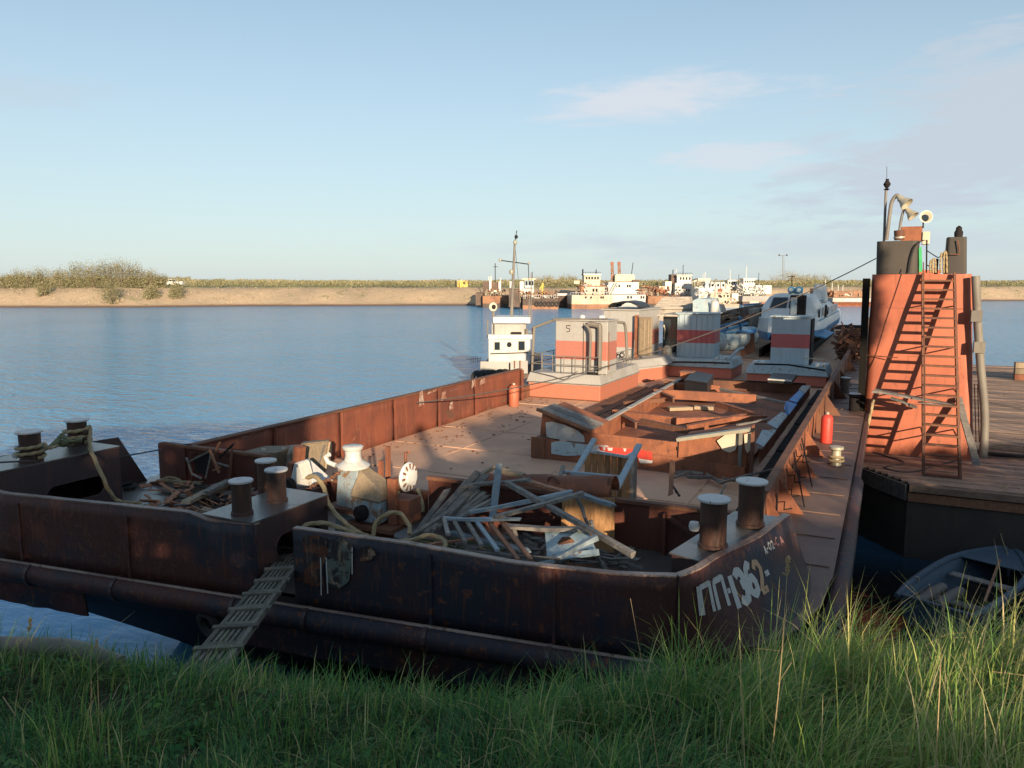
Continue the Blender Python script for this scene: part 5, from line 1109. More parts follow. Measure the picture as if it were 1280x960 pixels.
# ================================================================== STRIPED BARGE BOATS STANDING ON THE BARGE
def bxp(t, name, m, x0, x1, y0, y1, z0, z1, bevel=0):
    mb = MB(); mb.box(x0, x1, y0, y1, z0, z1); return mb.build(name, m, t, bevel=bevel)
def striped_boat(label, x0, x1, y0, y1, hx0, hx1, hy0, hy1, zd, zr, hm, um, ribs=0, chamf=.0):
    t = thing('striped_boat', label, 'boat', (x0, y0, CD), 'striped deckhouse boats standing on the barge')
    mb = MB(); lo = [(x0+.04, y0+.05), (x1-.04, y0+.05), (x1-.04, y1), (x0+.04, y1)]; hi = [(x0+.04, y0+.05), (x1-.04, y0+.05), (x1-.04, y1), (x0+.04, y1)]
    mb.prism(lo, CD+.03, zd-.32); mb.build('hull', hm, t, bevel=.02)
    mb = MB(); mb.prism([(x0, y0), (x1, y0), (x1, y1), (x0, y1)], zd-.316, zd, [(x0+.08, y0+.12), (x1-.10, y0+.12), (x1-.10, y1), (x0+.08, y1)]); mb.build('deck_edge', 'greypaint' if um == 'boat_house_paint' else 'bluewhite', t)
    mb = MB(); mb.box(x0-.03, x1+.03, y0-.03, y1, zd-.34, zd-.318); mb.build('fender_strip', 'greypipe', t)
    h = bxp(t, 'deckhouse', um, hx0, hx1, hy0, hy1, zd+.003, zr, .02)
    bxp(t, 'roof', 'greypaint' if um == 'boat_house_paint' else 'bluewhite', hx0-.06, hx1+.06, hy0-.08, hy1+.06, zr+.003, zr+.05)
    for k in range(ribs):
        x = hx0+(hx1-hx0)*(k+.5)/ribs; mb = MB(); mb.box(x-.018, x+.018, hy0-.035, hy0-.002, zd+.01, zr-.02); mb.build('panel_rib', um, h)
    for k in range(3):
        z = zd+(zr-zd)*(k+1)/4; mb = MB(); mb.box(hx0+.01, hx1-.01, hy0-.008, hy0-.001, z-.008, z+.008)
        if not ribs: mb.build('weld_line', um, h)
    return t
A = striped_boat('nearest striped boat, grey and salmon with a bare mast frame, touching the port wall', -11.6, -8.78, 25.0, 29.6, -10.68, -8.72, 25.45, 26.5, 2.42, 4.28, 'boat_hull_paint', 'boat_house_paint')
def tubep(t, name, m, pts, r, n=8, sm=True): mb = MB(); mb.tube(pts, r, n); return mb.build(name, m, t, smooth=sm)
def rail(t, pts, z, h, m='greypipe', n=4, r=.016):
    for a, b in zip(pts, pts[1:]):
        for zz in (h, h*.5): tubep(t, 'rail', m, [(*a, z+zz), (*b, z+zz)], r, 5)
        for k in range(n+1):
            p = (a[0]+(b[0]-a[0])*k/n, a[1]+(b[1]-a[1])*k/n); tubep(t, 'rail_post', m, [(*p, z), (*p, z+h)], r, 5)
rail(A, [(-11.5, 25.15), (-8.95, 25.15)], 2.42, .62, n=6); rail(A, [(-8.95, 25.15), (-8.95, 29)], 2.42, .62, n=4); rail(A, [(-11.5, 25.15), (-11.5, 29.3)], 2.42, .62, n=4)
tubep(A, 'mast_post', 'greypipe', [(-11.55, 25.3, 2.3), (-11.45, 25.3, 4.05)], .055); tubep(A, 'mast_beam', 'greypipe', [(-11.5, 25.3, 4.0), (-10.6, 25.5, 4.34)], .05)
tubep(A, 'davit', 'greypipe', smooth_path([at(737, 464, Y=25.2), at(738, 425, Y=25.2), at(737, 413, Y=25.2), at(732, 406, Y=25.2)], 4), .05)
tubep(A, 'davit', 'greypipe', smooth_path([at(749, 463, Y=25.3), at(750, 412, Y=25.3), at(747, 407, Y=25.3), at(735, 405, Y=25.25)], 4), .09)
tubep(A, 'davit', 'greypipe', smooth_path([at(784, 455, Y=27.5), at(783, 425, Y=27.5), at(781, 406, Y=27.5), at(776, 403, Y=27.2), at(760, 402, Y=26.6)], 4), .055)
tubep(A, 'exhaust_pipe', 'rustbrown', [at(760, 462, Y=25.6), at(760, 415, Y=25.6)], .05)
bxp(A, 'bracket_foot', 'dark', -9.35, -9.0, 25.2, 25.35, 2.43, 2.5); tubep(A, 'hanging_wire', 'cable', smooth_path([at(665, 464, Y=24.98), at(690, 470, Y=24.96), at(706, 474, Y=24.95), at(722, 464, Y=24.98)], 4), .012, 5)
tubep(A, 'painted_five', 'dark', [at(713, 407, Y=25.43), at(708, 407, Y=25.43), at(708.3, 410, Y=25.43), at(712, 411, Y=25.43), at(712, 414, Y=25.43), at(708, 415, Y=25.43)], .012, 4, False)
tubep(A, 'roof_edge_pipe', 'greypipe', [(-10.75, 25.38, 4.33), (-8.7, 25.38, 4.38)], .03, 6); bxp(A, 'door_seam', 'dark', -9.62, -9.6, 25.44, 25.449, 2.45, 4.2)
for x, y, z, r in ((-9.9, 26.1, 4.34, .10), (-9.2, 26.2, 4.34, .12)):
    mb = MB(); mb.lathe((x, y, z), [(r, 0), (r, .1), (r*.4, .13)], 12); mb.build('roof_vent', 'whiteclean', A, smooth=True)
B = thing('striped_boat', 'second striped boat with an orange door edge and black roof sheet, behind the nearest one', 'boat', (-10.6, 30.2, CD), 'striped deckhouse boats standing on the barge')
mb = MB(); P = [(-11.3, 30.3), (-9.25, 30.3), (-8.55, 32.2), (-8.55, 36), (-11.3, 36)]; mb.prism(P, CD+.03, 2.15); mb.build('hull', 'boat_hull_paint', B)
mb = MB(); P2 = [(-11.4, 30.2), (-9.2, 30.15), (-8.35, 32.2), (-8.35, 36), (-11.4, 36)]; mb.prism(P2, 2.153, 2.45, [(-11.3, 30.4), (-9.35, 30.4), (-8.6, 32.2), (-8.6, 36), (-11.3, 36)]); mb.build('deck_edge', 'greypaint', B)
bxp(B, 'deckhouse', 'boat_house_paint', -10.9, -9.35, 31.2, 34.5, 2.453, 4.46, .02); bxp(B, 'roof', 'greypaint', -10.98, -9.28, 31.12, 34.6, 4.463, 4.52)
mb = MB(); mb.grid(lambda u, v: (-10.7+1.35*u, 31.3+1.6*v, 4.58+.24*math.sin(u*math.pi)**.5+.03*nz3(u*5, v*6)), 14, 10); mb.build('roof_sheet', 'tarp', B, smooth=True, solid=.06)
a = at(793.5, 446, Y=31.0); bxp(B, 'door_frame', 'orange', a.x-.03, a.x+.12, 30.98, 31.1, 2.46, 4.28)
mb = MB(); c0 = at(807, 420, Y=31.0); mb.box(c0.x-.30, c0.x+.30, 30.85, 31.0, 2.62, 4.22); mb.build('hatch_cover', 'plywood', B, bevel=.06)
for k in range(3): bxp(B, 'hatch_rib', 'plywood', c0.x-.2+.17*k, c0.x-.16+.17*k, 30.83, 30.848, 2.75, 4.1)
for x in (-9.9, -9.6):
    mb = MB(); mb.torus((x-.3, 30.8, 2.62), .09, .03, (0, 1, 0)); mb.build('cleat_ring', 'dark', B, smooth=True)
tubep(B, 'rail_post', 'greypipe', [(-9.3, 30.5, 2.45), (-9.28, 30.5, 3.3)], .02)
Cb = striped_boat('third striped boat standing in shade, ribbed blue grey deckhouse with a crimson band', -8.95, -5.8, 33.3, 35.9, -8.45, -6.78, 34.2, 35.4, 2.32, 4.25, 'boat_hull_paint2', 'boat_house_paint2', ribs=7)
bxp(Cb, 'dark_doorway', 'glass', -9.25, -8.5, 34.8, 36.8, 2.33, 4.1); bxp(Cb, 'awning_roof', 'greytarp', -9.35, -8.4, 34.2, 37.0, 4.12, 4.2)
tubep(Cb, 'hook', 'lamp', smooth_path([at(829, 409, Y=34.6), at(830, 406, Y=34.6), at(831, 412, Y=34.6), at(830, 424, Y=34.6)], 4), .02)
mb = MB(); c = at(834, 440, Y=33.8); mb.lathe(c, [(.12, -.4), (.2, -.25), (.22, 0), (.18, .2), (.08, .3)], 12); mb.build('engine_lump', 'lamp', Cb, smooth=True)
tubep(Cb, 'prow_stripe', 'dark', [at(826, 453, Y=33.22), at(850, 452.5, Y=33.2), at(880, 453, Y=33.2), at(912, 454, Y=33.22)], .035)
for x, z in ((-6.6, 2.4), (-6.3, 2.4), (-6.1, 2.42)): bxp(Cb, 'deck_fitting', 'whiteclean', x, x+.12, 33.6, 34.0, 2.33, z+.03)
tubep(Cb, 'prow_guard', 'bluewhite', [(-6.05, 33.4, 2.34), (-5.75, 34.2, 2.75), (-5.7, 35.2, 2.75)], .06)
Db = striped_boat('fourth striped boat, narrow pale blue deckhouse with crimson band, nearest the starboard wall', -5.1, -1.98, 32.3, 34.8, -4.28, -2.78, 33.2, 34.5, 2.28, 4.22, 'boat_hull_paint2', 'boat_house_paint2')
bxp(Db, 'side_door', 'dark', -2.77, -2.72, 33.25, 34.45, 2.3, 4.15); tubep(Db, 'prow_stripe', 'dark', [at(943, 455, Y=32.2), at(985, 456, Y=32.15), at(1032, 463, Y=32.2)], .035)
for x in (-4.9, -4.6, -2.5, -2.25): bxp(Db, 'deck_fitting', 'whiteclean', x, x+.18, 32.6, 33.0, 2.29, 2.42)
tubep(Db, 'bow_rail', 'lamp', [(-2.2, 32.6, 2.3), (-2.15, 32.6, 2.6), (-3.0, 32.9, 2.62)], .02)
t = thing('searchlight_post', 'dark post with two blue searchlights and an aerial standing above the fourth striped boat', 'searchlight', (-3.6, 35.6, CD))
px = at(996, 400, Y=36); bxp(t, 'post', 'dark', px.x-.32, px.x+.32, 36, 36.5, CD, at(996, 369, Y=36).z, .02); bxp(t, 'front_panel', 'bluewhite', px.x-.28, px.x-.02, 35.95, 35.99, 4.2, at(996, 372, Y=36).z)
for x in (989, 999):
    c = at(x, 362.5, Y=35.9); mb = MB(); mb.lathe(c, [(.13, -.1), (.155, 0), (.15, .2), (.1, .3)], 16, 'Y'); mb.build('searchlight', 'blue', t, smooth=True); mb = MB(); mb.lathe(c+Vector((0, -.13, 0)), [(.08, 0), (.07, -.01)], 16, 'Y'); mb.build('lens', 'bluewhite', t)
bxp(t, 'lamp_box', 'bluewhite', at(986, 360, Y=36).x, at(1003, 360, Y=36).x, 36, 36.3, at(996, 368, Y=36).z, at(996, 359, Y=36).z)
tubep(t, 'aerial', 'dark', [at(990, 358, Y=36.1), at(990, 344, Y=36.1)], .02); tubep(t, 'aerial', 'dark', [at(985, 346, Y=36.1), at(994, 345, Y=36.1)], .015)

# hydrofoil passenger boat
t = hy = thing('hydrofoil', 'white hydrofoil passenger boat with a blue bow, standing on the barge behind the striped boats', 'hydrofoil', (-5, 44, CD))
XC = -5.15
def hsec(y):      # half width, keel z, chine z, deck z, roof z
    s = (y-43)/27.0
    w = 1.85*min(1, (max(s, 0)*5.5+.12)**.55)*(1-.25*max(0, s-.85)/.15*.6)
    return w
rows = [43, 43.6, 44.6, 46, 48, 50, 53, 57, 61, 65, 69]
vs = []; 
for y in rows:
    w = hsec(y); keel = CD+.45+.9*max(0, 1-(y-43)/5)**1.6; deck = 3.5+.25*max(0, 1-(y-43)/8); top = deck
    for px_, pz in ((0, keel), (.55*w, keel+.25), (w*.95, 2.55), (w, 3.0), (w*.96, deck)): vs.append((XC+px_, y, pz))
    for px_, pz in ((-w*.96, deck), (-w, 3.0), (-w*.95, 2.55), (-.55*w, keel+.25)): vs.append((XC+px_, y, pz))
K = 9; mb = MB(); fs = [(i*K+j, i*K+(j+1) % K, (i+1)*K+(j+1) % K, (i+1)*K+j) for i in range(len(rows)-1) for j in range(K)]+[tuple(range(K)), tuple(range((len(rows)-1)*K, len(rows)*K))]
mb.add(vs, fs); mb.build('hull', 'hydro_hull', hy, smooth=True)
def loft(name, m, rws, parent):     # rows: (y, half width bottom, half width top, z0, z1)
    vs = []
    for y, wb, wt, z0, z1 in rws: vs += [(XC-wb, y, z0), (XC+wb, y, z0), (XC+(wb+wt)/2*1.03, y, z0+(z1-z0)*.6), (XC+wt*.9, y, z1-.05), (XC+wt*.6, y, z1), (XC-wt*.6, y, z1), (XC-wt*.9, y, z1-.05), (XC-(wb+wt)/2*1.03, y, z0+(z1-z0)*.6)]
    n = 8; mb = MB(); mb.add(vs, [(i*n+j, i*n+(j+1) % n, (i+1)*n+(j+1) % n, (i+1)*n+j) for i in range(len(rws)-1) for j in range(n)]+[tuple(range(n)), tuple(range((len(rws)-1)*n, len(rws)*n))]); return mb.build(name, m, parent, smooth=True)
loft('wheelhouse', 'whiteclean', [(45.6, 1.35, 1.0, 3.55, 3.75), (47.2, 1.6, 1.25, 3.5, 4.85), (49.8, 1.65, 1.3, 3.5, 5.0), (50.6, 1.7, 1.4, 3.45, 4.3)], hy)
loft('saloon', 'whiteclean', [(51, 1.75, 1.4, 3.45, 4.2), (52.5, 1.8, 1.5, 3.45, 4.35), (60, 1.8, 1.5, 3.45, 4.35), (61.5, 1.75, 1.3, 3.45, 4.0)], hy)
for (xa, xb, y0) in ((-.95, -.06, 46.3), (.06, .95, 46.3)):
    mb = MB(); mb.add([(XC+xa, 46.35, 4.15), (XC+xb, 46.35, 4.15), (XC+xb*.9, 47.05, 4.72), (XC+xa*.9, 47.05, 4.72)], [(0, 1, 2, 3)]); mb.v = [v+Vector((0, -.12, .06)) for v in mb.v]; mb.build('windscreen', 'glass', hy, solid=.03)
for s_ in (1, -1):
    for k in range(9):
        y = 47.4+.0+1.35*k+(0 if k < 2 else 1.6); mb = MB(); x = XC+s_*(1.62 if k < 2 else 1.78); mb.box(min(x, x+.05*s_), max(x, x+.05*s_), y, y+1.0, 3.66, 4.16); mb.build('side_window', 'glass', hy, bevel=.01)
for k in range(6):
    y = 44.8+3*k; tubep(hy, 'side_rail', 'blue', [(XC+1.8, y, 3.55), (XC+1.8, y+2.9, 3.55)], .03, 5)
mb = MB(); mb.hexa([(XC+.5, 55, 4.36), (XC+1.35, 55, 4.36), (XC+1.35, 58, 4.36), (XC+.5, 58, 4.36)], [(XC+.6, 55.6, 5.55), (XC+1.25, 55.6, 5.55), (XC+1.25, 57.6, 5.4), (XC+.6, 57.6, 5.4)]); mb.build('funnel', 'whiteclean', hy, bevel=.05)
for s_ in (1, -1):
    mb = MB(); mb.quadplate((XC+s_*1.4, 46, 2.7), (XC+s_*2.1, 46.3, 2.5), (XC+s_*2.3, 50, 2.6), (XC+s_*1.6, 50, 2.8), .08); mb.build('sponson', 'blue', hy)
tubep(hy, 'roof_rail', 'blue', [(XC+1.2, 51.5, 4.5), (XC+1.2, 60, 4.5)], .035, 5); tubep(hy, 'life_ring', 'dark', [(XC+1.72+.03*0, 50.9+.35*math.cos(a), 3.9+.35*math.sin(a)) for a in [i*math.pi/6 for i in range(13)]], .06, 6)
mb = MB(); [mb.box(XC-1.2+.8*k, XC-1.1+.8*k, 44.5, 68, CD+.02, CD+.5) for k in range(4)]; kind(mb.build('cradle', 'dark', hy), 'stuff')
# blue workboat bow, grey tank and dark timber stacks between the striped boats
t = thing('blue_pontoon', 'blue framed pontoon with a pale round float left of the hydrofoil bow', 'pontoon', tuple(at(905, 440, Y=42)))
mb = MB(); c0 = at(903, 425, Y=42); mb.tube([c0+Vector((-.9, 0, 0)), c0+Vector((.2, 1, 0)), c0+Vector((1.3, 2.2, .15))], [.62, .68, .5], 16); mb.build('float', 'bluewhite', t, smooth=True)
for a, b in (((895, 410), (930, 400)), ((897, 416), (935, 404)), ((928, 413), (944, 415)), ((897, 408), (897, 418)), ((909, 406), (909, 416)), ((925, 396), (926, 412)), ((895, 418), (945, 412))):
    tubep(t, 'frame_tube', 'blue' if a[0] != 928 else 'brightblue', [at(*a, Y=42), at(*b, Y=43)], .07, 6)
t = thing('brown_bulwark_boat', 'brown rusty boat side standing in shade left of the hydrofoil bow', 'boat', tuple(at(933, 440, Y=44)))
mb = MB(); mb.quadplate(at(926, 446, Y=43.5), at(944, 440, Y=43.5), at(943, 416, Y=43.5), at(927, 420, Y=43.5), .2); mb.build('side_plate', 'rustbrown', t); tubep(t, 'rusty_rail', 'rustbrown', [at(928, 398, Y=44), at(945, 391, Y=46)], .05, 5)
# timber loaded hull and grey sheeted hulls further back on the barge
def mid(name, label, cat, Yd, polys):
    t = thing(name, label, cat, tuple(at(*polys[0][2][0], Y=Yd)))
    for nm, m, pts, dep in polys:
        P = [at(x, y, Y=Yd-.0) for x, y in pts]; n = len(P); mb = MB(); mb.add(P+[p+Vector((0, dep, 0)) for p in P], [tuple(range(n)), tuple(range(2*n-1, n-1, -1))]+[(i, i+n, (i+1) % n+n, (i+1) % n) for i in range(n)]); mb.build(nm, m, t)
    return t
t = mid('roofed_hull', 'sunlit hull under a rippled grey roof sheet, behind the second and third striped boats', 'boat', 40, [('lower_side', 'greytarp', [(812, 399), (812, 388), (820, 384), (868, 385), (872, 396), (850, 404)], 8)])
for k in range(7):
    y = 385-2.1*k; mb = MB(); a = at(818+2.0*k, y, Y=40.2+.6*k); b = at(866-.4*k, y-.3, Y=40.2+.6*k); mb.bar(a, b, .6, .12); mb.build('roof_sheet', 'greytarp', t)
t = mid('grey_funnel_house', 'pale blue grey casing standing in half shade behind the third striped boat', 'casing', 39, [('casing', 'bluewhite', [(866, 392), (866, 376), (872, 373), (883, 374), (887, 392)], 3)])
mb = MB(); mb.lathe(at(893, 390, Y=39), [(.22, 0), (.2, .5), (.05, .6)], 10); mb.build('cowl', 'white', t, smooth=True)
t = mid('timber_hull', 'dark hull loaded with grey timber, between the third striped boat and the hydrofoil', 'boat', 48, [('hull_side', 'shipdark', [(890, 412), (890, 392), (928, 384), (930, 404)], 12)])
random.seed(3)
for k in range(16):
    a = at(893+random.uniform(0, 8), 394+k*.9, Y=47.9); b = at(918+random.uniform(-6, 9), 388+k*.9, Y=47.9); mb = MB(); mb.bar(a, b, .1, .1); mb.build('timber', 'woodgrey', t)
bxp(t, 'pale_cabin', 'greytarp', at(926, 396, Y=50).x, at(941, 396, Y=50).x, 50, 53, at(926, 408, Y=50).z, at(926, 386, Y=50).z)

# ================================================================== THE WHITE TUG BEHIND THE PORT WALL
t = tug = thing('tug', 'small white river tug with a tall mast lying outside the port wall of the barge', 'tug', tuple(at(635, 460, Y=44)))
TY = 42.0
def tb(name, m, x0, x1, y0, y1, dep, Yd=TY, bevel=0, parent=None):
    a = at(x0, y1, Y=Yd); b = at(x1, y0, Y=Yd); mb = MB(); mb.box(a.x, b.x, Yd, Yd+dep, min(a.z, b.z), max(a.z, b.z)); return mb.build(name, m, parent or tug, bevel=bevel)
mb = MB(); a = at(588, 470, Y=TY-1.2); xl = a.x; xr = at(668, 470, Y=TY-1.2).x
P = [(xl, TY-1.2), (xr, TY-1.2), (xr, TY+14), ((xl+xr)/2, TY+19), (xl, TY+14)]; mb.prism([(x, y) for x, y in P], WL-.3, at(600, 464, Y=TY).z, None); mb.build('hull', 'shipdark', tug)
tb('bulwark', 'greypaint', 592, 627, 453, 468, .1, TY-1.15); tb('bulwark', 'greypaint', 629, 651, 453, 468, .1, TY-1.15)
for x in (586, 593, 599, 604, 614, 620):
    c = at(x, 472, Y=TY-1.45); mb = MB(); mb.torus(c, .34, .16, (.25, 1, 0), 16, 8); mb.build('tyre_fender', 'tyre', tug, smooth=True)
lowh = tb('deckhouse', 'white', 611.5, 664, 421, 455, 4.5, TY, .03); tb('deckhouse_roof', 'whiteclean', 610, 666, 420, 423.5, 4.8, TY-.15)
for x0, x1, y0, y1 in ((618.5, 625, 428, 437.5), (648.5, 656.5, 428, 439)):
    w = tb('window_frame', 'lamp', x0-.6, x1+.6, y0-.6, y1+.6, .03, TY-.032, parent=lowh); tb('window', 'glass', x0, x1, y0, y1, .02, TY-.055, parent=lowh)
c = at(637, 431.5, Y=TY-.03); mb = MB(); mb.torus(c, .13, .035, (0, 1, 0)); mb.build('porthole_rim', 'dark', lowh, smooth=True); mb = MB(); mb.lathe(c, [(.11, 0), (.1, -.015)], 14, 'Y'); mb.build('porthole_glass', 'glass', lowh)
tubep(tug, 'grab_rail', 'dark', [at(613, 442, Y=TY-.1), at(660, 442.5, Y=TY-.1)], .03, 5)
tb('wheelhouse', 'greypaint', 618.5, 662, 404, 420.5, 3, TY+.4, .02); tb('wheelhouse_roof', 'whiteclean', 617.5, 664.5, 397.5, 404.3, 3.6, TY+.05, .03)
mb = MB(); c = at(648, 417.5, Y=TY+.2); mb.bar(c-Vector((.35, 0, .0)), c+Vector((.35, 0, 0)), .2, .16); mb.build('searchlight_cover', 'dark', tug)
for x, y0, y1, r, m in ((619, 398, 388, .09, 'greypipe'), (612, 422, 400, .05, 'greypipe'), (664.5, 404, 374, .06, 'greypipe'), (667, 404, 340, .035, 'greypipe'), (620, 420, 404, .05, 'greypipe'), (661, 455, 412, .1, 'greypipe')): tubep(tug, 'pole', m, [at(x, y0, Y=TY+.2), at(x, y1, Y=TY+.2)], r, 6)
c = at(619, 383.5, Y=TY+.2); mb = MB(); mb.lathe(c+Vector((0, -.25, 0)), [(.26, 0), (.30, .05), (.28, .35), (.12, .5)], 18, 'Y'); mb.build('searchlight', 'lamp', tug, smooth=True); mb = MB(); mb.lathe(c+Vector((.05, -.27, 0)), [(.15, 0), (.14, -.01)], 16, 'Y'); mb.build('lens', 'dark', tug)
mst = tubep(tug, 'mast', 'greypipe', [at(645.5, 398, Y=TY+3.5), at(648, 345, Y=TY+3.5), at(650, 303, Y=TY+3.5)], [.13, .1, .07], 8)
tubep(mst, 'top_mast', 'dark', [at(650, 303, Y=TY+3.5), at(652.5, 288, Y=TY+3.5)], .03, 5); tubep(mst, 'yard', 'dark', [at(631, 325.5, Y=TY+3.5), at(667, 330, Y=TY+3.5)], .035, 5)
for x, y, r in ((651, 296, .12), (649.6, 303, .14), (645, 340, .16), (631, 325.5, .1), (667, 329, .08)):
    mb = MB(); mb.lathe(at(x, y, Y=TY+3.4), [(r*.6, -r), (r, -r*.3), (r, r*.6), (r*.3, r)], 10); mb.build('mast_lamp', 'lamp' if y > 300 else 'dark', mst, smooth=True)
tubep(mst, 'stay', 'cable', [at(650, 305, Y=TY+3.5), at(654, 345, Y=TY+3.5), at(656, 398, Y=TY+3.5)], .015, 4); tubep(mst, 'aerial', 'dark', [at(667, 328, Y=TY+3.5), at(668, 355, Y=TY+3.5)], .025, 4)
mb = MB(); mb.torus(at(668, 416, Y=TY), .26, .07, (1, .2, 0), squash=1); mb.build('life_ring', 'red', tug, smooth=True)
for x in (598, 600.5, 603, 606, 609): tubep(tug, 'rail_post', 'dark', [at(x, 453, Y=TY+1), at(x+.3, 446, Y=TY+1)], .02, 4)
tubep(tug, 'rail', 'dark', [at(592, 448, Y=TY+1), at(611, 447, Y=TY+1)], .015, 4)
for x in (668, 674, 680, 686): tubep(tug, 'rail_post', 'dark', [at(x, 468, Y=TY+3), at(x, 438, Y=TY+3)], .03, 4)
tb('after_casing', 'blue' if False else 'shipdark', 668, 689, 442, 465, 6, TY+4); tubep(tug, 'rail', 'dark', [at(666, 444, Y=TY+3), at(690, 444, Y=TY+3)], .025, 4)
for x in (633, 640): tubep(tug, 'ladder_stile', 'orange', [at(x, 462, Y=TY-1.3), at(x, 452, Y=TY-1.3)], .03, 4)

tug.rotation_euler.z = R(24); tug.scale = (.9, .9, 1); tug.location -= RH*.85; mst.location.x += 1.25
# ================================================================== SHIPS LAID UP ALONG THE FAR BANK
def ship(label, xc, yw, parts, cat='ship', hull=None, rot=0, group='ships laid up along the far bank'):
    """parts are given in picture units at the ship's own distance, depth in metres"""
    p = at(xc, yw, z=WL); r = p-Vector((0, 0, H)); dist = r.dot(_fw); k = dist/F
    t = thing('laid_up_ship', label, cat, (p.x, p.y, WL), group)
    def L(x, y, dep): return p+RH*((x-xc)*k)+FH*dep+Vector((0, 0, (yw-y)*k))
    def box(nm, m, x0, x1, y0, y1, d0, d1, par=None):
        mb = MB(); mb.hexa([L(x0, y1, d0), L(x1, y1, d0), L(x1, y1, d1), L(x0, y1, d1)], [L(x0, y0, d0), L(x1, y0, d0), L(x1, y0, d1), L(x0, y0, d1)]); return mb.build(nm, m, par or t)
    if hull:
        nm, m, x0, x1, yt, ln, m2 = hull
        f = [(x0+1.5, -.0), (x1-1.5, 0), (x1, 2), (x1, ln), (x0, ln), (x0, 2)]
        for m_, ya, yb, o in ((m2, yw+1, yw-(yw-yt)*.35, 0), (m, yw-(yw-yt)*.35, yt, .3)):
            mb = MB(); lo = [L(x, ya, d) for x, d in f]; hi = [L(x, yb, d-(.6 if o else .2)*(d < 1)) for x, d in f]; n = 6
            mb.add(lo+hi, [tuple(range(n-1, -1, -1)), tuple(range(n, 2*n))]+[(i, (i+1) % n, n+(i+1) % n, n+i) for i in range(n)]); mb.build('hull', m_, t)
    for q in parts:
        kd = q[0]
        if kd == 'b': box(*q[1:])
        elif kd == 'w':        # row of windows: x list, y0, y1, half width, depth
            _, xs_, y0, y1, hw, d = q
            for x in xs_: box('window', 'glass', x-hw, x+hw, y0, y1, d-.06, d)
        elif kd == 'p':        # pole
            _, m, x0, y0, x1, y1, r_, d = q; mb = MB(); mb.tube([L(x0, y0, d), L(x1, y1, d)], r_, 5); mb.build('pole', m, t)
        elif kd == 'r':        # railing
            _, m, x0, x1, y0, y1, d, n_ = q
            mb = MB(); mb.tube([L(x0, y0, d), L(x1, y0, d)], .05, 4)
            for i in range(n_+1): x = x0+(x1-x0)*i/n_; mb.tube([L(x, y1, d), L(x, y0, d)], .04, 4)
            kind(mb.build('railing', m, t), 'stuff')
        elif kd == 't':
            _, xs_, y, r_, d = q
            for x in xs_: mb = MB(); mb.torus(L(x, y, d), r_, r_*.4, tuple(FH), 12, 6); mb.build('tyre_fender', 'tyre', t)
        elif kd == 'j':        # jumble of deck gear
            _, m, x0, x1, y0, y1, d, n_ = q; mb = MB(); rr = random.Random(int(x0*7+y0))
            for i in range(n_):
                c = L(rr.uniform(x0, x1), rr.uniform(y0, y1), d+rr.uniform(0, 3)); v = Vector((rr.gauss(0, 1), rr.gauss(0, 1), rr.gauss(0, .8))).normalized()*rr.uniform(.2, .7); mb.bar(c-v, c+v, rr.uniform(.08, .4), rr.uniform(.08, .4))
            kind(mb.build('deck_gear', m, t), 'stuff')
    return t
ship('dark rusty tug lying bow on, leftmost of the laid up ships', 617, 384.5, [('b', 'deckhouse', 'shipdark', 603, 612, 352, 368, 4, 9), ('b', 'deckhouse', 'shipdark', 614, 624, 353, 368, 4, 9), ('b', 'cream_bulwark', 'cream', 607, 632, 370, 375, -.2, 1), ('p', 'dark', 618.5, 368, 618.5, 329, .12, 6), ('p', 'dark', 616, 333.5, 622, 333.5, .08, 6),
     ('b', 'white_funnel', 'white', 611, 614, 350, 365, 3, 4), ('b', 'white_funnel', 'white', 623, 626, 352, 365, 3, 4), ('r', 'lamp', 607, 632, 366, 370, 0, 8), ('p', 'white', 610.5, 352, 610.5, 346, .15, 4), ('p', 'white', 613.5, 352, 613.5, 345, .2, 4), ('p', 'white', 625.5, 354, 625.5, 347, .15, 4), ('j', 'shiprust', 604, 633, 362, 369, 1, 40), ('j', 'lamp', 606, 630, 364, 370, 0, 24), ('b', 'dark_side', 'shipdark', 594, 603, 366, 382, 3, 14)], hull=('h', 'shiprust', 602, 637, 370, 22, 'shipdark'))
ship('dark ship with many tyres and a glazed wheelhouse, second of the laid up ships', 668, 386.5, [('b', 'deckhouse', 'white', 650, 668, 352, 368, 6, 12), ('b', 'wheelhouse', 'bluewhite', 656, 668, 350, 360, 5, 9), ('w', [658.5, 662.5, 666], 351.5, 357, 1.4, 5), ('b', 'roof', 'cream', 653, 670, 348, 350.2, 4.6, 10), ('p', 'dark', 666, 350, 666, 340, .08, 6), ('b', 'white_locker', 'white', 637, 643, 352, 360, 5, 7),
     ('b', 'side', 'shipdark', 636, 650, 362, 384, 1.5, 14), ('t', [671, 676, 681, 686, 691, 696], 380, .5, -.5), ('r', 'white', 654, 697, 369, 373, -.2, 16), ('p', 'yellow', 678, 368, 679, 354, .22, 3), ('p', 'yellow', 676, 366, 682, 366, .2, 3), ('p', 'yellow', 675, 362, 679, 355, .15, 3), ('j', 'shiprust', 650, 698, 364, 371, 1, 60), ('j', 'white', 655, 697, 370, 376, -.3, 34), ('j', 'shipdark', 640, 697, 366, 374, 2, 40)], hull=('h', 'shipdark', 652, 699, 373, 18, 'shiprust'))
ship('flat dark barge with a white coaming right of the tyre hung ship', 706, 384.5, [('b', 'coaming', 'white', 694, 716, 367, 369.5, 0, 8), ('j', 'shiprust', 697, 714, 372, 376, -.5, 16)], cat='barge', hull=('h', 'shipdark', 694, 716, 369.5, 14, 'shipdark'))
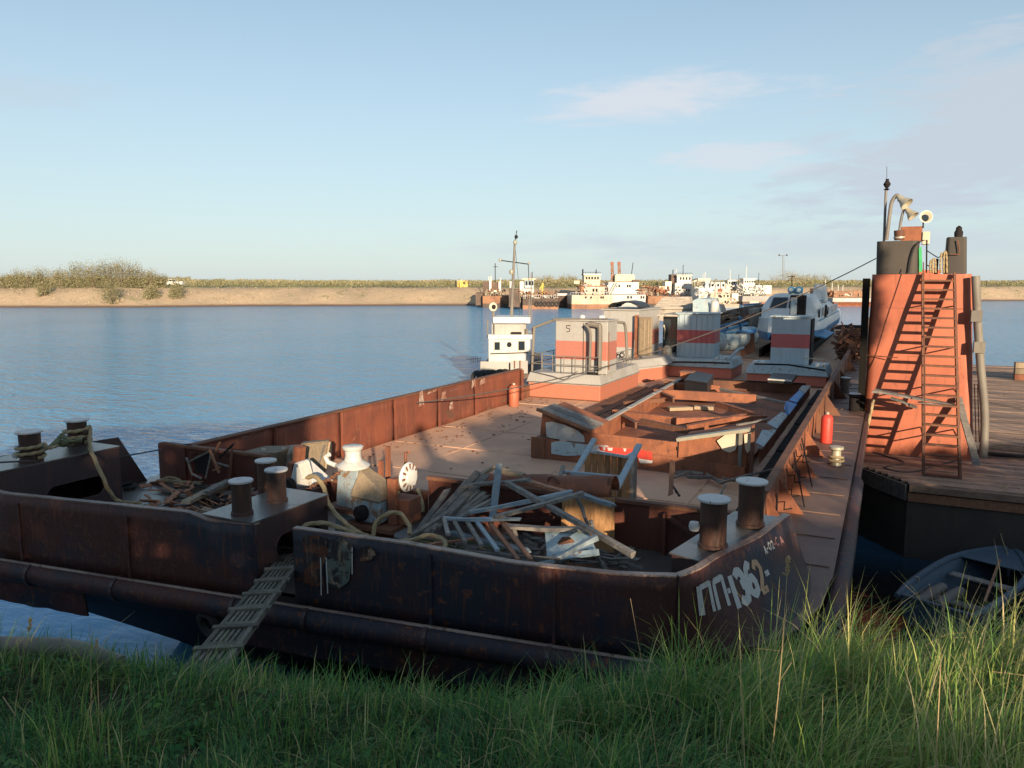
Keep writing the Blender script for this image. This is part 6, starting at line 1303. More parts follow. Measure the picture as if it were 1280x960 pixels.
ship('rust streaked white ship with a five window wheelhouse, left of the red derrick one', 739, 386.5, [('b', 'deckhouse', 'cream', 727, 757, 358, 368.5, 3, 14), ('b', 'deckhouse_side', 'shiprust', 726.8, 731, 357, 368, 2.8, 8), ('b', 'wheelhouse', 'cream', 731.5, 752, 344, 358, 4, 10), ('w', [734.5, 738, 741.7, 745.4, 749], 346, 349.5, 1.2, 4), ('b', 'wheelhouse_roof', 'white', 730.5, 753, 342.6, 344, 3.6, 10.5), ('b', 'boat_deck', 'shiprust', 724, 758, 357.4, 358.2, 2.5, 12),
     ('p', 'dark', 730, 344, 730, 336.5, .2, 5), ('p', 'dark', 747, 343, 747, 337, .14, 5), ('r', 'dark', 730, 752, 340.5, 343, 4, 7), ('w', [732, 738.5, 751, 753.5], 370.5, 373, .9, -.62), ('w', [743, 747], 361, 365, 1.3, 3), ('b', 'locker', 'cream', 719, 726, 351, 355, 5, 8), ('j', 'shiprust', 720, 760, 352, 366, 3, 34), ('j', 'white', 722, 762, 355, 368, 1.5, 24), ('r', 'white', 713, 765, 366, 369, 0, 16)], hull=('h', 'cream', 713, 767, 369, 26, 'shiprust'))
ship('white ship with two brick red derrick legs standing above a tan funnel box', 788, 386, [('b', 'deckhouse', 'white', 762, 800, 353, 368, 3, 14), ('w', [771.5, 775.5, 786, 789], 356, 359.5, 1.1, 3), ('b', 'funnel_box', 'cream', 772, 797, 344, 352, 6, 12), ('b', 'funnel_roof', 'cream', 773, 796, 343, 344, 5.8, 12.4), ('w', [784.5, 788.5, 801, 804], 370, 373, .9, -.62),
     ('b', 'awning', 'shipdark', 794, 802, 350, 356, 5, 10), ('r', 'white', 758, 808, 365, 368, 0, 14), ('p', 'dark', 793, 352, 796, 328, .1, 8), ('p', 'white', 765, 368, 773, 353, .14, 2), ('p', 'white', 762, 368, 770, 353, .14, 2), ('p', 'dark', 800, 366, 806, 354, .1, 2), ('j', 'white', 758, 770, 356, 367, 2, 20), ('j', 'shiprust', 798, 808, 358, 369, 1, 20)]+
     [q for x in (768.5, 777.5) for q in (('p', 'shiprust', x, 353, x-.6, 328, .2, 8), ('p', 'shiprust', x+2.6, 353, x+1.4, 328, .2, 8), ('b', 'derrick_head', 'red' if False else 'orange', x-1.2, x+2.4, 327, 331, 7.8, 8.6), ('p', 'shiprust', x, 350, x+2, 342, .1, 8), ('p', 'shiprust', x+2.4, 343, x-.2, 335, .1, 8))], hull=('h', 'white', 757, 808, 368.5, 24, 'greypaint'))
ship('low rusty hulk with a salmon superstructure right of the tan funnel box ship', 822, 385, [('b', 'deckhouse', 'orange', 822, 836, 362, 368, 3, 8), ('b', 'deckhouse', 'cream', 826, 833, 358, 362, 3, 6), ('j', 'shiprust', 808, 838, 358, 370, 0, 60), ('j', 'shipdark', 808, 838, 366, 376, -.5, 40), ('j', 'lamp', 808, 836, 368, 374, -.5, 20)], hull=('h', 'shiprust', 808, 838, 370, 14, 'shipdark'))
ship('white wheelhouse ship lying behind the roofed hull', 857, 383, [('b', 'deckhouse', 'white', 847, 868, 354, 374, 4, 14), ('b', 'wheelhouse', 'white', 850, 868, 345, 354, 5, 10), ('w', [854.5, 858, 862, 866], 346.5, 350, 1.1, 5), ('b', 'roof', 'cream', 849, 869, 343.6, 345, 4.6, 10.6), ('b', 'locker', 'white', 836, 844, 352, 368, 6, 10), ('w', [840], 361, 364, 1.2, 6), ('b', 'dark_funnel', 'shipdark', 844, 850, 343, 356, 7, 11),
     ('p', 'dark', 847, 345, 847, 337, .15, 8), ('p', 'dark', 859, 344, 859, 331, .1, 7), ('p', 'white', 850.5, 344, 850.5, 336, .1, 7), ('r', 'dark', 849, 869, 341.5, 344, 5, 7), ('w', [861, 864.5], 362, 365.5, 1, 4), ('j', 'white', 846, 872, 360, 374, 2, 40), ('j', 'cream', 848, 872, 358, 372, 3, 30), ('j', 'shiprust', 838, 870, 366, 378, 1, 30)], hull=('h', 'white', 838, 874, 374, 18, 'shiprust'))
ship('cluster of white and cream cabins with square windows', 897, 385, [('b', 'deckhouse', 'white', 876, 896, 360, 380, 3, 12), ('b', 'cabin', 'white', 892, 898, 353, 362, 4, 8), ('b', 'cabin', 'white', 899, 904, 353, 362, 4, 8), ('b', 'cabin', 'white', 905, 910, 353, 362, 4, 8), ('b', 'cabin', 'cream', 911, 917, 356, 374, 4, 8), ('w', [894.5, 901.5, 908], 355, 358.5, 1.3, 4), ('b', 'blue_window_house', 'bluewhite', 886, 892, 352, 360, 5, 9), ('b', 'wheelhouse', 'cream', 880, 896, 348, 352, 8, 12), ('b', 'main_house', 'cream', 897, 916, 362, 384, 3, 12),
     ('b', 'pink_panel', 'orange', 900, 906, 361, 366, 2.9, 3), ('w', [902, 904.5, 908.5, 913], 369, 372, 1.2, 3), ('w', [910, 914], 376, 379, 1.2, 3), ('b', 'white_box', 'white', 917, 925, 367, 377, 2, 5), ('r', 'white', 872, 920, 365, 368, 1, 16), ('p', 'white', 889, 350, 889, 340, .1, 8), ('p', 'cream', 886, 382, 891, 366, .3, 1), ('p', 'cream', 896, 382, 891, 366, .3, 1), ('j', 'white', 872, 898, 352, 378, 2, 70), ('j', 'cream', 874, 925, 364, 386, 1, 50), ('j', 'lamp', 874, 910, 350, 362, 5, 30)], hull=('h', 'cream', 872, 925, 380, 16, 'greypaint'))
ship('distant white ship with a small square bridge, left of the hydrofoil wheelhouse', 943, 381, [('b', 'deckhouse', 'white', 934, 958, 357, 368, 5, 14), ('b', 'bridge', 'white', 935.5, 950, 349, 357, 6, 10), ('w', [937.5, 940.5, 943.5, 946.5, 949], 351, 353.5, .9, 6), ('b', 'bridge_roof', 'lamp', 934.5, 951, 348, 349, 5.6, 10), ('p', 'white', 941, 349, 941, 333, .12, 8), ('p', 'dark', 957, 360, 957, 341, .08, 8), ('b', 'cabin', 'white', 963, 974, 357, 368, 8, 13), ('b', 'dark_cabin', 'dark', 955, 962, 356, 366, 9, 12), ('j', 'white', 926, 960, 355, 372, 3, 60), ('j', 'lamp', 926, 962, 358, 376, 1, 50), ('b', 'black_bow', 'shipdark', 927, 936, 377, 383, -1, 3), ('b', 'tan_bow', 'cream', 936, 947, 377, 384, -1, 3), ('r', 'white', 926, 962, 366, 369, 1, 14)], hull=('h', 'greypaint', 926, 962, 370, 18, 'shiprust'))
ship('long low red and grey barge with pale marks left of the orange tower', 1075, 383, [('b', 'upper_strake', 'greypaint', 1040, 1096, 372.5, 377.5, -.3, 6), ('b', 'red_house', 'orange', 1031, 1044, 361, 369, 6, 12), ('b', 'brown_gear', 'shiprust', 1045, 1090, 364, 372, 2, 8), ('j', 'shiprust', 1034, 1092, 363, 372, 2, 60), ('j', 'lamp', 1046, 1092, 366, 372, 1, 24)]+[('p', 'white', x, 366, x, y, .13, 9) for x, y in ((1045.5, 350), (1054.5, 354), (1062.5, 357), (1068.5, 357))]+[('b', 'white_mark', 'whiteclean', x, x+2.4, 374, 376.4, -.36, -.3) for x in (1053, 1057, 1060.5, 1064, 1067.5, 1071)], cat='barge', hull=('h', 'red' if False else 'orange', 1040, 1096, 377.5, 10, 'orange'))
ship('small white cutter with a glazed bridge, half hidden in the dense white row', 921, 380, [('b', 'deckhouse', 'white', 908, 933, 358, 370, 4, 12), ('b', 'bridge', 'white', 914, 926, 350, 358, 5, 9), ('w', [916.5, 919.5, 922.5], 352, 355, 1, 5), ('w', [911, 915, 926, 930], 361, 364, 1, 4), ('p', 'white', 919, 350, 919, 337, .1, 7), ('p', 'dark', 930, 358, 930, 343, .08, 7), ('r', 'white', 905, 937, 366, 369, 1, 12), ('j', 'white', 905, 937, 355, 370, 2, 50), ('j', 'lamp', 905, 937, 350, 366, 4, 24)], hull=('h', 'greypaint', 903, 938, 369, 16, 'shiprust'))
ship('far white ship with a cream funnel showing above the grey casing', 878, 379, [('b', 'deckhouse', 'white', 868, 889, 357, 368, 4, 12), ('b', 'funnel', 'cream', 873, 880, 349, 358, 6, 9), ('w', [871, 875, 879, 884], 360, 363, 1, 4), ('p', 'white', 884, 357, 884, 342, .1, 7), ('p', 'dark', 870, 357, 870, 344, .08, 7), ('j', 'white', 866, 892, 352, 370, 2, 60), ('j', 'cream', 866, 892, 356, 372, 1, 30)], hull=('h', 'white', 864, 893, 369, 16, 'shiprust'))
t = mid('blue_striped_workboat', 'white workboat with a blue gunwale left of the hydrofoil at the barge end', 'boat', 56, [('hull_side', 'bluewhite', [(924, 412), (921, 398), (950, 392), (950, 412)], 6), ('gunwale', 'blue', [(920, 399), (920, 396), (951, 390), (951, 393)], 5.8), ('cabin', 'white', [(930, 396), (930, 382), (943, 381), (943, 394)], 3), ('cabin_roof', 'blue', [(929, 382), (929, 380.5), (944, 379.5), (944, 381)], 3.2)])
t = thing('lamp_mast', 'tall thin lamp mast with a cross arm rising behind the distant white ship', 'mast', tuple(far_point(979, 40)))
b0 = far_point(979, 40); kk = (b0-Vector((0, 0, H))).dot(_fw)/F
for nm, a, b, r_ in (('pole', (978, 375), (978.4, 319), .1), ('pole', (980.5, 375), (980, 322), .07), ('cross_arm', (973, 319.5), (984.5, 319.5), .08)):
    tubep(t, nm, 'greypipe', [at(*a, d=kk*F/_fw.length), at(*b, d=kk*F)], r_, 5)
for x in (974, 983.5): mb = MB(); mb.lathe(at(x, 319, d=kk*F), [(.2, -.2), (.3, 0), (.2, .3)], 8); mb.build('lamp_head', 'dark', t)
q = far_point(577, 18); kk = (q-Vector((0, 0, H))).dot(_fw)/F
t = thing('yellow_hut', 'small yellow hut with a dark window standing on the edge of the far bank', 'hut', tuple(q))
def farbox(t, nm, m, x0, x1, y0, y1, d, dep):
    P = [at(x0, y1, d=d), at(x1, y1, d=d)]; Q = [at(x0, y0, d=d), at(x1, y0, d=d)]; f = FH*dep
    mb = MB(); mb.hexa([P[0], P[1], P[1]+f, P[0]+f], [Q[0], Q[1], Q[1]+f, Q[0]+f]); return mb.build(nm, m, t)
D = kk*F; w = farbox(t, 'wall', 'yellow', 572, 584.5, 351, 361.5, D, 3); farbox(t, 'roof', 'cream', 571.5, 585, 350, 350.9, D-.2, 3.4); farbox(t, 'window', 'glass', 579, 581.2, 352.5, 355.5, D-.1, .08); farbox(t, 'door', 'dark', 573.2, 574.5, 353, 361, D-.1, .08); farbox(t, 'side_post', 'dark', 568.8, 569.8, 350.5, 361, D+1, .3)
q = far_point(218, 18); D = (q-Vector((0, 0, H))).dot(_fw)
t = thing('parked_van', 'white van with a green rear window parked on the far bank right of the thicket', 'van', tuple(q))
farbox(t, 'body', 'whiteclean', 208.5, 228, 351.8, 355.8, D, 1.8); farbox(t, 'cab', 'whiteclean', 210, 219, 349, 351.7, D+.1, 1.6); farbox(t, 'window', 'glass', 211, 218.5, 349.5, 351.5, D+.02, .08)
for x in (211.5, 224): mb = MB(); mb.lathe(at(x, 356, d=D)-FH*.1, [(.35, 0), (.35, .2)], 12, 'Y'); mb.build('wheel', 'tyre', t)

# ================================================================== WOODEN DECKED PONTOON WITH THE ORANGE TOWER
PZ = .68
pon = thing('pontoon', 'floating pontoon with a grey plank deck lying right of the barge', 'pontoon', (3, 22, WL))
mb = MB(); P = [(-.42, 22.4), (.70, 20.93), (16, 20.93), (16, 54), (-.42, 54)]; mb.prism(P, WL-.4, PZ-.24); mb.build('hull', 'black', pon)
mb = MB(); mb.hexa([(.70, 20.86, PZ-.42), (16, 20.86, PZ-.42), (16, 20.93, PZ-.42), (.72, 20.93, PZ-.42)], [(.70, 20.86, PZ-.2), (16, 20.86, PZ-.2), (16, 20.93, PZ-.2), (.72, 20.93, PZ-.2)]); mb.build('edge_beam', 'woodred', pon)
mb = MB(); mb.quadplate((-.42, 22.4, PZ-.42), (.68, 20.93, PZ-.42), (.68, 20.93, PZ-.02), (-.42, 22.4, PZ-.02), .06); mb.build('corner_beam', 'woodgrey', pon)
mb = MB(); mb.bar((.72, 20.88, PZ-.08), (16, 20.88, PZ-.08), .16, .16); mb.build('edge_beam', 'deckwood', pon)
random.seed(21); y = 20.98; i = 0
while y < 53.5:
    w = .20 if y < 30 else .42; x0 = -.40 if y > 22.4 else .72-(y-20.93)*.76
    seg = [x0, random.uniform(3, 5), random.uniform(7, 10), 16] if y < 30 else [x0, random.uniform(4, 11), 16]
    for a, b in zip(seg, seg[1:]):
        dz = random.uniform(-.006, .012); mb = MB(); mb.bar((a+.01, y+w/2, PZ+dz), (b-.01, y+w/2, PZ+dz+random.uniform(-.008, .02)), w-.015, .05, roll=random.uniform(-.02, .02)); mb.build('deck_board', 'deckwood', pon)
    y += w; i += 1
mb = MB(); mb.box(.75, 15.9, 21.0, 53.9, PZ-.2, PZ-.06); mb.box(-.38, .75, 22.5, 53.9, PZ-.2, PZ-.06); mb.build('deck_bearer', 'dark', pon)
TYf = 24.3
tw = thing('tower', 'tall tapering orange steel tower with a black top standing on the pontoon deck', 'tower', (1.0, TYf, PZ))
def T(x, y, dy=0): return at(x, y, Y=TYf+dy)
bl, br, tl, tr = T(1075, 563), T(1232, 561), T(1089, 343), T(1216, 343)
z0, z1 = PZ+.02, tl.z
def ring(xa, xb, ya, yb, z, r, n=6):
    o = []
    for cx, cy, a0 in ((xa+r, ya+r, math.pi), (xb-r, ya+r, 1.5*math.pi), (xb-r, yb-r, 0), (xa+r, yb-r, .5*math.pi)):
        for k in range(n+1): a = a0+k*math.pi/2/n; o.append((cx+r*math.cos(a), cy+r*math.sin(a), z))
    return o
def casing(name, m, xa0, xb0, xa1, xb1, za, zb, ya, yb, r, par, nz_=10, dent=.012, taper=.0):
    rows = []; n = 28; vs = []
    for i in range(nz_+1):
        t = i/nz_; R_ = ring(xa0+(xa1-xa0)*t, xb0+(xb1-xb0)*t, ya+taper*t, yb-taper*t, za+(zb-za)*t, r)
        n = len(R_); vs += [(x+dent*nz3(x, z, 1, 1.3), y+dent*1.5*nz3(x, z, 4, 1.1), z) for x, y, z in R_]
    mb = MB(); mb.add(vs, [(i*n+j, i*n+(j+1) % n, (i+1)*n+(j+1) % n, (i+1)*n+j) for i in range(nz_) for j in range(n)]+[tuple(range(n)), tuple(range(nz_*n, nz_*n+n))]); return mb.build(name, m, par, smooth=True)
cs = casing('casing', 'tower', bl.x+.02, br.x-.25, tl.x+.02, tr.x, z0, z1, TYf, TYf+2.6, .22, tw, 16, dent=.022)
for z in (2.2, 3.55, 4.9):
    mb = MB(); mb.box(bl.x+.45, br.x-.75, TYf-.006, TYf+.0, z, z+.012); mb.build('weld_seam', 'rustbrown', cs)
casing('black_funnel', 'black', T(1095, 342).x, T(1149, 342).x, T(1096, 300).x, T(1150, 300).x, z1+.01, T(1120, 301).z, TYf+.05, TYf+1.6, .2, tw, 4, .004)
casing('black_funnel', 'black', T(1181, 342).x, T(1209, 342).x, T(1185, 296).x, T(1209, 296).x, z1+.01, T(1195, 296).z, TYf+.05, TYf+.8, .08, tw, 4, .004)
c = T(1198, 296, .3); mb = MB(); mb.lathe(c, [(.1, -.02), (.11, .12), (.07, .2), (.08, .24), (.02, .3)], 12); mb.build('exhaust_cap', 'dark', tw, smooth=True)
bxp(tw, 'rear_wall', 'tower', T(1150, 342).x, T(1181, 342).x, TYf+2.2, TYf+2.3, z1, z1+.15)
bxp(tw, 'red_locker', 'orange', T(1126, 300).x, T(1153, 300).x, TYf+.5, TYf+1.0, T(1126, 301).z, T(1126, 282).z, .01)
bxp(tw, 'tan_locker', 'cream', T(1153.5, 300).x, T(1163, 300).x, TYf+.45, TYf+.8, T(1126, 305).z, T(1126, 289).z, .01)
tubep(tw, 'flue', 'rustbrown', [T(1124, 300, .35), T(1124, 288, .35)], [.13, .14], 14); tubep(tw, 'flue_band', 'lamp', [T(1124, 298, .35), T(1124, 296, .35)], .15, 14)
ms = tubep(tw, 'mast', 'greypipe', [T(1105, 302, .3), T(1107.5, 236, .3)], .035, 8); tubep(ms, 'aerial', 'dark', [T(1108.5, 224, .3), T(1108.5, 208, .3)], .006, 4)
mb = MB(); c = T(1108.7, 232, .3); mb.lathe(c, [(.02, -.14), (.09, -.1), (.03, -.08), (.07, -.02), (.1, .04), (.07, .09), (.04, .14), (.05, .18)], 12); mb.build('masthead_lamp', 'dark', ms, smooth=True)
tubep(tw, 'lamp_post', 'greypipe', smooth_path([T(1108, 300, .15), T(1112, 268, .15), T(1115, 252, .15), T(1121, 244, .15), T(1124, 247, .15)], 4), .05)
tubep(tw, 'lamp_post', 'greypipe', smooth_path([T(1124, 290, .25), T(1127, 272, .25), T(1130, 262, .25), T(1134, 259, .25)], 4), .035)
def horn(c, ax, r, L_, par):
    ax = Vector(ax).normalized(); a = ax.cross(Vector((0, 0, 1))).normalized(); b = a.cross(ax); vs = []; prof = [(.35, 0), (.38, .18), (.5, .2), (.52, .45), (.85, .8), (1, 1), (.93, 1.0), (.5, .78)]; n = 18
    for q, h in prof:
        for k in range(n): u = 2*math.pi*k/n; vs.append(Vector(c)+ax*(h*L_)+(a*math.cos(u)+b*math.sin(u))*q*r)
    mb = MB(); mb.add(vs, [(n*i+k, n*i+(k+1) % n, n*i+n+(k+1) % n, n*i+n+k) for i in range(len(prof)-1) for k in range(n)]+[tuple(range(n)), tuple(range(n*(len(prof)-1), n*len(prof)))]); return mb.build('floodlight', 'lamp', par, smooth=True)
horn(T(1123, 246, .1), (.5, -.25, -.5), .19, .34, tw); horn(T(1133, 261, .2), (.45, -.2, -.55), .16, .30, tw); horn(T(1154, 273, .5), (.3, -1, .12), .17, .24, tw)
c = T(1156, 272.6, .27); mb = MB(); mb.lathe(c, [(.10, 0), (.08, -.01)], 14, 'Y'); mb.build('lens', 'glass', tw); tubep(tw, 'lamp_post', 'dark', [T(1154, 285, .5), T(1154, 276, .5)], .02, 5)
mb = MB(); mb.hexa([T(1149, 340, .1), T(1153, 340, .1), T(1153, 340, .5), T(1149, 340, .5)], [T(1148.5, 310, .1), T(1152, 308, .1), T(1152, 308, .5), T(1148.5, 310, .5)]); mb.build('green_canvas', 'green', tw)
tubep(tw, 'rail_post', 'dark', [T(1158, 341, .0), T(1158.5, 300, .0), T(1152, 301, .0)], .022, 6)
tubep(tw, 'rail', 'dark', [T(1158, 313, .1), T(1172, 322, .2), T(1183, 318, .2)], .015, 5); tubep(tw, 'rail', 'dark', [T(1158, 331, .1), T(1172, 338, .2)], .015, 5)
tubep(tw, 'hose', 'tyre', smooth_path([T(1136, 341, -.02), T(1139, 322, -.02), T(1144, 308, -.02), T(1150, 303, .0)], 4), .02)
rt_ = bxp(tw, 'black_box', 'dark', T(1169, 340).x, T(1173, 340).x, TYf+.3, TYf+.6, z1, T(1170, 323).z)
for x, y0 in ((1163, 326), (1166, 324), (1176, 318), (1180, 316)):
    rope(smooth_path([T(x, 341, .05), T(x-.6, 333, 0), T(x+.5, y0, .02), T(x+3, y0+2, .05), T(x+3.4, 341, .05)], 3), .028, 'rope', {1163: 'pale rope coil hung leftmost on the tower top rail', 1166: 'second pale rope coil on the tower top rail', 1176: 'third pale rope coil beside the right black funnel', 1180: 'pale rope coil pressed against the right black funnel'}[x], 'rope_coil', 'rope coils hung on the tower top')
tubep(tw, 'grab_rail', 'rustbrown', [T(1188, 318, -.02), T(1199, 318, -.02), T(1199, 312, -.02), T(1197, 300, -.02)], .016, 5)
# side pieces: dark board on the left edge, grey pipe on the right
mb = MB(); mb.hexa([T(1069, 580, -.3), T(1077, 580, -.3), T(1077, 580, .1), T(1069, 580, .1)], [T(1078.5, 348, -.1), T(1088, 348, -.1), T(1088, 348, .2), T(1078.5, 348, .2)]); mb.build('side_fender', 'pitch', tw)
gp = tubep(tw, 'side_pipe', 'greypipe', smooth_path([T(1219.5, 345, -.2), T(1222, 400, -.2), T(1226, 460, -.2), T(1231, 520, -.2), T(1229, 572, -.3)], 4), .105, 14)
for y in (395, 434): c = T(1222+(y-395)*.09, y, -.2); mb = MB(); mb.box(c.x-.16, c.x+.1, c.y-.15, c.y+.15, c.z-.15, c.z+.15); mb.build('pipe_bracket', 'greypipe', gp)
for x0 in (1218, 1222): tubep(tw, 'thin_rod', 'red' if False else 'orange', [T(x0, 480, -.08), T(x0+2, 552, -.08)], .014, 5)
plank((1198, 498), (1221, 582), TYf-.15, TYf-1.9, .17, .04, 'woodgrey', 'tan plank leaning on the right side of the tower face', group='planks by the tower')
# the inclined ladder
ld_ = thing('ladder', 'long rusty steel ladder leaning on the orange tower face', 'ladder', tuple(at(1177, 598, z=PZ)))
B0, B1 = at(1154.5, 596, z=PZ), at(1200, 600, z=PZ); U0, U1 = T(1153.5, 342, -.12), T(1193, 342, -.12); B1.y = B0.y
for a, b in ((B0, U0), (B1, U1)):
    mb = MB(); mb.bar(a, b, .06, .12, n=6, sag=.03); mb.build('stile', 'rustbrown', ld_)
NR = 21
for k in range(NR):
    t_ = (k+.25)/NR; a = B0.lerp(U0, t_); b = B1.lerp(U1, t_); mb = MB(); mb.bar(a-Vector((0, 0, .03*4*t_*(1-t_))), b-Vector((0, 0, .03*4*t_*(1-t_))), .15, .05); mb.build('rung', 'rustbrown', ld_)
for z_ in (.18, .4, .62, .84):
    for e0, e1 in ((B0, U0), (B1, U1)):
        p_ = e0.lerp(e1, z_); mb = MB(); mb.bar(p_, (p_.x, TYf+.02, p_.z-.05), .03, .03); mb.build('wall_bracket', 'rustbrown', ld_)
tubep(ld_, 'handrail', 'rustbrown', [B0+Vector((-.02, -.05, .9)), U0+Vector((-.02, -.5, .3))], .014, 5)
# boards lying through the ladder
for a, b, ya, yb, w, th, lab in (((1094, 487), (1197, 507), 23.0, 22.9, .26, .04, 'long grey board laid level through the ladder, upper one'), ((1092, 489), (1158, 500), 22.9, 22.7, .20, .05, 'splintered grey board under the upper ladder board on its left'),
      ((1115, 498), (1146, 509), 22.8, 22.7, .14, .05, 'short thick board end sticking out under the ladder boards'), ((1150, 503), (1197, 508), 22.7, 22.8, .2, .03, 'short flat board between the ladder stiles')):
    plank(a, b, ya, yb, w, th, 'woodgrey', lab, group='boards laid through the ladder')
mb = MB(); mb.tube([T(1081, 444, -.02), T(1122, 447, -.4)], .014, 5); tag(mb.build('thin_rod', 'rustbrown'), 'thin rod jutting from the left of the orange tower face', 'rod')
rope([T(1092, 500, -1.2), T(1083, 540, -1.6), T(1078, 545, -1.9), T(1076, 575, -2.1)], .04, 'rope', 'pale rope hanging from the left corner of the tower to the deck')
t = thing('pale_board', 'pale split board standing at the left corner of the pontoon', 'board', tuple(at(1075, 580, z=PZ))); mb = MB(); mb.bar(at(1075, 583, z=PZ), at(1081, 536, Y=22.9), .13, .04); mb.build('board', 'cream', t)
for k in range(4):
    c = at(1247, 566, z=PZ+.05); rope([c+Vector(((.95+.1*k)*math.cos(a), (.5+.05*k)*math.sin(a), .04*k+.02*math.sin(2*a))) for a in [j*.5+k*.3 for j in range(13+k)]], .03, 'cable', ['inner', 'second', 'third', 'outer'][k]+' turn of the dark cable coil lying right of the grey pipe', 'cable_coil', 'dark cable coil on the pontoon deck', 'cable')
rope([at(1090, 565, z=PZ+.04), at(1130, 578, z=PZ+.04), at(1105, 584, z=PZ+.04), at(1140, 590, z=PZ+.04), at(1200, 575, z=PZ+.04), at(1280, 570, z=PZ+.04)], .02, 'cable', 'thin dark cable wandering over the pontoon deck past the ladder foot', cat='cable')
rope([at(1250, 610, z=PZ+.06), at(1262, 606, z=PZ+.1), at(1256, 614, z=PZ+.02), at(1250, 660, z=-.2), at(1262, 700, z=-.6)], .012, 'rope', 'thin cord hanging from the pontoon edge to the small boat')
t = thing('brick_stack', 'stack of tan bricks and timber at the right edge of the pontoon deck', 'stack', tuple(at(1280, 472, z=PZ)))
c = at(1268, 476, z=PZ)
for i in range(6):
    for j in range(3):
        mb = MB(); mb.box(c.x+.45*i, c.x+.45*i+.42, c.y-.05*(j % 2), c.y+.6, PZ+.05+.3*j, PZ+.05+.3*j+.28); mb.build('block', 'orange' if (i+j) % 3 == 0 else 'plywood', t)

# ================================================================== SMALL BOAT, GANGPLANK, CABLES, PIPE
t = thing('dinghy', 'small open blue grey boat afloat beside the bank at the right edge', 'rowing boat', (1.6, 16, WL))
Q = WL+.5; SC = (H-Q)/H; S0 = Vector((1.02*SC, 14.72*SC, 0)); dv = Vector((.40, .917, 0)).normalized(); sv = Vector((dv.y, -dv.x, 0))
def dsec(s, f):      # s along, f = -1..1 across the bottom girth
    w = .70*(1-.15*(1-s/1.6)**2 if s < 1.6 else 1)*(1-max(0, (s-2.2)/2.2)**2.2); return w
def hullpt(s, a, ins=0):
    w = max(.02, dsec(s, 0)*1.08-ins); rim = Q+.03+.12*(s/4.2)**2; b = WL-.08+ins
    x = [-1, -.93, -.72, 0, .72, .93, 1][a]*w; z = [rim, (rim+b)/2+.02, b+.08, b, b+.08, (rim+b)/2+.02, rim][a]
    p = S0+dv*s+sv*x; return (p.x, p.y, z)
ss = [0, .5, 1, 1.6, 2.2, 2.8, 3.3, 3.8, 4.15, 4.35]
mb = MB(); mb.add([hullpt(s, a) for s in ss for a in range(7)], [(i*7+j, i*7+j+1, i*7+8+j, i*7+7+j) for i in range(len(ss)-1) for j in range(6)]); mb.build('hull', 'dinghy', t, smooth=True, solid=.02)
mb = MB(); mb.add([hullpt(0, a) for a in range(7)], [tuple(range(7))]); mb.build('transom', 'dinghy', t, solid=.03)
for k in range(11): x = -.55+.11*k; p = S0+sv*x-dv*.02; mb = MB(); mb.bar((p.x, p.y, WL+.02), (p.x, p.y, Q-.01), .02, .012); mb.build('transom_rib', 'dinghy', t)
for sd in (0, 6):
    pts = [Vector(hullpt(s, sd))+Vector((0, 0, .02))+sv*(.05 if sd else -.05) for s in [-.12]+ss[1:]]; mb = MB(); mb.tube(pts, [.05]+[.075]*8+[.04], 8); mb.build('gunwale', 'dinghy', t, smooth=True)
mb = MB(); pts = [hullpt(s, a) for s in (3.1, 3.5, 3.9, 4.3) for a in (0, 6)]; mb.add([Vector(p)+Vector((0, 0, .02)) for p in pts], [(0, 1, 3, 2), (2, 3, 5, 4), (4, 5, 7, 6)]); mb.build('foredeck', 'dinghy', t, solid=.02)
mb = MB(); a, b = S0-sv*.62, S0+sv*.62; mb.bar((a.x, a.y, Q+.05), (b.x, b.y, Q+.05), .09, .05); mb.build('transom_rail', 'dinghy', t)
for k, s in enumerate((.85, 2.5)):
    a, b = S0+dv*s-sv*.6, S0+dv*s+sv*.6; mb = MB(); mb.bar((a.x, a.y, Q-.12), (b.x, b.y, Q-.12), .24, .03); mb.build('thwart', 'woodgrey', t)
mb = MB(); a, b = S0+dv*.2-sv*.1, S0+dv*2.6+sv*.2; mb.grid(lambda u, v: tuple(S0+dv*(.1+3.2*u)+sv*(-.45+.9*v)+Vector((0, 0, WL+.05))), 3, 3); mb.build('floor_board', 'dark', t)
for k, (s0, x0) in enumerate(((.35, -.42), (.42, -.10))):
    a = S0+dv*s0+sv*x0; b = a+dv*1.15-sv*-.02; o = MB(); o.tube([(a.x, a.y, Q-.13), ((a.x+b.x)/2, (a.y+b.y)/2, Q-.12), (b.x, b.y, Q-.13)], [.10, .125, .11], 12); tag(o.build('rolled_fender', 'greypipe', smooth=True), ['pale grey roll lying on the left inside the small boat', 'pale grey roll lying in the middle of the small boat'][k], 'roll', 'pale rolls in the small boat')
o = MB(); o.bar(at(1250, 700, z=Q+.14), at(1231, 752, z=Q), .05, .035); tag(o.build('oar', 'woodred'), 'thin wooden oar lying across the small boat', 'oar')
mb = MB(); p = Vector(hullpt(1.0, 0)); mb.torus(p+Vector((0, 0, .05)), .05, .012, (0, 1, 0)); mb.build('rowlock', 'lamp', t, smooth=True)

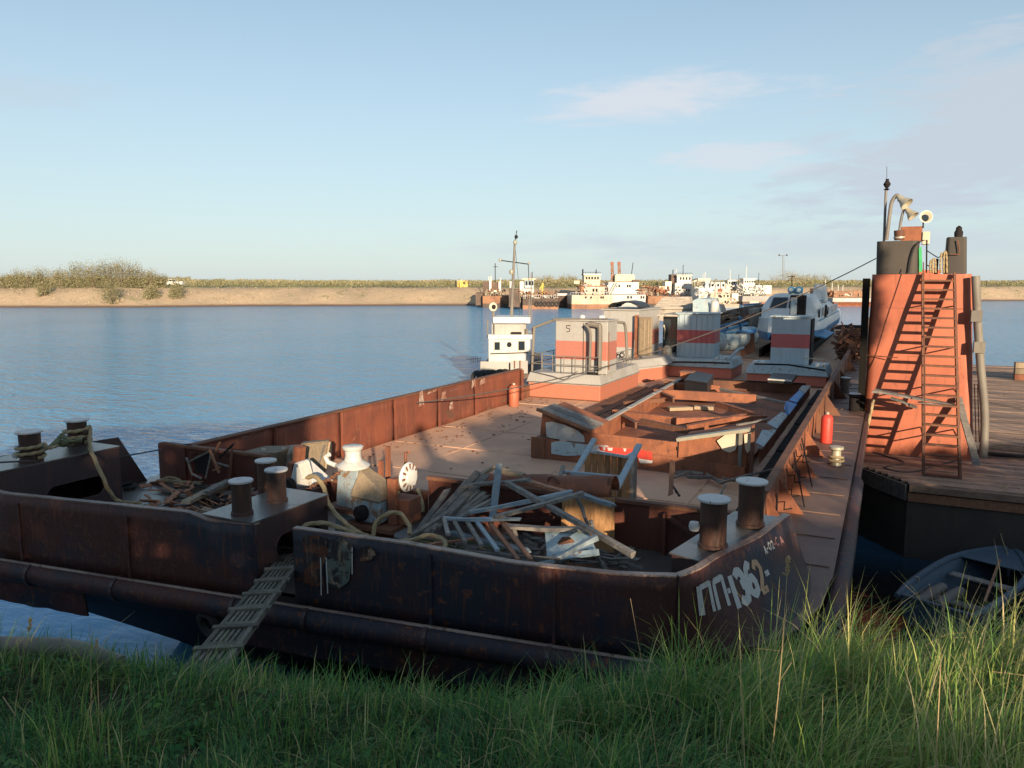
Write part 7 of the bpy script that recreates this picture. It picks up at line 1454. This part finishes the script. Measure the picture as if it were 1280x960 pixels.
g0, g1 = at(250, 845, z=2.72), at(368, 694, z=2.06)
t = thing('gangplank', 'weathered slatted wooden gangplank from the grass up to the bow opening', 'gangplank', tuple(g0))
dd = (g1-g0).normalized(); sd = Vector((dd.y, -dd.x, 0)).normalized(); LG = (g1-g0).length; g0 -= dd*.25
for k in range(7):
    o = (-3+k)*.046; a = g0+sd*o; b = g1+sd*o; mb = MB(); mb.bar(a, b,   .026 if abs(k-3) < 3 else .04, .03 if abs(k-3) < 3 else .06, n=10, sag=-.01); mb.build('slat', 'gangwood', t)
nC = 8
for k in range(nC):
    c = g0.lerp(g1, (k+.35)/nC)+Vector((0, 0, .035)); mb = MB(); mb.bar(c-sd*.195, c+sd*.195, .06, .03); mb.build('crosspiece', 'gangwood', t)
    mb = MB(); mb.bar(c-sd*.15+dd*.1-Vector((0, 0, .012)), c+sd*.15+dd*.1-Vector((0, 0, .012)), .12, .012); mb.build('tread', 'gangwood', t)
tyr = thing('tyre_fender', 'dark muddy tyre hanging under the bow beside the gangplank', 'tyre', tuple(at(262, 778, Y=6.55))); c = at(262, 778, Y=6.5); mb = MB(); mb.torus(c+Vector((0, 0, -.02)), .15, .06, (.1, 1, .2)); mb.build('tyre', 'tyre', tyr, smooth=True)
# long cable from the port wall to the tower, mooring wire at the port corner
a, b = at(520, 503.5, X=-11.45), T(1095, 323, .3); pts = []
for k in range(31): u = k/30; p = a.lerp(b, u); p.z -= .85*4*u*(1-u)*.8; pts.append(p)
mb = MB(); mb.tube(pts, .016, 5); tag(mb.build('long_cable', 'cable'), 'long sagging cable stretched from the port wall to the tower top', 'cable')
mb = MB(); pts = [at(202, 562, Y=9.75), at(150, 572, Y=9.0), at(105, 580, Y=7.9), at(60, 582, Y=6.9), at(0, 578, Y=6.2), at(-160, 600, Y=5)]; mb.tube(smooth_path([at(202, 562, Y=9.75), at(120, 575, Y=8.6), at(0, 578, Y=6.3), at(-200, 600, Y=4.5)], 5), .014, 5); tag(mb.build('mooring_wire', 'cable'), 'dark mooring wire running left from the port corner of the hold', 'wire')
t = thing('old_pipe', 'grey half buried pipe lying on the bank at the lower left corner', 'pipe', tuple(at(40, 815, z=2.6)))
mb = MB(); mb.tube(smooth_path([at(-120, 806, z=2.95), at(30, 808, z=2.97), at(90, 812, z=2.98), at(150, 832, z=2.9)], 5), .07, 14); mb.build('pipe', 'greypipe', t, smooth=True)
# single tall stalks with seed heads, each one picked out in the photograph
def stalk(x0, y0, x1, y1, dpt, label, head=.09, w=.004, m='straw', kink=0):
    p = at(x0, y0, d=dpt); q = at(x1, y1, d=dpt); p.z = min(p.z, ground_z(p.x, p.y)+.05); t = thing('grass_stalk', label, 'grass stalk', tuple(p), 'tall dry grass stalks')
    mid_ = (p+q)/2+RH*kink; mb = MB(); sp = smooth_path([p, mid_, q], 5); mb.tube(sp, [w*(1-.6*i/len(sp)) for i in range(len(sp))], 5); mb.build('stem', m, t)
    d = (q-mid_).normalized(); rr = random.Random(int(x1)); mb = MB()
    for k in range(34 if head else 0):
        c = q+d*(head*(k/34-.15)); v = (d*1.2+Vector((rr.gauss(0, .5), rr.gauss(0, .5), rr.gauss(0, .3)))).normalized(); mb.bar(c, c+v*head*.28, .005, .004)
    if head: kind(mb.build('seed_head', m, t), 'stuff')
    for k in range(2 if head > .05 else 0):
        c = p.lerp(q, .3+.2*k); v = (RH*(1 if k % 2 else -1)*.5+Vector((0, 0, .9))).normalized(); mb = MB(); mb.bar(c, c+v*.13, .006, .001, n=2); mb.build('leaf', m, t)
M['straw'] = flat('dry_straw', (.42, .31, .16), .8)
M['greenstem'] = flat('green_stem', (.12, .18, .05), .7)
for a in [(968, 800, 984, 718, 3.6, 'tall straw stalk with a plump seed head before the painted number', .085, .0035, 'straw', .01), (1181, 830, 1179, 764, 3.4, 'short straw stalk standing before the small boat', .04, .0035, 'straw', 0), (837, 850, 788, 748, 3.4, 'bare straw stalk slanting left before the dark bow plate', .0, .0025, 'straw', .01),
          (1225, 860, 1204, 740, 3.5, 'long green blade crossing the small boat', 0, .004, 'greenstem', .015), (5, 850, 36, 788, 4.2, 'thin stalk with a feathery head at the left edge over the water', .07, .002, 'straw', -.01), (104, 850, 112, 778, 4.2, 'bare pale stalk left of the dark gap under the bow', 0, .0025, 'straw', .01), (116, 826, 121, 808, 4.2, 'stalk with a small fluffy head beside the bare pale stalk', .04, .002, 'straw', 0),
          (942, 860, 925, 800, 3.2, 'straw stalk leaning left under the painted number', 0, .003, 'straw', 0), (1090, 840, 1090, 742, 3.4, 'upright yellow green blade in front of the orange reflection', 0, .004, 'greenstem', 0), (1144, 850, 1149, 770, 3.3, 'thin blade standing left of the small boat transom', 0, .003, 'greenstem', .01)]: stalk(*a)
